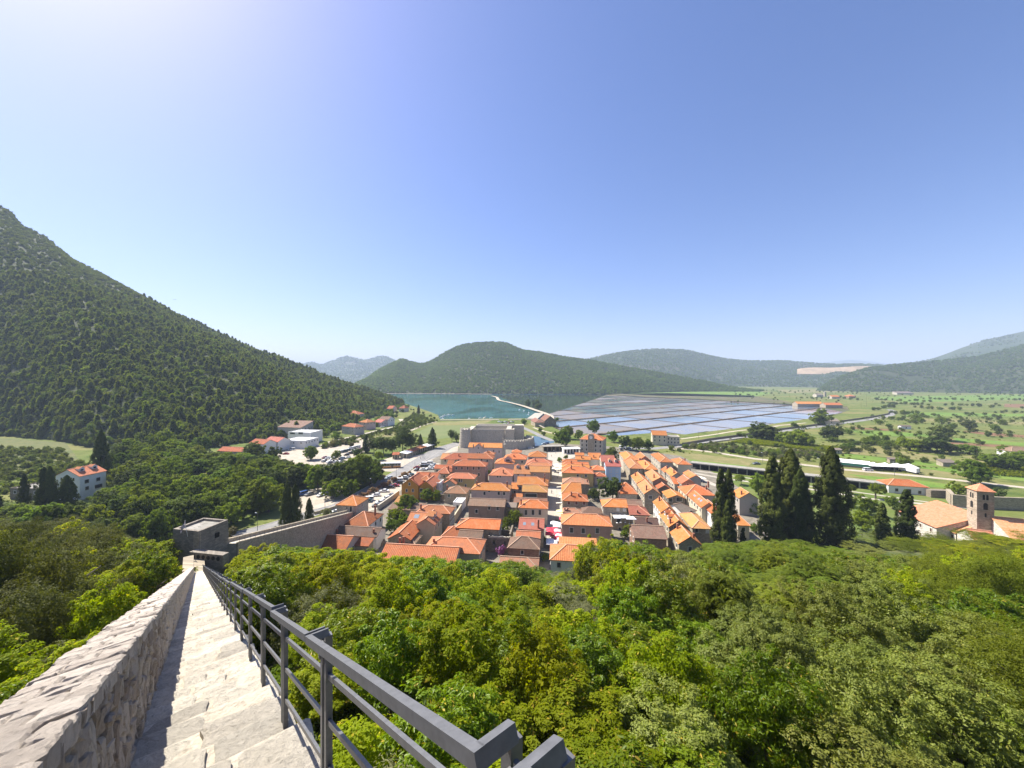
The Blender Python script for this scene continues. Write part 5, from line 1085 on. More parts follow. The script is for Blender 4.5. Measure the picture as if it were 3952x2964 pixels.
# ------------------------------------------------------------------ church: cross gable, bell gable
o, rf, w, D, rise, ctr = hs['church']
x = -w/2+.3*w; gw = 6.8; b = MB(); y0 = -D/2-.5
b.raw([(x-gw/2, y0, -1), (x+gw/2, y0, -1), (x+gw/2, y0, 7.6), (x, y0, 10.4), (x-gw/2, y0, 7.6), (x-gw/2, 0, -1), (x+gw/2, 0, -1), (x+gw/2, 0, 7.6), (x, 0, 10.4), (x-gw/2, 0, 7.6)],
      [(0, 1, 2, 3, 4), (1, 6, 7, 2), (5, 0, 4, 9)])
g = b.build('cross_gable', WL['rosy'], o)
for dx, z, ww, hh in ((0, 7.6, .9, .9), (-.75, 4.2, .55, 1.2), (.75, 4.2, .55, 1.2)): window(g, (x+dx, y0, z), 0, ww, hh)
b = MB()
for s in (-1, 1):
    b.face([(x+s*(gw/2+.3), y0-.25, 7.55), (x, y0-.25, 10.65), (x, D*.1, 10.65), (x+s*(gw/2+.3), D*.1, 7.55)][::-s], [(0, 0), (0, 4.5), (6, 4.5), (6, 0)][::-s])
b.build('cross_roof', RT['orange'], g)
b = MB(); x = w/2+.1
b.box(x-.1, -D/2-.2, -1, x+.8, D/2+.2, 9.2); b.box(x-.1, -D/2-.2, 9.2, x+.8, -D/2+.9, 13); b.box(x, -D/2+.05, 13, x+.7, -D/2+.65, 14.4)
b.raw([(x-.1, -D/2+.9, 9.2), (x+.8, -D/2+.9, 9.2), (x+.8, 0, 9.2), (x-.1, 0, 9.2), (x-.1, 0, 12), (x+.8, 0, 12)], [(0, 3, 4), (1, 5, 2), (0, 4, 5, 1), (3, 2, 5, 4)])
b.build('facade', WL['stone_pale'], o)
for zz in (-1, 1):
    b = MB(); b.box(-.35, -.35, 0, .35, .35, 2.2); b.box(-.2, -.2, 2.2, .2, .2, 2.9); b.build('pinnacle', WL['stone'], o, (-w/2+.3*w+zz*gw/2, y0, 7.4))

# ------------------------------------------------------------------ fortress
ft = thing('fortress', 'pale stone fortress with round left tower and open courtyard beside the canal', 'fortress', (-14, 312, 0), R(-2))
WL['fort'] = m_wall('wall_fortress', (.5, .45, .36), True, .4, dark=(.22, .19, .15)); WL['fort_lit'] = m_wall('wall_fortress_rim', (.52, .47, .38), False, .3)  # fort_lit: lighter copy for the rims, sunlit tone put into the colour
def fbox(name, x0, y0, z0, x1, y1, z1, batter=.5, mat='fort', parent=ft):
    b = MB(); V = [(x0-batter, y0-batter, z0), (x1+batter, y0-batter, z0), (x1+batter, y1+batter, z0), (x0-batter, y1+batter, z0), (x0, y0, z1), (x1, y0, z1), (x1, y1, z1), (x0, y1, z1)]
    b.raw(V, [(4, 5, 6, 7), (0, 1, 5, 4), (1, 2, 6, 5), (2, 3, 7, 6), (3, 0, 4, 7)]); return b.build(name, WL[mat], parent)
fbox('curtain_wall', -19, 0, -1, 8, 4, 13.1); fbox('curtain_wall', -19.2, 30, -1, 16, 34, 13.4, .3); fbox('curtain_wall', -23, 4.6, -1, -19.4, 29.4, 12.6, .3); fbox('curtain_wall', 9, 8, -1, 13, 29.2, 12.9, .3)
fbox('gate_block', 8.6, -1.2, -1, 15.5, 7, 13.5); fbox('bastion', 15.9, 10, -1, 23.5, 24, 15.2, .5)
b = MB(); b.box(-19, 4.2, 8, 8.8, 29.8, 8.3); b.build('courtyard', MT['pale_paving'], ft)
b = MB(); b.tube([(-23.5, -3.2, -1), (-23.5, -3.2, 6), (-23.5, -3.2, 12.6), (-23.5, -3.2, 12.65), (-23.5, -3.2, 13.0), (-23.5, -3.2, 14.4)], [5.4, 4.6, 4.0, 4.3, 4.1, 4.1], 22)
b.smooth = False; tw = b.build('round_tower', WL['fort'], ft)
b = MB()
for k in range(10):
    a = k*.628; b.bar((-23.5+math.cos(a)*3.7, -3.2+math.sin(a)*3.7, 14.3), (-23.5+math.cos(a)*3.7, -3.2+math.sin(a)*3.7, 15.2), .9, .7, (math.cos(a), math.sin(a), 0))
b.build('merlons', WL['fort_lit'], tw)
b = MB()
for (xa, ya, xb, yb) in ((-19, .5, 8, .5), (8.6, -.7, 15.5, -.7), (15.4, -.7, 15.4, 6.8), (16, 10.4, 23.3, 10.4), (-18, 33.3, 15, 33.3)):
    b.bar((xa, ya, 13.5 if xa < 15.5 and ya < 20 else (15.5 if ya < 20 else 13.8)), (xb, yb, 13.5 if xa < 15.5 and ya < 20 else (15.5 if ya < 20 else 13.8)), .7, .9)
b.build('parapet', WL['fort_lit'], ft)
lw = [(8, -11), (19, -12.5), (25, -9), (30.5, -1), (32, 8), (26, 16)]
b = MB(); m = MB()
for (xa, ya), (xb, yb) in zip(lw, lw[1:]):
    n = max(1, int(math.hypot(xb-xa, yb-ya)/2.2)); tx, ty = (xb-xa), (yb-ya); L = math.hypot(tx, ty); nx_, ny_ = ty/L, -tx/L
    V = [(xa+nx_*.9, ya+ny_*.9, -1), (xb+nx_*.9, yb+ny_*.9, -1), (xb, yb, 6), (xa, ya, 6), (xb-nx_*4, yb-ny_*4, 6), (xa-nx_*4, ya-ny_*4, 6), (xb-nx_*4, yb-ny_*4, -1), (xa-nx_*4, ya-ny_*4, -1)]
    b.raw(V, [(0, 1, 2, 3), (3, 2, 4, 5), (5, 4, 6, 7)])
    for k in range(n):
        t = (k+.5)/n; m.bar((xa+tx*(t-.3/n)-nx_*.5, ya+ty*(t-.3/n)-ny_*.5, 6.5), (xa+tx*(t+.3/n)-nx_*.5, ya+ty*(t+.3/n)-ny_*.5, 6.5), 1.0, 1.1)
ow = b.build('outwork', WL['fort'], ft); m.build('merlons', WL['fort_lit'], ow)

# ------------------------------------------------------------------ building with the clock
ck = house('C7', 747, 982, 942, 928, 10.4, 'HX', 'orange', 'stone_pale', 'three storey stone public building with orange hip and rooftop clock gable', th=24, D=14, nwin=5, rows=3, swin=4, srow=3, side='R', ws=(1.1, 1.9), name='public_building', cat='building', p=.5)
o, rf, w, D, rise, ctr = ck
b = MB(); b.box(-2.2, -D/2-.35, -1, 2.2, -D/2+1.2, 13.6); b.box(-1.5, -D/2-.3, 13.6, 1.5, -D/2+1, 14.5)
cg = b.build('clock_gable', WL['stone'], o)
b = MB(); b.tube([(0, -D/2-.45, 12.1), (0, -D/2-.38, 12.1)], 1.15, 20); cf = b.build('clock_face', MT['frame_white'], cg)
b = MB(); b.box(-.06, -D/2-.5, 12.0, .06, -D/2-.46, 12.9); b.box(-.6, -D/2-.5, 12.04, .05, -D/2-.46, 12.16)
hb = b.mesh('clock_hand', MT['metal_dark']); hands = put('clock_hands', hb, cg)
b = MB()
for k in range(12):
    a = k*math.pi/6; b.box(math.cos(a)*.95-.06, -D/2-.475, 12.1+math.sin(a)*.95-.06, math.cos(a)*.95+.06, -D/2-.455, 12.1+math.sin(a)*.95+.06)
b.build('hour_marks', MT['metal_dark'], cg)
for z in (3.4, 6.9): 
    b = MB(); b.box(-w/2-.12, -D/2-.12, z, w/2+.12, D/2+.12, z+.28); b.build('string_course', WL['stone_pale'], o)
b = MB(); b.box(-w/2-.3, -D/2-.3, 9.95, w/2+.3, D/2+.3, 10.3); b.build('cornice', WL['stone_pale'], o)

# gate loggia, cafe pavilion, kiosks
def pavilion(label, a, c, depth, hgt, roofmat, wall, name, cat, n, over=.5, slope=.0):
    d = (c-a); L = d.length; th = math.atan2(d.y, d.x); o = thing(name, label, cat, ((a+c)/2), th)
    b = MB(); b.box(-L/2, depth*.4, -.1, L/2, depth, hgt)
    for k in range(n+1):
        xk = -L/2+L*k/n; b.box(xk-.18, 0, -.1, xk+.18, .36, hgt)
    b.build('wall', wall, o); b = MB()
    b.raw([(-L/2-over, -over, hgt), (L/2+over, -over, hgt), (L/2+over, depth+over, hgt+slope), (-L/2-over, depth+over, hgt+slope), (-L/2-over, -over, hgt+.22), (L/2+over, -over, hgt+.22), (L/2+over, depth+over, hgt+slope+.22), (-L/2-over, depth+over, hgt+slope+.22)],
          [(3, 2, 1, 0), (4, 5, 6, 7), (0, 1, 5, 4), (1, 2, 6, 5), (2, 3, 7, 6), (3, 0, 4, 7)])
    if isinstance(roofmat, str):
        b.uv = [((0, 0), (L, 0), (L, depth), (0, depth))]*len(b.f); b.has_uv = True; b.build('roof', RT[roofmat], o)
    else: b.build('roof', roofmat, o)
    b = MB()
    for k in range(n):
        xk = -L/2+L*(k+.5)/n; b.box(xk-L/n*.36, depth*.4-.05, .1, xk+L/n*.36, depth*.4, hgt*.8)
    b.build('opening', MT['dark_in'], o); return o
pavilion('grey stone gate loggia closing the far end of the square', G('C7', 440, 1092), G('C7', 612, 1088), 5, 3.8, MT['concrete'], WL['stone_dark'], 'gate_loggia', 'gateway', 5)
pavilion('white cafe pavilion with flat roof beside the square', G('C7', 615, 1112), G('C7', 748, 1108), 6, 3.6, MT['white_paint'], WL['white'], 'cafe_pavilion', 'cafe', 5)
for i, (xa, ya, xb, yb, rm, lb) in enumerate(((75, 400, 190, 395, 'terra', 'kiosk with terracotta roof at the left end of the bus station row'), (335, 380, 440, 340, None, 'kiosk with a pale flat roof in the bus station row'), (445, 335, 560, 290, 'salmon', 'kiosk with salmon roof between the pale kiosk and the long one'), (565, 285, 700, 235, 'salmon', 'long shop with salmon roof in the bus station row'), (720, 235, 850, 195, None, 'last shop of the bus station row with a white awning roof'))):
    pavilion(lb, G('D1', xa, ya), G('D1', xb, yb), 5, 3.0, rm or MT['white_paint'], WL['cream'], 'kiosk', 'kiosk', 4, .4, .7)

# ------------------------------------------------------------------ long arcade by the park
A = G('D3', 1530, 468); B_ = G('C5', 1040, 990); d = B_-A; L = d.length; ar = thing('arcade', 'long low concrete arcade with dark open bays along the park', 'arcade', A, math.atan2(d.y, d.x))
b = MB(); b.box(0, 5, -.2, L, 5.3, 3.4); b.build('wall', MT['concrete'], ar)
b = MB(); b.box(-.3, -.5, 3.2, L+.3, 5.6, 3.75); b.build('roof', MT['concrete'], ar)
b = MB(); b.box(0, .0, -.2, .5, .5, 3.2); pm = b.mesh('pillar', MT['concrete']); n = 18
for k in range(n+1): put('pillar', pm, ar, (min(L-.5, k*(L-.5)/n), 0, 0))
b = MB(); b.box(0, .2, -.2, L, 4.9, .05); b.build('floor', MT['dark_in'], ar)
b = MB(); b.box(.2, 4.8, .1, L-.2, 4.95, 3.2); b.build('bay', MT['dark_in'], ar)  # near-black sheet and floor paint in the shade inside the bays

# ------------------------------------------------------------------ monastery on the right
WL['mon'] = m_wall('wall_monastery', (.6, .55, .47), True, .15); RT['mon'] = m_rooftile('tiles_monastery', (.66, .31, .16), (.56, .22, .1), (.62, .33, .2), .3, .4, .9)
kw = dict(z0=0, group=None)
Hh('t0', 'D7', 2045, 1132, 2760, 738, 12.5, 'GX', 'mon', 'mon', 'large monastery church nave with pale stone gable at the right edge', th=22, D=15, nwin=0, swin=False, name='monastery_church', cat='church', z0=0)
Hh('t1', 'D7', 860, 945, 1560, 640, 10.8, 'SR', 'mon', 'mon', 'pale monastery wing with orange roof and small dark windows, farther half', th=11, D=15, nwin=0, swin=4, ws=(.7, 1.1), srow=2, rise=4.2, vf=640, name='monastery_wing', cat='monastery', wstyle='shut_brown', z0=0)
Hh('t2', 'D7', 1160, 1032, 1565, 900, 10.0, 'SR', 'mon', 'mon', 'pale monastery wing with rain pipe, nearer half', th=11, D=4.2, nwin=0, swin=2, ws=(.7, 1.1), rise=3.6, vf=760, name='monastery_wing', cat='monastery', wstyle='shut_brown', z0=0)
Hh('t3', 'D7', 1492, 1192, 1862, 975, 10.6, 'GX', 'mon', 'mon', 'low chapel with bright orange roof and pale gable before the monastery', th=24, D=8.5, nwin=0, swin=False, name='chapel', cat='chapel', z0=0, rise=2.6)
ct = thing('bell_tower', 'square stone bell tower with arched openings and orange pyramid roof', 'bell tower', (0, 0, 0), 0)
th = R(19); s = 3.7; c = at_depth('D7', 1485, 378, 111); er = Vector((math.cos(th), -math.sin(th), 0)); ef = Vector((math.sin(th), math.cos(th), 0)); ctr = c+er*s/2+ef*s/2; zt = c.z
ct.location = (ctr.x, ctr.y, 0); ct.rotation_euler = (0, 0, -th)
b = MB(); b.box(-s/2, -s/2, 3, s/2, s/2, zt); b.build('shaft', m_wall('wall_bell_tower', (.44, .36, .27), True, .3), ct)
b = MB(); b.raw([(-s/2-.35, -s/2-.35, zt), (s/2+.35, -s/2-.35, zt), (s/2+.35, s/2+.35, zt), (-s/2-.35, s/2+.35, zt), (0, 0, zt+1.9)], [(3, 2, 1, 0), (0, 1, 4), (1, 2, 4), (2, 3, 4), (3, 0, 4)])
b.uv = [((0, 0), (4, 0), (2, 2.6))]*5; b.uv[0] = None; b.has_uv = True; b.build('roof', RT['mon'], ct)
def arch(parent, x, z, w_, h_, rz, off):
    b = MB(); pts = [(-w_/2, z-h_/2), (w_/2, z-h_/2), (w_/2, z+h_/2-w_/2)]+[(math.cos(a)*w_/2, z+h_/2-w_/2+math.sin(a)*w_/2) for a in np.linspace(.3, math.pi-.3, 6)]+[(-w_/2, z+h_/2-w_/2)]
    b.raw([(p[0]+x, -off-.03, p[1]) for p in pts]+[(p[0]+x, -off+.2, p[1]) for p in pts], [tuple(range(len(pts)))]+[(i, (i+1) % len(pts), (i+1) % len(pts)+len(pts), i+len(pts))[::-1] for i in range(len(pts))])
    return b.build('opening', MT['dark_in'], parent, None, rz)
for rz in (0, R(-90)):
    for x in (-.38, .38): arch(ct, x, zt-1.7, .5, 1.5, rz, s/2)
    arch(ct, 0, zt-4.3, .95, 1.9, rz, s/2); arch(ct, 0, zt-6.8, .4, 1.1, rz, s/2)
for z in (zt-2.9, zt-5.7):
    b = MB(); b.box(-s/2-.08, -s/2-.08, z, s/2+.08, s/2+.08, z+.14); b.build('string_course', WL['stone'], ct)
# old wall and ruin behind the bell tower, roadside stone wall, garden walls
def wall_run(label, pts, hgt, t=.5, mat='stone', name='stone_wall', z0=-.2):
    o = thing(name, label, 'wall', (pts[0].x, pts[0].y, 0)); b = MB()
    for p, q in zip(pts, pts[1:]):
        h0 = hgt; b.bar((p.x-pts[0].x, p.y-pts[0].y, (h0+z0)/2+p.z), (q.x-pts[0].x, q.y-pts[0].y, (h0+z0)/2+q.z), t, h0-z0)
    b.build('wall', WL[mat], o); return o
wall_run('dark stone wall along the far side of the country road', [G('C4', 1180, 262), G('C4', 1400, 222), G('C4', 1715, 180), G('C5', 120, 465), G('C5', 420, 428), G('C5', 640, 396), G('C5', 900, 360), G('C5', 1055, 330), G('C5', 1058, 306)], 1.9, .6, 'stone_dark')
wall_run('low pale kerb wall on the near side of the country road', [G('C4', 1135, 290), G('C4', 1400, 245), G('C4', 1715, 202)], .9, .5, 'stone_pale')
wall_run('long grey old wall running behind the bell tower', [G('D7', 1100, 620), G('D7', 1330, 640), G('D7', 1900, 665), G('D7', 2500, 690)], 5.2, .8, 'stone')
wall_run('ruined stone bastion wall left of the bell tower', [G('D7', 1040, 520), G('D7', 1110, 610), G('D7', 1330, 640)], 5.0, 1.4, 'stone')
wall_run('heap like ruin wall beside the white park house', [G('D7', 735, 470), G('D7', 890, 475), G('D7', 1040, 480)], 3.4, 2.5, 'stone_dark')
wall_run('stone wall closing the car park below the ochre house', [G('D6', 1210, 1600), G('D6', 1380, 1480), G('D6', 1500, 1390), G('D6', 1650, 1275)], 2.2, .7, 'stone_pale')
wall_run('low wall along the road opposite the gatehouse', [G('D6', -150, 1690), G('D6', 100, 1625), G('D6', 330, 1545)], 1.1, .5, 'stone')
wall_run('garden wall beside the narrow lane', [G('C3', 560, 925), G('C3', 600, 860), G('C3', 650, 775), G('C3', 660, 725)], 3.0, .5, 'beige')
wall_run('yard wall below the old mottled house', [G('C3', 450, 720), G('C3', 560, 722), G('C3', 640, 722)], 2.2, .4, 'stone')
wall_run('dark terrace wall under the side road', [G('C6', 560, 985), G('C6', 760, 930), G('C6', 1000, 880), G('C6', 1100, 868)], 1.2, .6, 'stone_dark')
# roofless ruin on the near edge of the town
ru = thing('ruin', 'roofless stone ruin with empty window holes and greenery inside', 'ruin', (0, 0, 0), R(-THETA))
a = G('D4', 1720, 905, 0.0); c = G('D4', 2085, 905, 0.0); wv = (c-a).length; ru.location = (a+c)/2
b = MB(); x0, x1 = -wv/2, wv/2
for p in ((x0, 0, -1, x0+1.4, .5, 4.9), (x0+2.2, 0, -1, x1-2.2, .5, 4.7), (x1-1.5, 0, -1, x1, .5, 5.0), (x0+1.4, 0, -1, x0+2.2, .5, 2.4), (x1-2.2, 0, -1, x1-1.5, .5, 2.2), (x0+1.4, 0, 3.9, x0+2.2, .5, 4.8), (x1-2.2, 0, 3.7, x1-1.5, .5, 4.8), (x0, .5, -1, x0+.5, 8, 5.6), (x1-.5, .5, -1, x1, 8, 5.9), (x0+.5, 7.5, -1, x1-.5, 8, 4.2)): b.box(*p)
b.build('wall', WL['stone_dark'], ru)
b = MB(); rr = random.Random(2)
for k in range(26): xx = x0+wv*(k+.5)/26; b.box(xx-.16, -.03, 4.6, xx+.14, .5, 4.95+rr.random()*.3)
b.build('capping_stone', WL['stone_pale'], ru)['kind'] = 'stuff'

# ------------------------------------------------------------------ town wall under the viewer
TZ = R(39.2); SL = .372
tw = thing('town_wall', 'old stone rampart with a stepped walkway descending from the viewer to the tower', 'rampart', (0, 0, 54.35), TZ)
def wz(m, s): return -SL*min(s, 80)+(0 if s < 80 else 0)
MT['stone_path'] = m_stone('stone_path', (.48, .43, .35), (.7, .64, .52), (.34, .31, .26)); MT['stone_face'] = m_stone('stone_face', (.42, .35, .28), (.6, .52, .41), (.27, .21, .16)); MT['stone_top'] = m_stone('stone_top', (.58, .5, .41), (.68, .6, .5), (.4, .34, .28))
MT['mortar'] = m_two('lime_mortar', (.5, .44, .35), (.42, .37, .29), 3, c3=(.3, .26, .2), s3=8, bmp=1, bd=.03)
SEND = 80.0
b = MB(); m0, m1 = -.93, .70                    # body
def strip(b, m0, m1, s0, s1, ztop, zbot):
    V = [(m0, s0, wz(0, s0)+zbot), (m1, s0, wz(0, s0)+zbot), (m1, s1, wz(0, s1)+zbot), (m0, s1, wz(0, s1)+zbot), (m0, s0, wz(0, s0)+ztop), (m1, s0, wz(0, s0)+ztop), (m1, s1, wz(0, s1)+ztop), (m0, s1, wz(0, s1)+ztop)]
    b.raw(V, [(3, 2, 1, 0), (4, 5, 6, 7), (0, 1, 5, 4), (1, 2, 6, 5), (2, 3, 7, 6), (3, 0, 4, 7)])
strip(b, m0+.03, m1-.03, -3, SEND, -.16, -7); b.build('wall', WL['stone'], tw)
b = MB(); strip(b, -.90, -.485, -3, SEND, 1.05, -.15)
pr = b.build('parapet', MT['mortar'], tw)
rs = random.Random(21)
def poly_stone(cx, cy, hx, hy, rnd, n=12, jit=.1, ex=0):
    """irregular outline filling a box: chamfered corners, wavy sides"""
    ch = rnd.uniform(.66, .9); P = []
    for sx, sy, tx, ty in ((-1, -1, 1, 0), (1, -1, 0, 1), (1, 1, -1, 0), (-1, 1, 0, -1)):
        for t in ((-ch, -.35, .35) if n > 8 else (-ch, 0.1)):
            t += rnd.uniform(-.1, .1) if t != -ch else 0; k = 1-rnd.uniform(0, jit)
            x = (t if tx == 1 else -t if tx == -1 else sx)*(1 if tx else k); y = (t if ty == 1 else -t if ty == -1 else sy)*(1 if ty else k)
            P.append((x*hx, y*hy))
        c_ = rnd.uniform(.66, .9); x = c_ if tx == 1 else -c_ if tx == -1 else sx; y = c_ if ty == 1 else -c_ if ty == -1 else sy; P.append((x*hx, y*hy))
    return P
def stone_prism(P, f, dep, bev, rnd, tilt=.0):
    """P: outline; f(x, y, h) -> point; a bevelled slab with a slightly uneven top"""
    b = MB(); n = len(P); tx, ty = rnd.uniform(-tilt, tilt), rnd.uniform(-tilt, tilt)
    r0 = [f(x, y, -dep) for x, y in P]; r1 = [f(x, y, -bev+tx*x+ty*y) for x, y in P]; r2 = [f(x*.86, y*.86, tx*x+ty*y+rnd.uniform(-.5, .3)*bev) for x, y in P]
    V = r0+r1+r2+[f(0, 0, rnd.uniform(-.2, .35)*bev)]
    F = [(i, (i+1) % n, n+(i+1) % n, n+i) for i in range(n)]+[(n+i, n+(i+1) % n, 2*n+(i+1) % n, 2*n+i) for i in range(n)]+[(2*n+i, 2*n+(i+1) % n, 3*n) for i in range(n)]
    b.raw(V, F); return b
TD = .46; far_pav = MB(); steps = MB(); npv = 0
for k in range(-2, int(SEND/TD)):
    zt = -SL*(k+.5)*TD; s0, s1 = k*TD, (k+1)*TD
    steps.box(-.50, s0-.05, zt-.35, .66+rs.uniform(-.05, .04), s1+rs.uniform(0, .05), zt-.022)
    cuts = [-.50]; 
    while cuts[-1] < .35: cuts.append(cuts[-1]+rs.uniform(.26, .62))
    cuts[-1] = .69+rs.uniform(-.03, .07)
    if len(cuts) > 2 and cuts[-1]-cuts[-2] < .2: cuts.pop(-2)
    for a, c_ in zip(cuts, cuts[1:]):
        hx, hy = (c_-a)/2-.012, TD/2+rs.uniform(-.02, .02); P = poly_stone(0, 0, hx, hy, rs)
        cx, cy = (a+c_)/2, (s0+s1)/2+.02; zz = zt+rs.uniform(-.02, .02)
        if npv < 170 and k >= 0:
            st = stone_prism(P, lambda x, y, h: (x, y, h), .18, .014, rs, .07); st.build('paving_stone', MT['stone_path'], tw, (cx, cy, zz)); npv += 1
        else:
            st = stone_prism(poly_stone(0, 0, hx, hy, rs, 8), lambda x, y, h: (x+cx, y+cy, h+zz), .16, .015, rs); far_pav.raw(st.v, st.f)
steps.build('step', MT['mortar'], tw); far_pav.build('far_paving', MT['stone_path'], tw)['kind'] = 'stuff'
nf = 0; far_face = MB(); s = .2                 # inner face of the parapet
while s < SEND-1:
    near = s < 9; cw = rs.uniform(.1, .26) if near else rs.uniform(.22, .45); z = -.12
    while z < 1.0:
        ch = rs.uniform(.1, .36) if near else rs.uniform(.16, .36); ch = min(ch, 1.06-z)
        if ch < .08: break
        cs, cz = s+cw/2, z+ch/2; P = poly_stone(0, 0, cw/2-.001, ch/2-.001, rs, 11, .2, 4); out = rs.uniform(.0, .028)
        if nf < 290 and near:
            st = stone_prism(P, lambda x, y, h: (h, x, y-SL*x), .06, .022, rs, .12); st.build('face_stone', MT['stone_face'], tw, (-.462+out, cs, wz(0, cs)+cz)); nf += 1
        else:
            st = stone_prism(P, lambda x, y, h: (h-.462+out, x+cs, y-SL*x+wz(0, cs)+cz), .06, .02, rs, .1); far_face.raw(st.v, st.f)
        z += ch
    s += cw
far_face.build('far_face_stones', MT['stone_face'], tw)['kind'] = 'stuff'
nt_ = 0; far_top = MB(); s = -.6
while s < SEND-1:
    near = s < 18; l = rs.uniform(.12, .3) if near else rs.uniform(.3, .6); cuts = [-.94+rs.uniform(-.04, .03), -.78+rs.uniform(-.06, .06), -.6+rs.uniform(-.06, .06), -.44] if rs.random() < .5 else [-.94+rs.uniform(-.04, .03), -.7+rs.uniform(-.13, .13), -.44]
    for a, c_ in zip(cuts, cuts[1:]):
        P = poly_stone(0, 0, (c_-a)/2+.003, l/2+.008, rs, 10, .12); cs = s+l/2; cm = (a+c_)/2; zz = wz(0, cs)+1.075+rs.uniform(-.012, .012)
        if near and nt_ < 285:
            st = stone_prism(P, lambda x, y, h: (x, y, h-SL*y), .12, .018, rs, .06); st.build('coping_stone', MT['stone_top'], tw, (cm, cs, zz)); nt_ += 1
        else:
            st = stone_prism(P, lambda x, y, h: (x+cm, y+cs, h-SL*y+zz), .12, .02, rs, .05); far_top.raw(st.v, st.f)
    s += l
far_top.build('far_coping', MT['stone_top'], tw)['kind'] = 'stuff'
b = MB()                                        # raised block and landing before the tower
for q in ((-1.7, 70, -30, -.5, 75.5, -25.2), (-1.4, 79.9, -36, .9, 91, -30.6)): b.box(*q)
b.build('landing', WL['stone'], tw)

# railing: separate lengths of handrail with bent ends, twin posts and three lower bars
MT['rail'] = m_plain('rail_paint', (.12, .12, .122), .45, .2, var=.18, vs=30)
rl = thing('metal_railing', 'dark grey metal railing with bent handrail ends along the walkway edge', 'railing', (0, 0, 54.35), TZ)
ss = [-.9, .70]+[2.5+1.45*k for k in range(52)]
def cm_(m, s, h): return (m, s, -SL*s+h)
for i in range(len(ss)-1):
    a, c_ = ss[i]+.045, ss[i+1]-.045; jg = rs.uniform(-.02, .02)
    if i == 0: c_ = .565
    if i == 1: a = .735
    if a > 78: break
    b = MB(); h = 1.065+rs.uniform(-.012, .012)
    up = (0, SL, 1)
    b.bar(cm_(.50+jg, a-.02, h), cm_(.50+jg, c_+.02, h), .03, .042, up); b.bar(cm_(.51+jg, a-.005, h), cm_(.60, a-.005, h), .03, .042, up); b.bar(cm_(.51+jg, c_+.005, h), cm_(.60, c_+.005, h), .03, .042, up)
    b.build('handrail', MT['rail'], rl)
    for s_, e in ((a, 1), (c_, -1)):
        p = MB(); p.box(.58, s_-.02, -SL*s_-.12, .617, s_+.02, -SL*s_+h-.012)
        if i < 4:
            p.box(.56, s_-.03*e-.012, -SL*s_+h-.14, .578, s_-.03*e+.012, -SL*s_+h-.06)
        p.box(.555, s_-.045, -SL*s_-.055, .642, s_+.045, -SL*s_-.02); p.build('post', MT['rail'], rl)
    for hh in (.26, .53, .80):
        r_ = MB(); r_.bar(cm_(.598, a+.02, hh+.0), cm_(.598, c_-.02, hh+.0), .018, .03, up); r_.build('rail', MT['rail'], rl)
for s_ in (.70, 2.5):
    p = MB(); p.box(.57, s_-.03, -SL*s_+.88, .60, s_+.03, -SL*s_+.95); p.tube([(.585, s_, -SL*s_+.93), (.585, s_, -SL*s_+1.0)], .008, 6); p.build('lock_bolt', MT['rail'], rl)

# square tower at the foot of the walkway
tz = 28.0; s = 5.8; th = R(11); c = Vector((-56.9, 70, 0)); er = Vector((math.cos(th), -math.sin(th), 0)); ef = Vector((math.sin(th), math.cos(th), 0)); ctr = c-er*s/2+ef*s/2
to = thing('wall_tower', 'square grey stone tower with a sunken flat roof at the end of the walkway', 'tower', (ctr.x, ctr.y, 0), -th)
MT['tower'] = WL['twr'] = m_wall('wall_tower_stone', (.27, .235, .19), True, .5, dark=(.12, .1, .085))
fbox('wall', -s/2, -s/2, 10, s/2, s/2, tz-.55, .25, 'twr', to)
b = MB(); q = .45
for p in ((-s/2, -s/2, s/2, -s/2+q), (-s/2, s/2-q, s/2, s/2), (-s/2, -s/2+q, -s/2+q, s/2-q), (s/2-q, -s/2+q, s/2, s/2-q)): b.box(p[0], p[1], tz-.56, p[2], p[3], tz)
b.build('parapet', WL['twr'], to); b = MB(); b.box(-s/2+q, -s/2+q, tz-.6, s/2-q, s/2-q, tz-.4); b.build('roof', MT['concrete'], to)
b = MB(); b.raw([(s/2-1.2, -s/2-.35, 10), (s/2-.1, -s/2-.35, 10), (s/2+.12, -s/2+.3, 10), (s/2-1.2, -s/2-.02, tz-.05), (s/2-.1, -s/2-.06, tz-.05), (s/2+.05, -s/2+.25, tz-.05), (s/2-1.2, -s/2+.3, 10), (s/2-1.2, -s/2+.25, tz-.05)], [(0, 1, 4, 3), (1, 2, 5, 4), (3, 4, 5, 7), (6, 0, 3, 7)]); b.build('buttress', WL['stone'], to)
b = MB(); b.box(s/2-.1, .1, tz-2.5, s/2+.14, .95, tz-1.6); b.build('window', MT['dark_in'], to)
b = MB(); b.box(s/2-.3, -s/2-1.5, 22.5, s/2+6.8, -s/2-.3, 24.9); pf = b.build('platform', WL['twr'], to)
b = MB()
for k in range(6): b.tube([(s/2+.6+k*1.05, -s/2-1.56, 24.2), (s/2+.6+k*1.05, -s/2-1.4, 24.2)], .36, 12)
b.build('loophole', MT['dark_in'], pf)
b = MB(); b.box(s/2+2.4, -s/2-1.54, 22.7, s/2+2.9, -s/2-1.45, 23.6); b.build('slit', MT['dark_in'], pf)
fl = thing('flag', 'limp white and red flag on a short pole against the grey tower', 'flag', (c.x-2.3, c.y+.3, tz-.6))
b = MB(); b.tube([(0, 0, -.5), (-.05, -.4, 1.4), (.1, -.7, 2.7)], .035, 6); b.build('pole', MT['frame_white'], fl)
b = MB(); n = 8
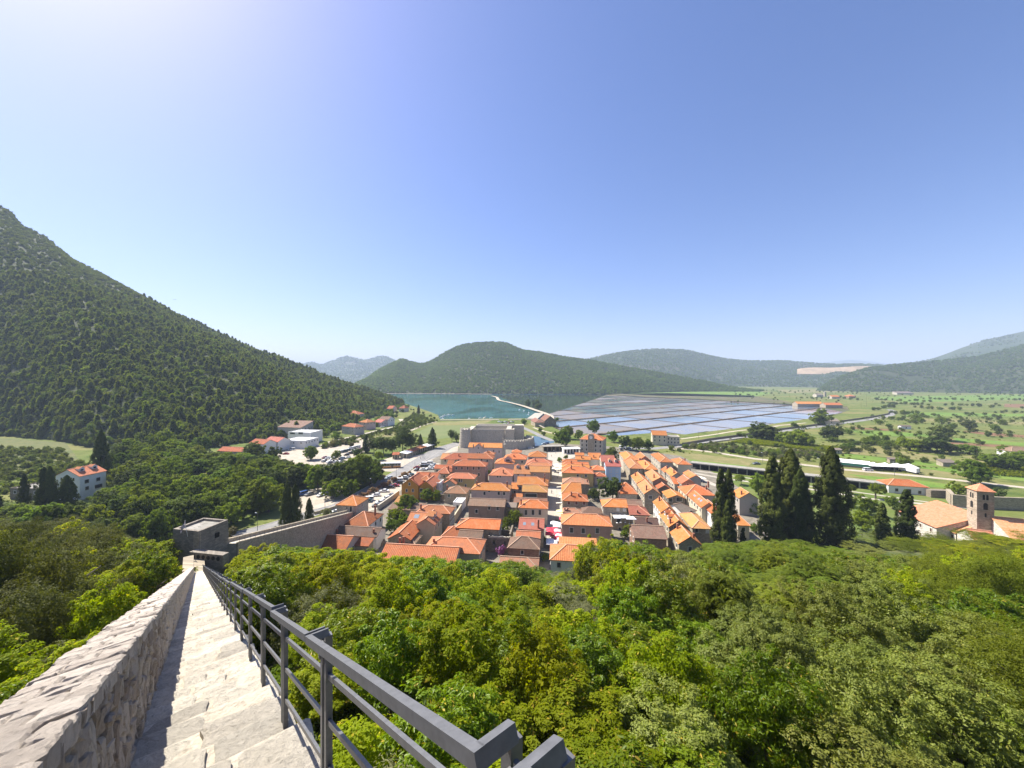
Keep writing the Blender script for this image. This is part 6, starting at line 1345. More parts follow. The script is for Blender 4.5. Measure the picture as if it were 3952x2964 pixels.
for k in range(n):
    t0, t1 = k/n, (k+1)/n; f = lambda t, e: (-.1-.85*t*(1-.3*e)+.1*math.sin(t*7), -.62+.14*math.sin(t*9+e*2), 2.6-1.9*t-e*(1.1-.7*t))
    b.face([f(t0, 0), f(t1, 0), f(t1, 1), f(t0, 1)]); b.face([f(t0, 1), f(t1, 1), f(t1, 0), f(t0, 0)])
MT['flag'] = m_plain('flag_cloth', (.5, .42, .42), .8, var=.45, vs=3); b.build('cloth', MT['flag'], fl)

# rampart from the tower down to the gatehouse
P0 = Vector((-55.2, 75.7, 23.4)); P1 = Vector((-60.5, 143.5, 5.6)); dv = P1-P0; Lh = math.hypot(dv.x, dv.y)
rw = thing('rampart', 'stone rampart walk with stepped top running from the tower down to the gatehouse', 'rampart', P0, math.atan2(dv.y, dv.x)-R(90)); sl = -dv.z/Lh
b = MB(); n = 130
for k in range(n):
    y0, y1 = Lh*k/n, Lh*(k+1)/n; b.box(-.9, y0, -30, .9, y1, -sl*(y0+y1)/2)
b.build('walkway', WL['stone_pale'], rw)
b = MB()
for k in range(n):
    y0, y1 = Lh*k/n, Lh*(k+1)/n; zz = -sl*(y0+y1)/2; b.box(-1.4, y0, -30, -.92, y1, zz+.8); b.box(.92, y0, -30, 1.25, y1, zz+.18)
b.build('parapet', WL['stone'], rw)
b = MB(); b.box(0, 0, 0, .05, .05, 1.0); pm = b.mesh('post', MT['rail'])
for k in range(0, 38): y = Lh*(k+.5)/38; put('post', pm, rw, (.95, y, -sl*y+.15))
b = MB(); b.bar((.97, 0, 1.15), (.97, Lh, -sl*Lh+1.15), .05, .05); b.bar((.97, 0, .65), (.97, Lh, -sl*Lh+.65), .03, .03); b.build('handrail', MT['rail'], rw)
# ------------------------------------------------------------------ vehicles
PAINT = {k: m_plain('paint_'+k, c, .28, .0, spec=.6) for k, c in {'white': (.78, .78, .76), 'silver': (.45, .46, .47), 'grey': (.16, .17, .18), 'black': (.018, .018, .022), 'red': (.32, .02, .025), 'maroon': (.17, .02, .03), 'blue': (.03, .09, .28), 'teal': (.05, .11, .13), 'pale_blue': (.42, .5, .55), 'orange': (.62, .26, .05)}.items()}
MT['carglass'] = m_plain('car_glass', (.015, .018, .02), .06, spec=.8); MT['tyre'] = m_plain('tyre', (.015, .015, .015), .85); MT['lamp_glass'] = m_plain('headlight', (.7, .7, .68), .15); MT['rimm'] = m_plain('rim', (.35, .35, .36), .35, .7)
KINDS = {'hatchback': dict(L=4.0, W=1.74, hood=.95, ws=1.55, rf=3.2, rr=3.85, belt=.92, top=1.47, hd=.84, tr=.95), 'sedan': dict(L=4.5, W=1.78, hood=1.15, ws=1.8, rf=3.05, rr=3.75, belt=.9, top=1.43, hd=.83, tr=.92),
         'estate': dict(L=4.5, W=1.8, hood=1.1, ws=1.75, rf=3.9, rr=4.35, belt=.95, top=1.52, hd=.87, tr=.98), 'van': dict(L=4.8, W=1.85, hood=.65, ws=1.25, rf=4.6, rr=4.75, belt=1.1, top=1.9, hd=1.05, tr=1.1)}
CARM = {}
def car_meshes(kind, colour):
    if (kind, colour) in CARM: return CARM[kind, colour]
    q = KINDS[kind]; L, Wd = q['L'], q['W']; b = MB(); hw = Wd/2
    side = [(0, .3), (0, .62), (.12, q['hd']-.06), (q['hood']-.1, q['belt']), (q['rr']+.02, q['belt']+.02), (L-.06, q['tr']), (L, .6), (L-.03, .3)]
    secs = [(-hw, .94), (-hw+.09, 1.0), (hw-.09, 1.0), (hw, .94)]; V = []
    for y, f in secs:
        V += [(x if f == 1 else L/2+(x-L/2)*.985, y, .3+(z-.3)*f) for x, z in side]
    m = len(side); F = []
    for s in range(3): F += [(s*m+i, s*m+(i+1) % m, (s+1)*m+(i+1) % m, (s+1)*m+i) for i in range(m)]
    F += [tuple(range(m))[::-1], tuple(range(3*m, 4*m))]; b.raw(V, F)
    rb = MB(); t = q['top']; a, e = q['ws'], q['rf']
    b.raw([(a, -hw+.2, t-.05), (e, -hw+.2, t-.05), (e, hw-.2, t-.05), (a, hw-.2, t-.05), (a+.1, -hw+.24, t), (e-.1, -hw+.24, t), (e-.1, hw-.24, t), (a+.1, hw-.24, t)], [(4, 5, 6, 7), (0, 1, 5, 4), (1, 2, 6, 5), (2, 3, 7, 6), (3, 0, 4, 7)])
    for y in (-1, 1):                           # pillars
        for x0, x1 in ((q['hood']-.1, a), ((a+e)/2, (a+e)/2), (q['rr'], e)): b.bar((x0, y*(hw-.1), q['belt']), (x1, y*(hw-.19), t-.03), .09, .05)
    g = MB(); z0 = q['belt']-.02
    g.raw([(q['hood']-.08, -hw+.1, z0), (q['rr'], -hw+.1, z0), (q['rr'], hw-.1, z0), (q['hood']-.08, hw-.1, z0), (a, -hw+.2, t-.05), (e, -hw+.2, t-.05), (e, hw-.2, t-.05), (a, hw-.2, t-.05)], [(0, 1, 5, 4), (1, 2, 6, 5), (2, 3, 7, 6), (3, 0, 4, 7)])
    w = MB(); w.tube([(0, -.1, 0), (0, .1, 0)], .32, 12)
    rm = MB(); rm.tube([(0, -.115, 0), (0, .115, 0)], .19, 10)
    h = MB(); h.box(-.02, -.16, -.07, .1, .16, .07)
    for mb in (b, g): mb.v = [(x-L/2, y, z) for x, y, z in mb.v]
    if 'w' not in CARM: CARM['w'] = (w.mesh('wheel', MT['tyre']), rm.mesh('rim', MT['rimm']), h.mesh('headlight', MT['lamp_glass']))
    CARM[kind, colour] = (b.mesh('body', PAINT[colour]), g.mesh('glass', MT['carglass']), L, Wd); return CARM[kind, colour]
PLACES = {}
def car(c, x, y, colour, kind, deg, place, full=True, group=None):
    b, g, L, Wd = car_meshes(kind, colour); w, r_, h = CARM['w']; PLACES.setdefault(place, []).append(1); n = len(PLACES[place])
    lab = f"{colour.replace('_', ' ')} {kind}, {ordinal(n)} {place}"
    o = thing('parked_car' if kind != 'van' else 'parked_van', lab, 'car' if kind != 'van' else 'van', G(c, x, y, .04), R(deg), group or 'cars parked about the town')
    put('body', b, o); put('glass', g, o)
    for sx in (-1, 1):
        for sy in (-1, 1):
            k = put('wheel', w, o, (sx*L*.31, sy*(Wd/2-.1), .32))
            if full: put('rim', r_, k)
    if full:
        for sy in (-1, 1): put('headlight', h, o, (-L/2, sy*(Wd/2-.28), .68))
    return o
P1_ = 'in the oleander car park from the gatehouse'
for a in (('D6', 1180, 1520, 'grey', 'hatchback', 12), ('D6', 970, 1425, 'teal', 'estate', 8), ('D6', 1265, 1450, 'white', 'sedan', 14), ('D6', 1005, 1390, 'white', 'van', 8), ('D6', 1390, 1365, 'white', 'hatchback', 40), ('D6', 1170, 1295, 'white', 'hatchback', 6), ('D6', 1505, 1300, 'grey', 'sedan', 42), ('D6', 1345, 1208, 'white', 'sedan', 6),
          ('D6', 1470, 1125, 'black', 'sedan', 5), ('D6', 1572, 1092, 'red', 'sedan', 4), ('D6', 1650, 1035, 'black', 'estate', 6), ('D6', 1655, 985, 'white', 'van', 8), ('D6', 1780, 950, 'grey', 'hatchback', 8), ('D6', 1775, 915, 'white', 'hatchback', 8), ('D6', 1912, 865, 'teal', 'hatchback', 8), ('D6', 1840, 880, 'white', 'hatchback', 8)): car(*a, P1_)
for a in (('D6', 1275, 940, 'maroon', 'van', 50), ('D6', 1440, 930, 'pale_blue', 'estate', 40)): car(*a, 'along the road under the big leafy trees')
P2_ = 'in the small lot by the bus station'
for a in (('D1', 520, 565, 'red', 'hatchback', 5), ('D1', 520, 605, 'black', 'hatchback', 70), ('D1', 640, 600, 'white', 'sedan', 5), ('D1', 625, 540, 'black', 'hatchback', 0), ('D1', 650, 505, 'white', 'van', 0), ('D1', 760, 585, 'white', 'sedan', 0), ('D1', 700, 535, 'black', 'hatchback', 0), ('D1', 755, 485, 'white', 'van', 4), ('D1', 795, 545, 'white', 'hatchback', 0), ('D1', 825, 510, 'pale_blue', 'hatchback', 0), ('D1', 840, 580, 'white', 'hatchback', 0)): car(*a, P2_)
P3_ = 'in the car park behind leafy trees'
for a in (('D6', 75, 490, 'maroon', 'hatchback', 60), ('D6', 140, 500, 'silver', 'hatchback', 60), ('D6', 195, 500, 'silver', 'sedan', 60), ('D6', 255, 505, 'white', 'hatchback', 60), ('D6', 60, 565, 'grey', 'hatchback', 75), ('D6', 165, 580, 'white', 'estate', 75), ('D6', 235, 580, 'black', 'hatchback', 75), ('D6', 310, 585, 'grey', 'hatchback', 75), ('D6', 390, 585, 'silver', 'hatchback', 75),
          ('D6', 440, 505, 'pale_blue', 'estate', 30), ('D6', 570, 490, 'white', 'hatchback', 20), ('D6', 150, 705, 'white', 'van', 30), ('D6', 160, 650, 'black', 'hatchback', 30), ('D6', 430, 370, 'white', 'van', 60), ('D6', 500, 360, 'teal', 'van', 60), ('D6', 540, 430, 'black', 'hatchback', 10), ('D6', 620, 395, 'black', 'estate', 10), ('D6', 690, 355, 'black', 'hatchback', 10), ('D6', 570, 330, 'teal', 'hatchback', 50), ('D6', 635, 300, 'white', 'van', 50), ('D6', 690, 285, 'white', 'van', 50), ('D6', 770, 265, 'white', 'van', 40), ('D6', 850, 300, 'maroon', 'hatchback', 50)): car(*a, P3_, False)
for a in (('C2', 1255, 1130, 'blue', 'van', 60), ('C2', 1310, 1132, 'grey', 'hatchback', 60), ('C2', 1410, 1138, 'white', 'hatchback', 70)): car(*a, 'on the gravel lot behind the cypresses')
for a in (('C2', 1165, 745, 'white', 'van', 5), ('C2', 1112, 782, 'red', 'sedan', 5), ('C2', 1255, 728, 'white', 'van', 30), ('C2', 1088, 842, 'black', 'sedan', 10)): car(*a, 'on the yard below the white boxy house', False)
for a in (('C6', 828, 885, 'white', 'sedan', 30), ('C6', 850, 880, 'silver', 'hatchback', 30)): car(*a, 'in front of the roadside apartment houses', False)
for k, a in enumerate((1825, 1842, 1858, 1876, 1894, 1912, 1930, 1948, 1872, 1905)): car('C6', a, (838 if k < 8 else 852)+(k % 3)*3, ('white', 'silver', 'black', 'white', 'grey', 'red', 'white', 'grey', 'white', 'silver')[k], 'hatchback', 70, 'on the quay behind the fortress', False)
for a in (('C7', 330, 1066, 'white', 'sedan', 20), ('C7', 440, 1030, 'pale_blue', 'hatchback', 20), ('C7', 465, 1024, 'blue', 'hatchback', 20)): car(*a, 'on the bank of the canal', False)
for k, a in enumerate(((650, 285), (672, 290), (690, 283), (705, 295), (722, 290), (735, 300), (660, 305))): car('C4', a[0], a[1], ('white', 'white', 'silver', 'white', 'grey', 'white', 'black')[k], ('van', 'van', 'hatchback', 'hatchback', 'sedan', 'hatchback', 'hatchback')[k], 70, 'in the tree shaded lot beside the clock building', False)
car('C5', 655, 408, 'white', 'van', -70, 'driving along the dark roadside wall', False); car('C5', 880, 812, 'white', 'van', 170, 'parked before the market garden tents', False); car('C4', 1812, 425, 'grey', 'sedan', 0, 'alone on the pale building plot', False)
for a in (('C2', 1500, 1335, 'silver', 'hatchback', 25), ('C2', 1535, 1300, 'black', 'hatchback', 25), ('C2', 1545, 1282, 'white', 'sedan', 25)): car(*a, 'in the shade left of the gatehouse')
# bus and lorry
bs = thing('bus', 'white and orange city bus standing at the bus station', 'bus', G('D6', 1490, 690, .04), R(9)); L = 11.6
b = MB(); b.box(-L/2, -1.25, 1.25, L/2, 1.25, 3.05); b.box(-L/2+.15, -1.15, 3.05, L/2-.15, 1.15, 3.15); b.build('body', PAINT['white'], bs); b = MB(); b.box(-L/2+.02, -1.26, .32, L/2-.02, 1.26, 1.25); b.build('skirt', PAINT['orange'], bs)
b = MB()
for k in range(7): b.box(-L/2+.3+k*1.6, -1.28, 1.4, -L/2+1.8+k*1.6, 1.28, 2.6)
b.box(L/2-.05, -1.1, 1.3, L/2+.03, 1.1, 2.75); b.build('window', MT['carglass'], bs)
for x in (-3.6, 3.4):
    for y in (-1.1, 1.1): put('wheel', CARM['w'][0], bs, (x, y, .46), None, (1.45, 1.4, 1.45))
b = MB(); b.box(.2, -1.29, .5, 1.4, -1.26, 2.5); b.build('door', MT['carglass'], bs)
tk = thing('lorry', 'white lorry with blue cab trim beside the market garden tents', 'lorry', G('C5', 1228, 826, .04), R(-80))
b = MB(); b.box(-2.4, -1.2, .9, 4.5, 1.2, 3.4); b.build('cargo_box', PAINT['white'], tk); b = MB(); b.box(-4.5, -1.15, .6, -2.5, 1.15, 2.8); b.build('cab', PAINT['white'], tk)
b = MB(); b.box(-4.53, -1.0, 1.7, -4.49, 1.0, 2.5); b.build('windscreen', MT['carglass'], tk); b = MB(); b.box(-4.3, -1.17, 2.82, -2.5, 1.17, 3.3); b.build('roof_fairing', PAINT['blue'], tk)
for x in (-3.6, 2.6, 3.6):
    for y in (-1.05, 1.05): put('wheel', CARM['w'][0], tk, (x, y, .48), None, 1.5)

# ------------------------------------------------------------------ market garden tents, parasols, awnings
MT['canvas'] = m_plain('white_canvas', (.82, .82, .8), .7); MT['net_green'] = m_plain('green_net', (.08, .3, .2), .8, var=.2); MT['cloth_red'] = m_plain('cloth_red', (.62, .03, .06), .7); MT['cloth_pink'] = m_plain('cloth_pink_white', (.72, .5, .52), .7); MT['cloth_yellow'] = m_plain('cloth_yellow', (.8, .74, .3), .7); MT['cloth_cream'] = m_plain('cloth_cream', (.78, .72, .56), .7)
tn = thing('polytunnel', 'long white roofed tunnel with a green net side in the fields', 'greenhouse', G('C5', 620, 770), math.atan2(*(lambda d: (d.y, d.x))(G('C5', 905, 800)-G('C5', 620, 770)))); L = (G('C5', 905, 800)-G('C5', 620, 770)).length
b = MB(); b.raw([(0, 0, 2.6), (L, 0, 2.6), (L, 5, 4.0), (0, 5, 4.0), (L, 10, 2.6), (0, 10, 2.6)], [(0, 1, 2, 3), (3, 2, 4, 5)]); b.box(0, -.1, 2.45, L, 0, 2.62); b.build('roof', MT['canvas'], tn)
b = MB(); b.box(0, 0, 1.0, L, .06, 2.44); b.build('net', MT['net_green'], tn); b = MB(); b.box(0, .1, 0, L, 9.9, .98); b.build('base', WL['stone_dark'], tn)
tn = thing('market_tent', 'white peaked canvas market tents beside the lorry', 'tent', G('C5', 915, 812), R(-12)); b = MB()
for k in range(4): x = k*6; b.raw([(x, 0, 2.8), (x+5.8, 0, 2.8), (x+5.8, 7, 2.8), (x, 7, 2.8), (x+2.9, 3.5, 4.6)], [(0, 1, 4), (1, 2, 4), (2, 3, 4), (3, 0, 4)])
b.build('canopy', MT['canvas'], tn); b = MB()
for k in range(5):
    for y in (.1, 6.9): b.box(max(0, k*6-.1), y-.06, 0, max(0, k*6-.1)+.12, y+.06, 2.9)
b.build('pole', MT['metal_dark'], tn); b = MB(); b.box(0, 6, 0, 23, 6.2, 2.7); b.build('back_wall', MT['dark_in'], tn)
PARM = {}
def parasol(c, x, y, zc, mat, label, size=3.0, rz=None):
    """canopy seen at the given pixel, standing on the ground"""
    p = G(c, x, y, zc); z0 = hill_z(p.x, p.y) if zc < 4 else zc-2.6
    o = thing('parasol', label, 'parasol', (p.x, p.y, z0), R(-THETA if rz is None else rz), 'parasols in the streets')
    k = (mat, size)
    if k not in PARM:
        b = MB(); s = size/2; h = 2.5; b.raw([(-s, -s, h-.45), (s, -s, h-.45), (s, s, h-.45), (-s, s, h-.45), (0, 0, h+.25), (-s, -s, h-.62), (s, -s, h-.62), (s, s, h-.62), (-s, s, h-.62)], [(0, 1, 4), (1, 2, 4), (2, 3, 4), (3, 0, 4), (5, 6, 1, 0), (6, 7, 2, 1), (7, 8, 3, 2), (8, 5, 0, 3)])
        q = MB(); q.tube([(0, 0, 0), (0, 0, 2.6)], .035, 6); q.box(-.3, -.3, 0, .3, .3, .08); PARM[k] = (b.mesh('canopy', MT[mat]), q.mesh('pole', MT['frame_white']))
    put('canopy', PARM[k][0], o); put('pole', PARM[k][1], o); return o
for i, (x, y, m) in enumerate(((730, 500, 'cloth_red'), (800, 495, 'cloth_red'), (750, 540, 'cloth_red'), (850, 520, 'cloth_pink'), (860, 570, 'cloth_red'), (880, 600, 'cloth_pink'), (860, 640, 'cloth_red'), (890, 668, 'cloth_pink'), (720, 570, 'cloth_red'))):
    parasol('D5', x, y, 2.5, m, ('red' if m == 'cloth_red' else 'pink and white')+f' square parasol, {ordinal(i+1)} from the far end of the red cluster', 2.6)
for i, (x, y) in enumerate(((800, 395), (865, 410), (845, 440), (735, 680), (790, 700), (740, 720))): parasol('D5', x, y, 2.5, 'canvas', f'white cafe parasol, {ordinal(i+1)} from the far end around the red cluster', 2.6)
for i, (x, y) in enumerate(((1340, 500), (1400, 515), (1450, 510), (1340, 550), (1400, 560), (1450, 555), (1390, 480))): parasol('D2', x, y, 2.6, 'cloth_cream', f'cream parasol, {ordinal(i+1)} in the cluster at the square end of the street', 2.8)
for i, (x, y) in enumerate(((400, 1185), (455, 1180), (525, 1180), (590, 1200), (640, 1200))): parasol('D3', x, y, 6.9, 'canvas', f'white parasol, {ordinal(i+1)} from the left on the stone terrace roof', 2.2)
for i, (x, y) in enumerate(((1610, 580), (1660, 590), (1700, 600))): parasol('D3', x, y, 2.5, 'cloth_cream', f'cream parasol, {ordinal(i+1)} from the left at the park path cafe', 3.4)
def awning(c, x, y, zc, w, d, mat, label, tilt=.4, rz=0):
    p = G(c, x, y, zc); o = thing('awning', label, 'awning', (p.x, p.y, 0), R(-THETA+rz)); b = MB()
    V = [(-w, -d/2, zc-tilt), (0, -d/2, zc), (0, d/2, zc), (-w, d/2, zc-tilt)]; b.raw(V+[(a, e, f-.06) for a, e, f in V], [(0, 1, 2, 3), (7, 6, 5, 4), (0, 3, 7, 4), (0, 4, 5, 1), (2, 6, 7, 3)])
    b.build('canvas', MT[mat], o); b = MB()
    for y_ in (-d/2, d/2): b.tube([(-w+.05, y_*.95, 0), (-w+.05, y_*.95, zc-tilt)], .03, 5)
    b.build('pole', MT['metal_dark'], o)
awning('D5', 945, 215, 3.4, 2.6, 3.2, 'cloth_yellow', 'yellow awning, upper of the two by the long brown house'); awning('D5', 942, 255, 3.2, 2.9, 2.6, 'cloth_yellow', 'yellow awning, lower of the two by the long brown house'); awning('D5', 938, 310, 3.0, 1.2, 2.2, 'cloth_red', 'short red awning under the yellow awnings', .9)
for i, y in enumerate((905, 1010, 1040, 1095, 1200)): awning('D2', 1480, y, 3.0, 2.4 if i % 2 == 0 else 1.2, .9, 'cloth_cream', f'narrow cream awning, {ordinal(i+1)} from the square on the right side of the street', .25)
awning('D2', 1478, 645, 3.2, 1.6, 1.6, 'canvas', 'white awning at the corner of the yellow street house')

# ------------------------------------------------------------------ lamp posts, poles
def lamp(c, x, yb, yt, label, z=0.0, arm=0.0, name='street_lamp', head=True):
    p = G(c, x, yb, z); h = max(2.0, (H-(src(c, x, yt)[1]-HV)/FS*p.y)-z); o = thing(name, label, 'street lamp' if head else 'pole', p); b = MB(); b.tube([(0, 0, -.3), (0, 0, h*.5), (0, 0, h)], [.1, .075, .05], 7); b.build('pole', MT['rail'] if head else MT['bark'], o)
    if head:
        b = MB(); b.bar((0, 0, h), (arm*.6-.6, 0, h+.12), .06, .06); b.build('arm', MT['rail'], o); b = MB(); b.raw([(-.9, -.16, h+.06), (-.25, -.16, h+.06), (-.25, .16, h+.06), (-.9, .16, h+.06), (-.8, -.1, h+.26), (-.35, -.1, h+.26), (-.35, .1, h+.26), (-.8, .1, h+.26)], [(3, 2, 1, 0), (4, 5, 6, 7), (0, 1, 5, 4), (1, 2, 6, 5), (2, 3, 7, 6), (3, 0, 4, 7)]); b.build('lamp_head', MT['frame_white'], o)
    return o
for c, x, yb, yt, lb in (('C2', 870, 1470, 1285, 'street lamp beside the road right of the grey tower'), ('C2', 1447, 1285, 1130, 'street lamp at the road edge of the gravel lot'), ('C2', 1845, 1085, 992, 'street lamp under the big leafy trees by the road'), ('C1', 1303, 1120, 1000, 'street lamp rising alone among the dark valley trees'),
                         ('D1', 135, 400, 225, 'left of two street lamps before the bus station kiosk'), ('D1', 200, 400, 250, 'right of two street lamps before the bus station kiosk'), ('D1', 560, 300, 150, 'street lamp in front of the salmon kiosk'), ('C5', 1107, 858, 740, 'street lamp beside the market garden road'), ('C5', 463, 785, 705, 'street lamp at the white road behind the tall cypresses'), ('C4', 1866, 410, 325, 'street lamp beside the pale building plot'),
                         ('C4', 1512, 335, 285, 'street lamp on the lower country road before the olives'), ('D5', 285, 330, 245, 'white street lamp in front of the cream street house')): lamp(c, x, yb, yt, lb)
for c, x, yb, yt, lb in (('D1', 140, 750, 565, 'thin pole on the kerb above the oleanders'), ('D1', 487, 530, 425, 'thin pole at the corner of the small car park'), ('D6', 1600, 920, 700, 'slim mast between the two kerbside cars'), ('C5', 830, 1470, 1338, 'concrete post in the grass left of the slim cypress pair'), ('C5', 867, 262, 150, 'tall wooden pole near the far bend of the road'), ('C5', 822, 272, 228, 'short wooden pole left of the tall one at the bend'), ('C5', 1810, 705, 590, 'wooden pole in the reddish field at right'), ('C5', 1840, 640, 570, 'thin pole behind the wooden pole in the red field'),
                         ('C4', 1318, 205, 140, 'first wooden pole along the track beside the salt pans'), ('C4', 1484, 168, 112, 'second wooden pole along the track beside the salt pans'), ('C4', 1165, 215, 155, 'wooden pole at the corner of the yellowish house'), ('C5', 45, 440, 390, 'wooden pole on the track near the pale shed')): lamp(c, x, yb, yt, lb, name='utility_pole', head=False)

# ------------------------------------------------------------------ boats
hull = MB(); sec = [(-2.6, .75, .55), (-1.5, .95, .5), (.5, .95, .55), (1.8, .6, .7), (2.7, .03, .85)]
for (x0, w0, h0), (x1, w1, h1) in zip(sec, sec[1:]):
    for s in (-1, 1): hull.face([(x0, s*w0*.55, -.2), (x1, s*w1*.55, -.2), (x1, s*w1, h1), (x0, s*w0, h0)][::s])
    hull.face([(x0, -w0, h0-.1), (x1, -w1, h1-.1), (x1, w1, h1-.1), (x0, w0, h0-.1)])
hull.face([(-2.6, .41, -.2), (-2.6, -.41, -.2), (-2.6, -.75, .55), (-2.6, .75, .55)]); hm = hull.mesh('hull', MT['white_paint'])
cb = MB(); cb.raw([(-.6, -.6, .5), (.9, -.5, .5), (.9, .5, .5), (-.6, .6, .5), (-.5, -.5, 1.5), (.5, -.4, 1.5), (.5, .4, 1.5), (-.5, .5, 1.5)], [(4, 5, 6, 7), (0, 1, 5, 4), (1, 2, 6, 5), (2, 3, 7, 6), (3, 0, 4, 7)]); cbm = cb.mesh('cabin', MT['white_paint']); ms = MB(); ms.tube([(0, 0, .5), (0, 0, 7)], .06, 5); msm = ms.mesh('mast', MT['frame_white'])
for i, (x, y, a, mast) in enumerate(((1330, 800, 20, 0), (1348, 792, 40, 0), (1362, 785, 20, 0), (1395, 778, 30, 0), (1430, 780, 10, 0), (1345, 812, 70, 0), (1570, 812, 60, 1), (1665, 806, 20, 0), (1760, 806, 10, 0), (2000, 735, 60, 0), (2040, 745, 60, 0), (2080, 760, 80, 1), (2076, 775, 80, 0))):
    pl = 'at the little jetty on the left bay shore' if i < 6 else ('along the quay before the fortress' if i < 9 else 'moored by the causeway')
    o = thing('boat', f'small white boat, {ordinal((i if i < 6 else i-6 if i < 9 else i-9)+1)} from the left {pl}', 'boat', G('C6', x, y, -1.2), R(a), 'boats in the bay'); put('hull', hm, o, (0, 0, .05)); put('cabin', cbm, o)
    if mast: put('mast', msm, o)
# little stone bridge on the quay, wooden ramps of the warehouse, rubble heap, small far things
b = MB(); a = G('C6', 1690, 808); c = G('C6', 1735, 806); L = (c-a).length; n = 12
br = thing('footbridge', 'small arched white footbridge on the quay behind the fortress', 'bridge', (a+c)/2, math.atan2((c-a).y, (c-a).x))
for k in range(n):
    t0, t1 = k/n, (k+1)/n; f = lambda t: (-L/2+L*t, 1.9*math.sin(math.pi*t)); (x0, z0), (x1, z1) = f(t0), f(t1); b.bar((x0, 0, z0), (x1, 0, z1), 3, .5)
b.build('arch', MT['pale_paving'], br)
rp = thing('wooden_ramp', 'wooden trestle ramp leading into the rusty roofed salt warehouse', 'ramp', G('C7', 345, 868)); d = G('C7', 445, 890)-G('C7', 345, 868); b = MB(); b.bar((0, 0, 4.2), (d.x, d.y, .3), 2.2, .3); b.build('deck', MT['sand_path'], rp); b = MB()
for t in (0.05, .3, .55): b.bar((d.x*t, d.y*t, 0), (d.x*t, d.y*t, 4-3.8*t), .3, .3)
b.build('trestle', MT['bark'], rp)
rr = np.random.default_rng(8); V = []; F = []; N = 16
for j in range(N+1):
    for i in range(N+1):
        x, y = i/N*2-1, j/N*2-1; r = math.hypot(x, y); V.append((x*9, y*7, max(-.2, 3.6*(1-r**1.4)+rr.normal()*.22)))
F = [(j*(N+1)+i, j*(N+1)+i+1, (j+1)*(N+1)+i+1, (j+1)*(N+1)+i) for j in range(N) for i in range(N)]
MT['rubble'] = m_two('rubble', (.22, .16, .11), (.33, .26, .19), .6, c3=(.1, .1, .05), s3=1.0, bmp=1, bd=.4)
o = put('rubble_heap', mesh_np('rubble_heap', V, F, MT['rubble']), None, G('C1', 1745, 720)); tag(o, 'brown heap of rubble and earth among the valley trees', 'rubble heap')
o = put('rubble_heap', mesh_np('rubble_heap', np.array(V)*np.array([.45, .35, .9]), F, MT['rubble']), None, G('C2', 1880, 1545, 0)); tag(o, 'grey rubble of a fallen house between the brown roof and ribbed roof', 'rubble heap')
sh = thing('shed', 'white flat shed roof half hidden by valley trees beside the rubble heap', 'shed', G('C1', 1990, 660), R(15)); b = MB(); b.box(-3.5, -2.5, 2.6, 3.5, 2.5, 2.8); b.build('roof', MT['white_paint'], sh); b = MB(); b.box(-3.3, -2.3, 0, 3.3, 2.3, 2.6); b.build('wall', WL['white'], sh)
vb = thing('viaduct', 'pale distant road bridge across the head of the bay', 'bridge', at_depth('C6', 580, 538, 2500)); L = 190; b = MB(); b.box(0, -6, -3, L, 6, 0); b.build('deck', MT['concrete'], vb); b = MB(); b.box(-3, -3, -70, 3, 3, -3); pm = b.mesh('pier', MT['concrete'])
for k in range(5): put('pier', pm, vb, (15+k*40, 0, 0))
b = MB(); b.raw([(0, 0, 0), (-1.6, 0, .5), (-.2, .5, 0), (1.6, 0, .5), (-.2, -.3, .1), (.9, 0, -.05), (-.9, 0, -.02)], [(6, 1, 2), (6, 2, 1), (5, 3, 2), (5, 2, 3), (6, 4, 5), (6, 5, 2), (2, 4, 6), (5, 4, 2)])
o = b.build('bird', MT['metal_dark'], None, at_depth('F', 377, 647, 420), R(20)); tag(o, 'small dark bird gliding in the sky above the mountain ridge', 'bird')
tw = thing('church_tower', 'square tower of the far stone church across the pans', 'tower', G('C5', 512, 178)); b = MB(); b.box(-2.5, -2.5, -.2, 2.5, 2.5, 13); b.build('shaft', WL['stone'], tw); b = MB(); b.raw([(-2.9, -2.9, 13), (2.9, -2.9, 13), (2.9, 2.9, 13), (-2.9, 2.9, 13), (0, 0, 15)], [(0, 1, 4), (1, 2, 4), (2, 3, 4), (3, 0, 4), (3, 2, 1, 0)]); b.build('roof', MT['concrete'], tw)

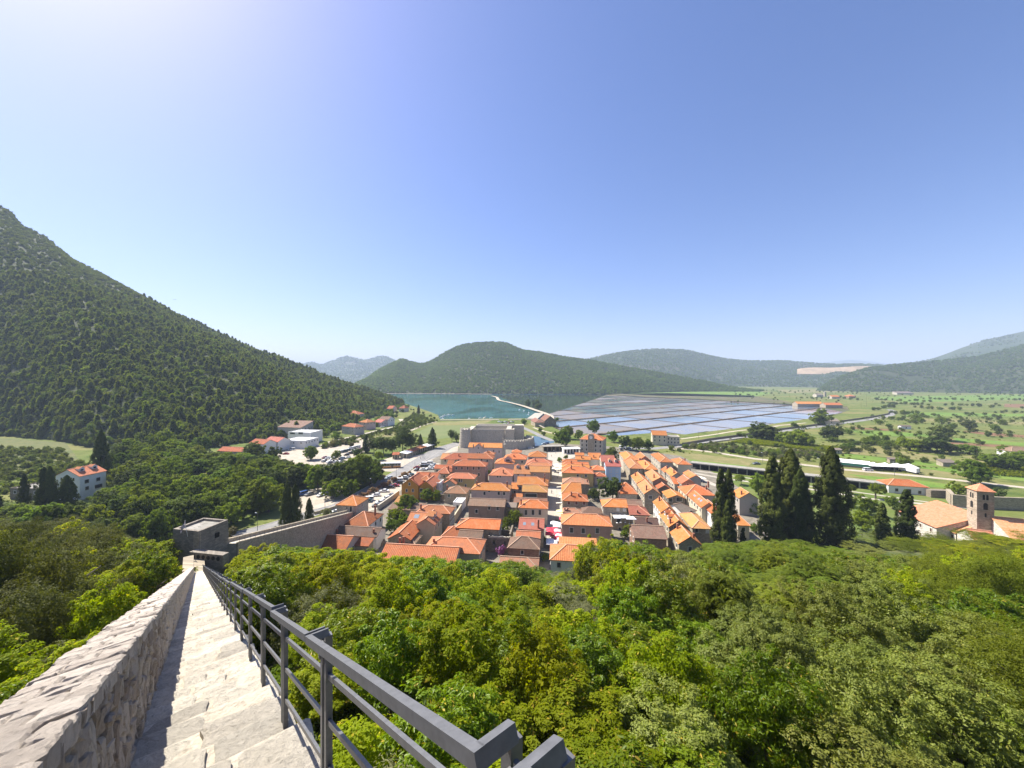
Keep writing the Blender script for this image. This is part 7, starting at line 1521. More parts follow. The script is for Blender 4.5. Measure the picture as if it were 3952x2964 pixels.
# ------------------------------------------------------------------ people in the street
SKIN = m_plain('skin', (.5, .32, .23), .6); CL = [m_plain('cloth_%d' % i, c, .8) for i, c in enumerate(((.7, .7, .68), (.05, .06, .1), (.45, .06, .06), (.12, .2, .4), (.3, .3, .28), (.6, .5, .3)))]; HAIR = m_plain('hair', (.05, .035, .025), .8)
def person_meshes():
    bm_v = [(0, 0, .95), (0, 0, 1.2), (0, 0, 1.42), (0, .01, 1.52), (0, .01, 1.66), (.1, .12, .5), (.1, .05, .06), (-.1, -.14, .5), (-.1, -.22, .06), (.2, 0, 1.38), (.26, .05, 1.1), (.24, .16, .88), (-.2, 0, 1.38), (-.26, -.05, 1.1), (-.24, .02, .88), (.1, .2, .03), (-.1, -.08, .03), (0, 0.02, 1.74)]
    ed = [(0, 1), (1, 2), (2, 3), (3, 4), (4, 17), (0, 5), (5, 6), (0, 7), (7, 8), (2, 9), (9, 10), (10, 11), (2, 12), (12, 13), (13, 14), (6, 15), (8, 16)]
    rad = [.15, .14, .15, .06, .1, .075, .05, .075, .05, .06, .045, .035, .06, .045, .035, .04, .04, .07]
    me = bpy.data.meshes.new('person'); me.from_pydata(bm_v, ed, []); o = bpy.data.objects.new('tmp', me); COL.objects.link(o); m = o.modifiers.new('skin', 'SKIN')
    for v, r in zip(me.skin_vertices[0].data, rad): v.radius = (r, r)
    me.skin_vertices[0].data[0].use_root = True; s = o.modifiers.new('sub', 'SUBSURF'); s.levels = 1
    dg = bpy.context.evaluated_depsgraph_get(); out = bpy.data.meshes.new_from_object(o.evaluated_get(dg)); bpy.data.objects.remove(o); return out
pm0 = person_meshes()
def person(c, x, y, label, top, low, rz, z=0.03):
    me = pm0.copy(); me.materials.clear()
    for m in (SKIN, CL[top], CL[low], HAIR): me.materials.append(m)
    for p in me.polygons:
        zz = p.center.z; p.material_index = 3 if zz > 1.68 else 0 if zz > 1.46 else (1 if zz > .93 and abs(p.center.x) < .24 and zz > .98 else 2 if (.15 < zz <= .98 and abs(p.center.x) < .2) else 0)
        p.use_smooth = True
    o = put('person', me, None, G(c, x, y, z), R(rz)); tag(o, label, 'person', 'people walking in the street and on the square'); return o
for c, x, y, lb, t, l, r_ in (('D2', 1398, 762, 'person in dark clothes walking alone in the middle of the street', 1, 1, 0), ('D2', 1295, 1035, 'person in grey walking close to the shaded left houses', 4, 1, 180), ('D2', 1290, 355, 'person in red standing at the left side of the square', 2, 1, 40), ('D2', 1370, 290, 'person in blue crossing the far side of the square', 3, 4, 90), ('D2', 1335, 262, 'person in white near the gate loggia', 0, 1, 120),
                              ('D1', 635, 385, 'person in a dark top crossing the bus station forecourt', 1, 3, 60), ('D1', 660, 390, 'person in white crossing the forecourt beside the dark one', 0, 1, 60), ('D1', 592, 390, 'person in tan standing at the forecourt edge', 5, 1, 0)): person(c, x, y, lb, t, l, r_)
# ------------------------------------------------------------------ bushes on the slope below the viewer
VL = [(-300, 1110), (0, 1116), (60, 1123), (150, 1116), (230, 1120), (290, 1163), (340, 1178), (378, 1168), (384, 1232), (470, 1240), (478, 1222), (500, 1212), (520, 1196), (570, 1182), (620, 1180), (700, 1186), (760, 1190), (830, 1196), (870, 1213), (960, 1207), (1000, 1222), (1080, 1216), (1140, 1222), (1180, 1224), (1186, 1252), (1212, 1255), (1222, 1215), (1245, 1180), (1265, 1132), (1280, 1130), (1290, 1165), (1310, 1140), (1345, 1160), (1370, 1168), (1400, 1165), (1440, 1180), (1470, 1195), (1500, 1186), (1560, 1176), (1640, 1168), (1700, 1165), (1760, 1168), (1800, 1186), (1890, 1196), (1960, 1205), (2000, 1186), (2060, 1180), (2090, 1190), (2140, 1184), (2212, 1190), (2600, 1180)]
VU = np.array([p[0] for p in VL]); VV = np.array([p[1] for p in VL])
def vlim(u, du):
    return max(np.interp(np.linspace(u-du, u+du, 9), VU, VV))
rp_ = random.Random(77)
NOUN = {'lime': ('bright_shrub', 'bright yellow-green shrub', 'shrub'), 'laurel': ('laurel_bush', 'glossy deep green laurel', 'laurel bush'), 'oak': ('holm_oak', 'grey-green holm oak', 'holm oak'), 'olive': ('olive_tree', 'silvery olive bush', 'olive bush'), 'ail': ('drooping_tree', 'bushy drooping leaved tree', 'tree'), 'feather': ('feathery_shrub', 'feathery light green shrub', 'shrub'), 'darkoak': ('dark_oak', 'dark brownish oak crown', 'oak')}
def kind_at(u, v, left):
    r_ = rp_.random()
    if left:
        if u < 255 and v < 1345: return 'darkoak' if r_ < .92 else 'lime'
        return 'lime' if r_ < .55 else ('laurel' if r_ < .9 else 'darkoak')
    if 1545 < u < 1830 and v < 1262: return 'ail' if r_ < .8 else 'laurel'
    if (u > 1960 and v < 1285) or u > 2150 and v < 1480: return 'feather' if r_ < .8 else 'lime'
    if u > 1480: return 'oak' if r_ < .7 else ('laurel' if r_ < .92 else 'feather')
    if 1180 < u <= 1480 and v < 1310: return 'olive' if r_ < .42 else ('laurel' if r_ < .8 else 'lime')
    if u > 1060: return 'laurel' if r_ < .68 else ('lime' if r_ < .9 else 'oak')
    if u > 880: return 'lime' if r_ < .6 else 'laurel'
    return 'lime' if r_ < .7 else ('laurel' if r_ < .9 else 'olive')
tv = (-.632, .775); nv = (.775, .632)
def corridor(x, y, r_):
    m = nv[0]*x+nv[1]*y; s = tv[0]*x+tv[1]*y
    if -4 < s < 96 and -1.0-r_ < m < .75+r_: return True
    if math.hypot(x+58.5, y-74.5) < 4.4+r_*.8: return True
    if 73 < y < 146 and abs(x-(-55.2-5.3*(y-75.7)/67.8)) < 1.5+r_: return True
    return False
def in_house(x, y, r_):
    for lb, c, w, D, t in HOUSES:
        dx, dy = x-c.x, y-c.y; lx = dx*math.cos(t)-dy*math.sin(t); ly = dx*math.sin(t)+dy*math.cos(t)
        if abs(lx) < w/2+r_*.75 and abs(ly) < D/2+r_*.75: return True
    return math.hypot(x-137, y-114) < 3+r_
y = 8.0; row = 0; plan = []
while y < 128:
    row += 1; d = 3.0+.05*y; x = -1.40*y-5+rp_.random()*d
    while x < 1.40*y+6:
        xx = x+rp_.uniform(-.33, .33)*d; yy = y+rp_.uniform(-.33, .33)*d; x += d
        z = hill_z(xx, yy)
        if z < .4 and not (abs(xx) < 90 and yy < 100): continue
        rad = d*.62; m = nv[0]*xx+nv[1]*yy
        if yy < 5 or corridor(xx, yy, rad*.85) or in_house(xx, yy, rad): continue
        top = (3.0 if yy < 14 else 4.2 if yy < 28 else 5.8 if yy < 55 else 8.0)*rp_.uniform(.68, 1.3)
        if m < 0 and yy > 22: top *= 1.35
        if m > 0 and yy > 52: top = 13*rp_.uniform(.8, 1)
        u, v = px((xx, yy, z+top)); lim = vlim(u, 831*rad*.8/yy)
        zmax = H-(lim-815)/831*yy; top = min(top, (zmax-z)*rp_.uniform(.85, 1))
        if abs(u-1106) > 1106+831*rad/yy+25: continue
        if top < 1.1:
            if yy < 90: continue
            top = rp_.uniform(1.2, 2.2)
        if v > 1659+831*2.5/yy: continue
        u, v = px((xx, yy, z+top)); plan.append((row, m < 0, abs(m), xx, yy, z, top, rad, kind_at(u, v, m < 0)))
    y += d*.86
for left in (True, False):
    for r_ in range(1, row+1):
        g_ = sorted([p for p in plan if p[0] == r_ and p[1] == left], key=lambda p: p[2])
        for j, (_, _, _, xx, yy, z, top, rad, k) in enumerate(g_):
            nm, noun, cat = NOUN[k]; kk = k+'_far' if yy > 40 and k in ('lime', 'laurel', 'oak', 'olive') else k
            where = 'left of the parapet' if left else 'right of the railing'
            tree(nm, f"{noun}, {ordinal(j+1)} {where}, row {ordinal(r_)} down the slope", cat, (xx, yy, z), kk, top, f'{noun}s on the slope below the walkway', rad/{'lime': 2.1, 'laurel': 2.1, 'oak': 2.3, 'olive': 2.3, 'ail': 2.4, 'feather': 2.4, 'darkoak': 2.4}.get(k, 2.2)*rp_.uniform(.9, 1.15)*(2.2/3 if kk.endswith('_far') else 1))

for i, (u, Y, vt, k) in enumerate(((2008, 97, 1178, 'feather'), (2036, 96, 1165, 'feather'), (2072, 95, 1184, 'lime_far'), (2108, 94, 1186, 'feather'), (2140, 93, 1184, 'lime_far'), (2180, 92, 1187, 'feather'), (1985, 98, 1190, 'feather'), (2215, 92, 1190, 'lime_far'))):
    X = (u-1106)/831*Y; z = hill_z(X, Y); tree('wall_shrub', f'light green shrub, {ordinal(i+1)} in the clump before the monastery wall', 'shrub', (X, Y, z), k, H-(vt-815)/831*Y-z, 'shrubs before the monastery wall', .9)
for i, (u, Y, vt, k) in enumerate(((515, 66, 1200, 'lime_far'), (545, 74, 1187, 'lime_far'), (570, 80, 1181, 'lime_far'), (595, 84, 1180, 'laurel_far'), (620, 88, 1181, 'lime_far'), (650, 92, 1184, 'lime_far'), (680, 94, 1186, 'laurel_far'), (715, 95, 1187, 'lime_far'), (750, 96, 1191, 'laurel_far'))):
    X = (u-1106)/831*Y; z = hill_z(X, Y); tree('tall_shrub', f'tall leafy shrub, {ordinal(i+1)} from the grey tower along the foot of the rampart', 'shrub', (X, Y, z), k, H-(vt-815)/831*Y-z, 'tall shrubs at the foot of the rampart', 1.0)
# ------------------------------------------------------------------ tall cypresses
def spire_at(name, label, u, v_top, Y, kind, w=1.0, cat='cypress', z=None, dz=0):
    X = (u-1106)/831*Y; zb = hill_z(X, Y) if z is None else z; h = H-(v_top-815)/831*Y-zb
    return spire_tree(name, label, cat, (X, Y, zb), kind, h, w)
spire_at('cypress', 'tall slim cypress, left of the near pair right of the town', 1557, 1011, 112, 'cypress', .8)
spire_at('cypress', 'tall slim cypress, right of the near pair right of the town', 1574, 1012, 115, 'cypress', .78)
spire_at('cypress', 'shorter cypress standing in front of the near tall pair', 1572, 1078, 108, 'cypress', .9)
spire_at('cypress', 'very small cypress at the foot of the near tall pair', 1604, 1140, 112, 'cypress', 1.0)
spire_at('cypress', 'leftmost cypress of the dark group right of the town', 1668, 984, 112, 'cypress', 1.05)
spire_at('cypress', 'broad ragged cypress in the middle of the dark group', 1708, 972, 116, 'cypress_wide', .95)
spire_at('cypress', 'second ragged cypress in the middle of the dark group, slightly lower', 1728, 1015, 112, 'cypress_wide', .85)
spire_at('cypress', 'darkest broad cypress at the right end of the dark group', 1796, 967, 110, 'cypress_wide', .9)
spire_at('cypress', 'left cypress of the slim pair before the monastery', 1905, 1085, 108, 'cypress', 1.25)
spire_at('cypress', 'right cypress of the slim pair before the monastery', 1957, 1056, 104, 'cypress', 1.3)
def base_spire(label, c, x, yb, yt, kind, w=1.0, name='cypress', cat='cypress'):
    p = G(c, x, yb); h = H-(src(c, x, yt)[1]-HV)/FS*p.y; return spire_tree(name, label, cat, p, kind, h, w)
base_spire('slim dark cypress in front of the low grey farm building', 'C1', 205, 870, 500, 'cypress', 1.0)
base_spire('broad dark cypress left of the white valley villa', 'C1', 375, 880, 450, 'cypress_wide', .8)
base_spire('second broad dark cypress left of the white valley villa', 'C1', 425, 880, 445, 'cypress_wide', .75)
base_spire('wide low cypress touching the white valley villa', 'C1', 570, 860, 520, 'cypress_wide', 1.25)
base_spire('cypress cut by the left edge of the view', 'C1', -5, 880, 690, 'cypress', 1.1)
base_spire('tall dark conifer on the meadow behind the white villa', 'C1', 865, 590, 130, 'conifer', .75, 'conifer', 'conifer')
base_spire('left cypress of the dense dark group beside the gravel lot', 'C2', 1125, 1450, 1035, 'cypress_wide', .75)
base_spire('right cypress of the dense dark group beside the gravel lot', 'C2', 1195, 1440, 1035, 'cypress_wide', .72)
base_spire('shorter cypress beside the dense dark group, nearer the gatehouse', 'C2', 1312, 1400, 1155, 'cypress_wide', .85)
base_spire('lone cypress on the bay shore meadow', 'C6', 1140, 775, 692, 'cypress_wide', .9)
base_spire('pointed conifer at the left end of the dark pine row', 'C6', 690, 1100, 950, 'conifer', 1.0, 'conifer', 'conifer')
base_spire('tall conifer standing before the football pitch', 'C6', 1258, 1060, 885, 'conifer', 1.1, 'conifer', 'conifer')
base_spire('small dark conifer right of the pine row', 'C6', 1155, 1050, 940, 'conifer', 1.1, 'conifer', 'conifer')

def tree_at(name, label, cat, c, x, yb, wpx, kind, hfac=1.0, group=None, z=None, trunk=True):
    p = G(c, x, yb) if z is None else G(c, x, yb, z); w = wpx/CROPS[c][2]/FS*p.y; hf = HALF[kind]; rx = {'mid': 4.5, 'bright': 4.2, 'deep': 4.5, 'field': 3, 'field_deep': 3, 'field_bright': 3, 'field_olive': 2.4, 'oleander': 1.3, 'ivy': 2.4, 'purple': 1.2, 'amber': 2.4, 'round': 2.2, 'dark_pine': 4.2}[kind]
    return tree(name, label, cat, p, kind, w*.92*hfac, group, w/2/rx, trunk)
for i, (x, yb, w) in enumerate(((760, 1110, 150), (840, 1118, 165), (915, 1110, 150), (1005, 1100, 235), (1075, 1078, 150))):
    tree_at('pine_tree', f'dark spreading pine, {ordinal(i+1)} from the left in the row behind the bus station', 'pine tree', 'C6', x, yb, w, 'dark_pine', 1.05, 'pines behind the bus station')
for i, (x, yb, w) in enumerate(((1425, 1005, 75), (1465, 1012, 60))): tree_at('pine_tree', ('left' if i == 0 else 'right')+' of two umbrella pines beside the fortress', 'pine tree', 'C6', x, yb, w, 'dark_pine', 1.5)
# ------------------------------------------------------------------ valley trees
FARV = [(-80, 1075), (60, 1115), (130, 1110), (240, 1085), (246, 990), (300, 978), (400, 982), (440, 990), (520, 995), (600, 1005), (690, 1030), (730, 1040), (800, 1028), (832, 1036)]
NEARV = [(-80, 1235), (200, 1215), (330, 1195), (430, 1176), (520, 1150), (556, 1136), (560, 1120), (600, 1098), (632, 1062), (700, 1048), (760, 1062), (800, 1050), (832, 1040)]
TOPV = [(-80, 1075), (20, 1090), (170, 1092), (215, 1055), (238, 1050), (244, 950), (300, 945), (330, 945), (400, 952), (440, 965), (462, 976), (520, 978), (600, 984), (640, 1004), (690, 1004), (720, 994), (760, 986), (800, 990), (822, 1012), (840, 1040)]
ip = lambda A, u: float(np.interp(u, [p[0] for p in A], [p[1] for p in A]))
VN = {'mid': ('leafy_tree', 'round mid green leafy tree'), 'bright': ('light_tree', 'bright light green leafy tree'), 'deep': ('dark_tree', 'dark dense broadleaf tree')}
cnt = {}; yy = 118.0; prow = 0
while yy < 300:
    prow += 1; d = 9.0+.008*yy; xx = -1.42*yy; j = 0
    while xx < -30:
        X = xx+rp_.uniform(-.3, .3)*d; Y = yy+rp_.uniform(-.3, .3)*d; xx += d*.95; u, v = px((X, Y, 0))
        if not (-75 < u < 830 and ip(FARV, u) < v < ip(NEARV, u)) or hill_z(X, Y) > 8: continue
        if 395 < u < 470 and 1035 < v < 1078 or 470 < u < 508 and 1045 < v < 1062 or in_house(X, Y, 2.5) or corridor(X, Y, 3): continue
        if 380 < u < 500 and v > 1165: continue
        r_ = rp_.random(); k = 'mid' if r_ < .5 else 'bright' if r_ < .74 else 'deep'
        if u > 540 and u < 620 and v > 1085: k = 'bright'
        top = rp_.uniform(9, 15); lim = max(ip(TOPV, u-15), ip(TOPV, u), ip(TOPV, u+15)); zb = hill_z(X, Y); top = min(top, H-(lim-815)/831*Y-zb)
        if top < 2.5: continue
        j += 1; tree(VN[k][0], f'{VN[k][1]}, {ordinal(j)} from the left in valley row {ordinal(prow)}', 'tree', (X, Y, zb), k, top, 'leafy trees in the valley left of the town', d*.55/4.4*rp_.uniform(.85, 1.25))
    yy += d*.8
for i, (c, x, yb, w, k, lb) in enumerate((('C6', 230, 1160, 130, 'mid', 'leafy tree at the left entrance of the large car park'), ('C6', 440, 1160, 85, 'mid', 'round tree standing among cars of the large car park'), ('C6', 620, 1140, 90, 'deep', 'dark tree at the right edge of the large car park'), ('C6', 800, 1165, 85, 'bright', 'small round tree on the grass by the bus station'), ('C2', 540, 715, 130, 'bright', 'light green tree beside the low grey house'), ('C2', 850, 850, 200, 'deep', 'dark tree in front of the white pair of houses'), ('C2', 1010, 830, 120, 'deep', 'dark tree at the corner of the yard'), ('C2', 410, 770, 160, 'mid', 'leafy tree left of the low grey house'),
                                          ('C2', 1320, 830, 110, 'mid', 'leafy tree between yard and large car park'), ('C2', 660, 1490, 100, 'amber', 'amber tinted bush right of the grey tower'), ('C2', 1020, 1460, 70, 'deep', 'round reddish dark bush beside the road'), ('C2', 1460, 1330, 100, 'field_olive', 'pale bush left of the gatehouse'), ('C2', 70, 800, 250, 'mid', 'large leafy tree above the valley road'), ('C2', 200, 860, 110, 'bright', 'bright yellowish tree between darker valley trees'), ('C2', 1720, 940, 60, 'bright', 'yellow tinted tree in the dark clump by the road'))):
    tree_at('garden_tree', lb, 'tree', c, x, yb, w, k, 1.0)
for i, t in enumerate(np.linspace(0, 1, 15)):
    x = 885+t*1010; yb = 1330-t*490+14*math.sin(i*2); tree_at('oleander', f'flowering pink oleander, {ordinal(i+1)} from the gatehouse in the roadside row', 'oleander', 'D6', x, yb, 110 if i % 3 else 150, 'oleander', .85, 'oleanders along the car park')
for i, (x, yb, yt, w, k, lb) in enumerate(((280, 1420, 1205, 190, 'mid', 'leftmost tree of the big leafy clump by the road'), (430, 1440, 1195, 260, 'deep', 'broad dark tree in the big leafy clump by the road'), (560, 1400, 1150, 250, 'mid', 'tall tree in the middle of the big leafy clump by the road'), (680, 1370, 1112, 270, 'mid', 'tallest tree of the big leafy clump by the road'), (775, 1345, 1145, 190, 'deep', 'dark right end tree of the big leafy clump by the road'), (640, 1400, 1225, 130, 'bright', 'yellowish young tree in front of the big leafy clump'), (410, 1490, 1320, 190, 'bright', 'left bright bush before the big leafy clump'), (545, 1480, 1310, 180, 'bright', 'right bright bush before the big leafy clump'), (130, 1370, 1180, 200, 'mid', 'large leafy tree beside the gravel lot'), (40, 1340, 1160, 180, 'deep', 'dark leafy tree beside the gravel lot'))):
    p = G('C6', x, yb); tree('leafy_tree', lb, 'tree', p, k, H-(src('C6', 0, yt)[1]-HV)/FS*p.y, None, w/2.212/FS*p.y/2/4.4)
# scrub on the meadows and the foot of the mountain
def sample(poly, n, rnd):
    P = [G(*q) for q in poly]; xs = [p.x for p in P]; ys = [p.y for p in P]; out = []
    def ins(x, y):
        c = False; j = len(P)-1
        for i in range(len(P)):
            if (P[i].y > y) != (P[j].y > y) and x < (P[j].x-P[i].x)*(y-P[i].y)/(P[j].y-P[i].y)+P[i].x: c = not c
            j = i
        return c
    k = 0
    while len(out) < n and k < n*60:
        k += 1; x, y = rnd.uniform(min(xs), max(xs)), rnd.uniform(min(ys), max(ys))
        if ins(x, y): out.append((x, y))
    return out
def bushes(poly, n, kinds, hmin, hmax, name, label, cat, group):
    pts = sample(poly, n, rp_); pts = [p for p in pts if not in_house(p[0], p[1], 2)]; pts.sort()
    for i, (x, y) in enumerate(pts):
        k = rp_.choice(kinds); tree(name, f'{label}, {ordinal(i+1)} from the left', cat, (x, y, 0), k, rp_.uniform(hmin, hmax), group)
bushes([('C6', 100, 1000), ('C6', 200, 930), ('C6', 330, 880), ('C6', 480, 860), ('C6', 500, 960), ('C6', 380, 1000), ('C6', 260, 1020)], 34, ['field', 'field_deep', 'field'], 4, 7, 'scrub_tree', 'dense scrub tree on the slope foot beside the side road', 'tree', 'scrub trees beside the side road')
bushes([('C6', 340, 1050), ('C6', 420, 1010), ('C6', 560, 990), ('C6', 640, 1000), ('C6', 560, 1060), ('C6', 420, 1085)], 22, ['field_olive', 'field', 'amber'], 2.5, 4.5, 'scrub_bush', 'olive brown bush on the meadow behind the large car park', 'bush', 'bushes behind the large car park')
bushes([('C6', 640, 870), ('C6', 770, 880), ('C6', 900, 850), ('C6', 980, 790), ('C6', 1060, 700), ('C6', 1000, 680), ('C6', 860, 700), ('C6', 700, 780)], 60, ['field', 'field_deep', 'field'], 4, 8, 'spur_tree', 'leafy tree among the houses at the mountain foot', 'tree', 'trees among the mountain foot houses')
bushes([('C6', 1060, 720), ('C6', 1160, 760), ('C6', 1290, 800), ('C6', 1250, 835), ('C6', 1100, 850), ('C6', 1050, 790)], 40, ['field', 'field_olive', 'field_bright'], 1.5, 4, 'shore_bush', 'low bush on the green bay shore', 'bush', 'bushes on the bay shore')
bushes([('C7', 215, 700), ('C7', 300, 665), ('C7', 400, 690), ('C7', 440, 735), ('C7', 380, 745), ('C7', 280, 710)], 14, ['dark_pine', 'field_deep'], 7, 11, 'islet_pine', 'dark pine in the small wood at the causeway end', 'pine tree', 'pines at the causeway end')
# round the clock building, the road and the fields
for i, (c, x, yb, w, k, lb) in enumerate((('C7', 600, 1050, 165, 'mid', 'large leafy tree left of the clock building'), ('C7', 650, 985, 130, 'mid', 'leafy tree behind the large one left of the clock building'), ('C7', 740, 985, 90, 'mid', 'leafy tree at the left corner behind the clock building'), ('C7', 870, 935, 130, 'mid', 'tree crown rising behind the clock building roof'), ('C7', 1035, 1010, 110, 'mid', 'leafy tree right behind the clock building'), ('C7', 1145, 1075, 130, 'deep', 'dark tree over the shaded parking lot'), ('C7', 1230, 1085, 130, 'mid', 'pale topped tree over the shaded parking lot'), ('C7', 1335, 1085, 110, 'mid', 'tall tree before the yellowish roadside house'),
                                          ('C7', 885, 1095, 100, 'bright', 'low round bush at the foot of the clock building'), ('C7', 1020, 1160, 120, 'mid', 'garden tree behind the red roofed house'), ('C7', 410, 925, 45, 'field', 'small palm like tree by the river path'), ('C7', 440, 955, 40, 'field', 'small tree on the canal bank'), ('C6', 2040, 860, 45, 'field', 'small tree beside the warehouse'), ('C7', 270, 850, 45, 'field', 'small tree left of the rusty warehouse'), ('C7', 550, 835, 40, 'field', 'dark bush at the right end of the warehouse'),
                                          ('C4', 585, 745, 230, 'deep', 'big dark courtyard tree in the middle of the town'), ('C4', 690, 700, 130, 'deep', 'dark tree right of the big courtyard tree'), ('C4', 430, 730, 120, 'deep', 'dark tree left of the big courtyard tree'), ('C4', 1005, 665, 60, 'bright', 'bright bush in front of the low arched gable'), ('C4', 720, 1010, 80, 'bright', 'bright climbing plant left of the nearest brown roof'), ('C4', 690, 1060, 80, 'bright', 'bright bush below the nearest brown roof'), ('C4', 1760, 850, 150, 'ivy', 'mound of yellow green ivy between the cypress groups'), ('C4', 1790, 1010, 90, 'mid', 'small tree beside the cream house right of the cypresses'), ('C4', 1830, 690, 200, 'mid', 'leafy tree behind the left cypress of the dark group'),
                                          ('C4', 1682, 600, 95, 'round', 'lone round tree on the lawn before the arcade'), ('C5', 740, 1015, 95, 'round', 'left of three round park trees by the arcade'), ('C5', 945, 1050, 145, 'round', 'middle and largest of three round park trees by the arcade'), ('C5', 720, 1120, 110, 'mid', 'leafy tree beside the right cypress of the dark group'), ('C5', 870, 1190, 190, 'bright', 'bright leafy park tree left of the slim cypress pair'), ('C5', 830, 1320, 180, 'bright', 'second bright park tree nearer the slope'), ('C5', 1090, 1140, 120, 'mid', 'shaded park tree between the slim cypresses'), ('C5', 740, 1430, 130, 'bright', 'light bush below the dark cypress group'),
                                          ('C5', 1650, 1040, 150, 'bright', 'light green tree left of the bell tower'), ('C5', 1800, 930, 230, 'mid', 'broad tree behind the bell tower'), ('C5', 1980, 1060, 110, 'deep', 'dark tree right of the bell tower'), ('C5', 1750, 860, 150, 'field_olive', 'thin grey branching tree in the field behind the bell tower'),
                                          ('C3', 150, 850, 190, 'mid', 'garden tree above the low brown shed'), ('C3', 55, 850, 110, 'mid', 'garden tree at the left end of the brown shed'), ('C3', 60, 930, 150, 'bright', 'garden bush left of the skylight roof'), ('C3', 130, 950, 110, 'field', 'dark garden bush left of the skylight roof'), ('C3', 20, 1010, 130, 'mid', 'lower garden tree left of the orange roof'), ('C3', 215, 810, 90, 'field', 'olive like tree between shed and salmon hip'), ('C3', 335, 740, 120, 'mid', 'garden tree below the ochre double house'), ('C3', 405, 740, 110, 'bright', 'light garden tree beside the walled yard'), ('C3', 850, 515, 45, 'bright', 'small bright tree between the pink houses'), ('C3', 775, 565, 50, 'field', 'small tree beside the yellow house corner'), ('C3', 560, 490, 40, 'field', 'small bush below the big pink brown house'),
                                          ('C3', 1075, 940, 140, 'bright', 'bright tree left of the smooth red roof'), ('C3', 1015, 975, 110, 'bright', 'bright bush between the ruin and red roof'), ('C3', 960, 1060, 130, 'mid', 'greenery growing inside the roofless ruin'), ('C3', 1315, 1090, 70, 'mid', 'dark creeper tree on the corner of the shaded street'), ('C3', 1330, 1250, 75, 'bright', 'young light tree at the near end of the street'), ('C3', 960, 1205, 90, 'purple', 'purple flowering bougainvillea below the ruin'), ('C3', 255, 1100, 60, 'field', 'small bush below the beige gable'), ('C3', 1460, 405, 45, 'field', 'small tree on the square near the parasols'), ('C3', 1512, 385, 45, 'field', 'taller small tree on the right side of the square'), ('C3', 1640, 660, 60, 'field', 'roof garden bush on the walled terrace'), ('D3', 300, 300, 130, 'mid', 'tree behind the light blue house'))):
    tree_at('town_tree' if c in ('C3', 'C4', 'D3') else 'leafy_tree', lb, 'tree', c, x, yb, w, k, 1.0, None, None, k not in ('ivy', 'purple'))
for i, (x, yb, w, k) in enumerate(((555, 548, 190, 'field_deep'), (60, 560, 190, 'field_deep'), (-40, 540, 220, 'field_deep'), (160, 575, 150, 'field'), (290, 600, 200, 'field'), (380, 595, 120, 'field'), (470, 420, 160, 'field'), (480, 360, 120, 'field'), (255, 445, 60, 'field'), (300, 498, 60, 'field'), (1520, 552, 200, 'field_deep'), (1240, 640, 160, 'field_bright'), (1350, 640, 130, 'field_bright'), (1470, 660, 220, 'field_deep'), (1570, 655, 120, 'field_deep'), (1750, 672, 130, 'field'), (1650, 655, 80, 'field_bright'), (2045, 685, 130, 'field'), (700, 640, 110, 'field'), (940, 572, 95, 'field'), (1035, 562, 70, 'field'), (1180, 575, 90, 'field'), (860, 580, 80, 'field'), (1010, 612, 90, 'field'), (1100, 610, 60, 'field'), (1160, 770, 110, 'field'), (1210, 770, 90, 'field'), (1130, 500, 50, 'field'), (1330, 405, 60, 'field'), (1060, 450, 55, 'field'), (985, 510, 40, 'field'), (1755, 465, 110, 'field_deep'), (1960, 470, 70, 'field'), (1910, 520, 60, 'field_deep'), (1600, 450, 60, 'field'), (2030, 420, 60, 'field'), (2150, 770, 200, 'field'), (1950, 790, 180, 'field'), (2080, 810, 200, 'field'), (980, 420, 60, 'field'), (1280, 380, 80, 'field'), (1510, 410, 70, 'field'), (640, 490, 60, 'field'), (720, 500, 60, 'field'))):
    tree_at('field_tree', f'field tree, {ordinal(i+1)} in the loose scatter right of the town', 'tree', 'C5', x, yb, w, k, .85 if w < 90 else .72, 'trees scattered in the right fields')
hl = [('C5', 550, 560, 830, 590, 14), ('C5', 820, 590, 1160, 600, 12), ('C5', 1060, 375, 1330, 395, 10), ('C5', 900, 300, 1100, 270, 14), ('C5', 1000, 240, 1400, 255, 22), ('C5', 930, 210, 1420, 225, 22), ('C5', 1400, 200, 1700, 215, 14), ('C5', 1850, 150, 2400, 190, 26), ('C5', 1830, 205, 2400, 215, 22), ('C5', 1300, 280, 1700, 300, 16), ('C5', 1500, 250, 2000, 275, 16), ('C5', 300, 190, 560, 200, 12), ('C5', 620, 190, 800, 210, 9), ('C7', 1450, 565, 2200, 590, 18), ('C5', 0, 130, 900, 150, 30), ('C5', -300, 170, 300, 150, 18), ('C4', 1640, 190, 2150, 215, 12), ('C5', 1150, 330, 1330, 320, 8)]
hn = 0
for c, x0, y0, x1, y1, n in hl:
    hn += 1
    n = max(4, int(n*.5))
    for k in range(n):
        t = (k+rp_.uniform(.1, .9))/n; p = G(c, x0+(x1-x0)*t, y0+(y1-y0)*t+rp_.uniform(-4, 4)); far_ = p.y > 500
        tree('hedge_tree', f'hedge tree, {ordinal(k+1)} from the left in field hedge {ordinal(hn)} right of the town', 'tree', (p.x, p.y, 0), rp_.choice(['field', 'field', 'field_deep', 'field_bright']), rp_.uniform(4, 7.5) if far_ else rp_.uniform(2.5, 4.5), 'hedge trees across the right fields', rp_.uniform(.8, 1.5) if far_ else rp_.uniform(.7, 1.1))
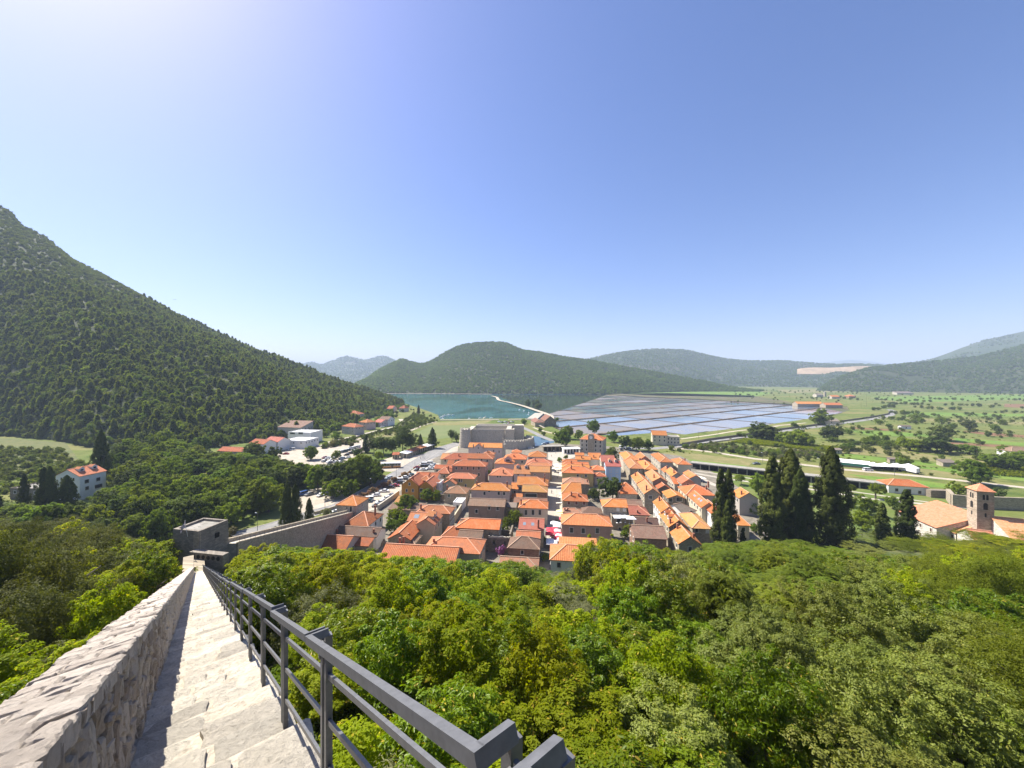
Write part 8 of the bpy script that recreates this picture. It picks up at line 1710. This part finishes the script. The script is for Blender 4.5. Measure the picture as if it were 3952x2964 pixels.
# olive grove, vineyard rows, small scrub
pts = sample([('C4', 1180, 290), ('C4', 1400, 250), ('C4', 1760, 300), ('C4', 2300, 320), ('C5', 560, 700), ('C4', 2000, 385), ('C4', 1560, 325)], 120, rp_)
pts.sort()
for i, (x, y) in enumerate(pts): tree('olive_tree', f'small grey olive tree, {ordinal(i+1)} from the left in the grove by the white road', 'olive tree', (x, y, 0), rp_.choice(['field_olive', 'field_olive', 'field']), rp_.uniform(2.4, 4), 'olive trees of the grove')
rows_ = []
A_ = G('C4', 1600, 240); B2 = G('C5', 610, 660); d1 = (B2-A_); q_ = G('C4', 1720, 215)-A_
for k in range(13):
    for t in np.linspace(0, 1, 130): rows_.append((*(A_+d1*t+q_*(k/12)*1.0)[:2], 0))
for k in range(7):
    a_ = G('C5', 1870, 760+k*14); b_ = G('C5', 2500, 790+k*17)
    for t in np.linspace(0, 1, 60): rows_.append((*(a_+(b_-a_)*t)[:2], 0))
VB = [blob('vine', LF['lime'], 340+i, .75, 1.5, 12, 10, .38) for i in range(2)]
forest('vineyard', np.array(rows_)+np.random.default_rng(3).normal(size=(len(rows_), 3))*np.array([.15, .15, 0]), rg, VB, .8, 1.25)
TUFT = [blob('tuft', LF['bright'], 350, 1.0, .7, 14, 9, .35), blob('tuft', LF['mid'], 351, 1.1, 1.0, 14, 9, .35), blob('tuft', LF['olive'], 352, 1.0, .8, 14, 9, .3)]
sc_ = sample([('C4', 1000, 320), ('C5', -100, 500), ('C5', 700, 380), ('C5', 1150, 300), ('C5', 2500, 320), ('C5', 2600, 1000), ('C5', 1800, 900), ('C5', 300, 730)], 1700, rp_)
sc_ += sample([('C5', -400, 240), ('C5', 0, 130), ('C5', 2400, 130), ('C5', 2500, 320), ('C5', 1200, 300), ('C5', 800, 260)], 900, rp_)
sc_ = np.array([(x, y, 0) for x, y in sc_ if not in_house(x, y, 2)]); den = fbm(sc_[:, 0]/60, sc_[:, 1]/60, 31); sc_ = sc_[den > -.08]
forest('meadow_scrub', sc_, rg, TUFT+BUSH[:1], .35, 1.2)
sl_ = sample([('C1', -300, 300), ('C1', 500, 300), ('C1', 900, 560), ('C1', 450, 700), ('C1', -300, 800)], 1500, rp_)+sample([('C6', 250, 1080), ('C6', 560, 1030), ('C6', 900, 950), ('C6', 1130, 890), ('C6', 1300, 830), ('C6', 1100, 780), ('C6', 900, 900), ('C6', 560, 990)], 900, rp_)
forest('left_meadow_scrub', np.array([(x, y, 0) for x, y in sl_ if not in_house(x, y, 2)]), rg, TUFT+BUSH[:1], .35, 1.1)
# undergrowth covering the slope; dark leaf colour puts shade between the bushes
ug = []
for _ in range(3000):
    Y = 5+115*rp_.random()**.8; X = rp_.uniform(-1.4, 1.4)*Y
    if corridor(X, Y, .9) or in_house(X, Y, .6): continue
    z = hill_z(X, Y)
    if z > .3 and px((X, Y, z+1.2))[1] > vlim(px((X, Y, z))[0], 6): ug.append((X, Y, z-.1))
forest('undergrowth', np.array(ug), rg, [blob('fern', LF['deep'], 360, .9, .9, 26, 22, .2), blob('fern', LF['mid'], 361, .8, .8, 26, 22, .2)], .8, 1.5)
# ------------------------------------------------------------------ air
b = MB(); b.box(-14500, -700, -3.5, 14500, 17000, 500)
hz, nt, bs, out = newmat('haze'); nt.nodes.remove(bs)
pv = nt.nodes.new('ShaderNodeVolumePrincipled'); pv.inputs['Color'].default_value = (.68, .82, 1.0, 1); pv.inputs['Density'].default_value = HAZE
pv.inputs['Anisotropy'].default_value = 0.0
nt.links.new(pv.outputs[0], out.inputs['Volume'])
o = b.build('haze', hz); o['kind'] = 'stuff'
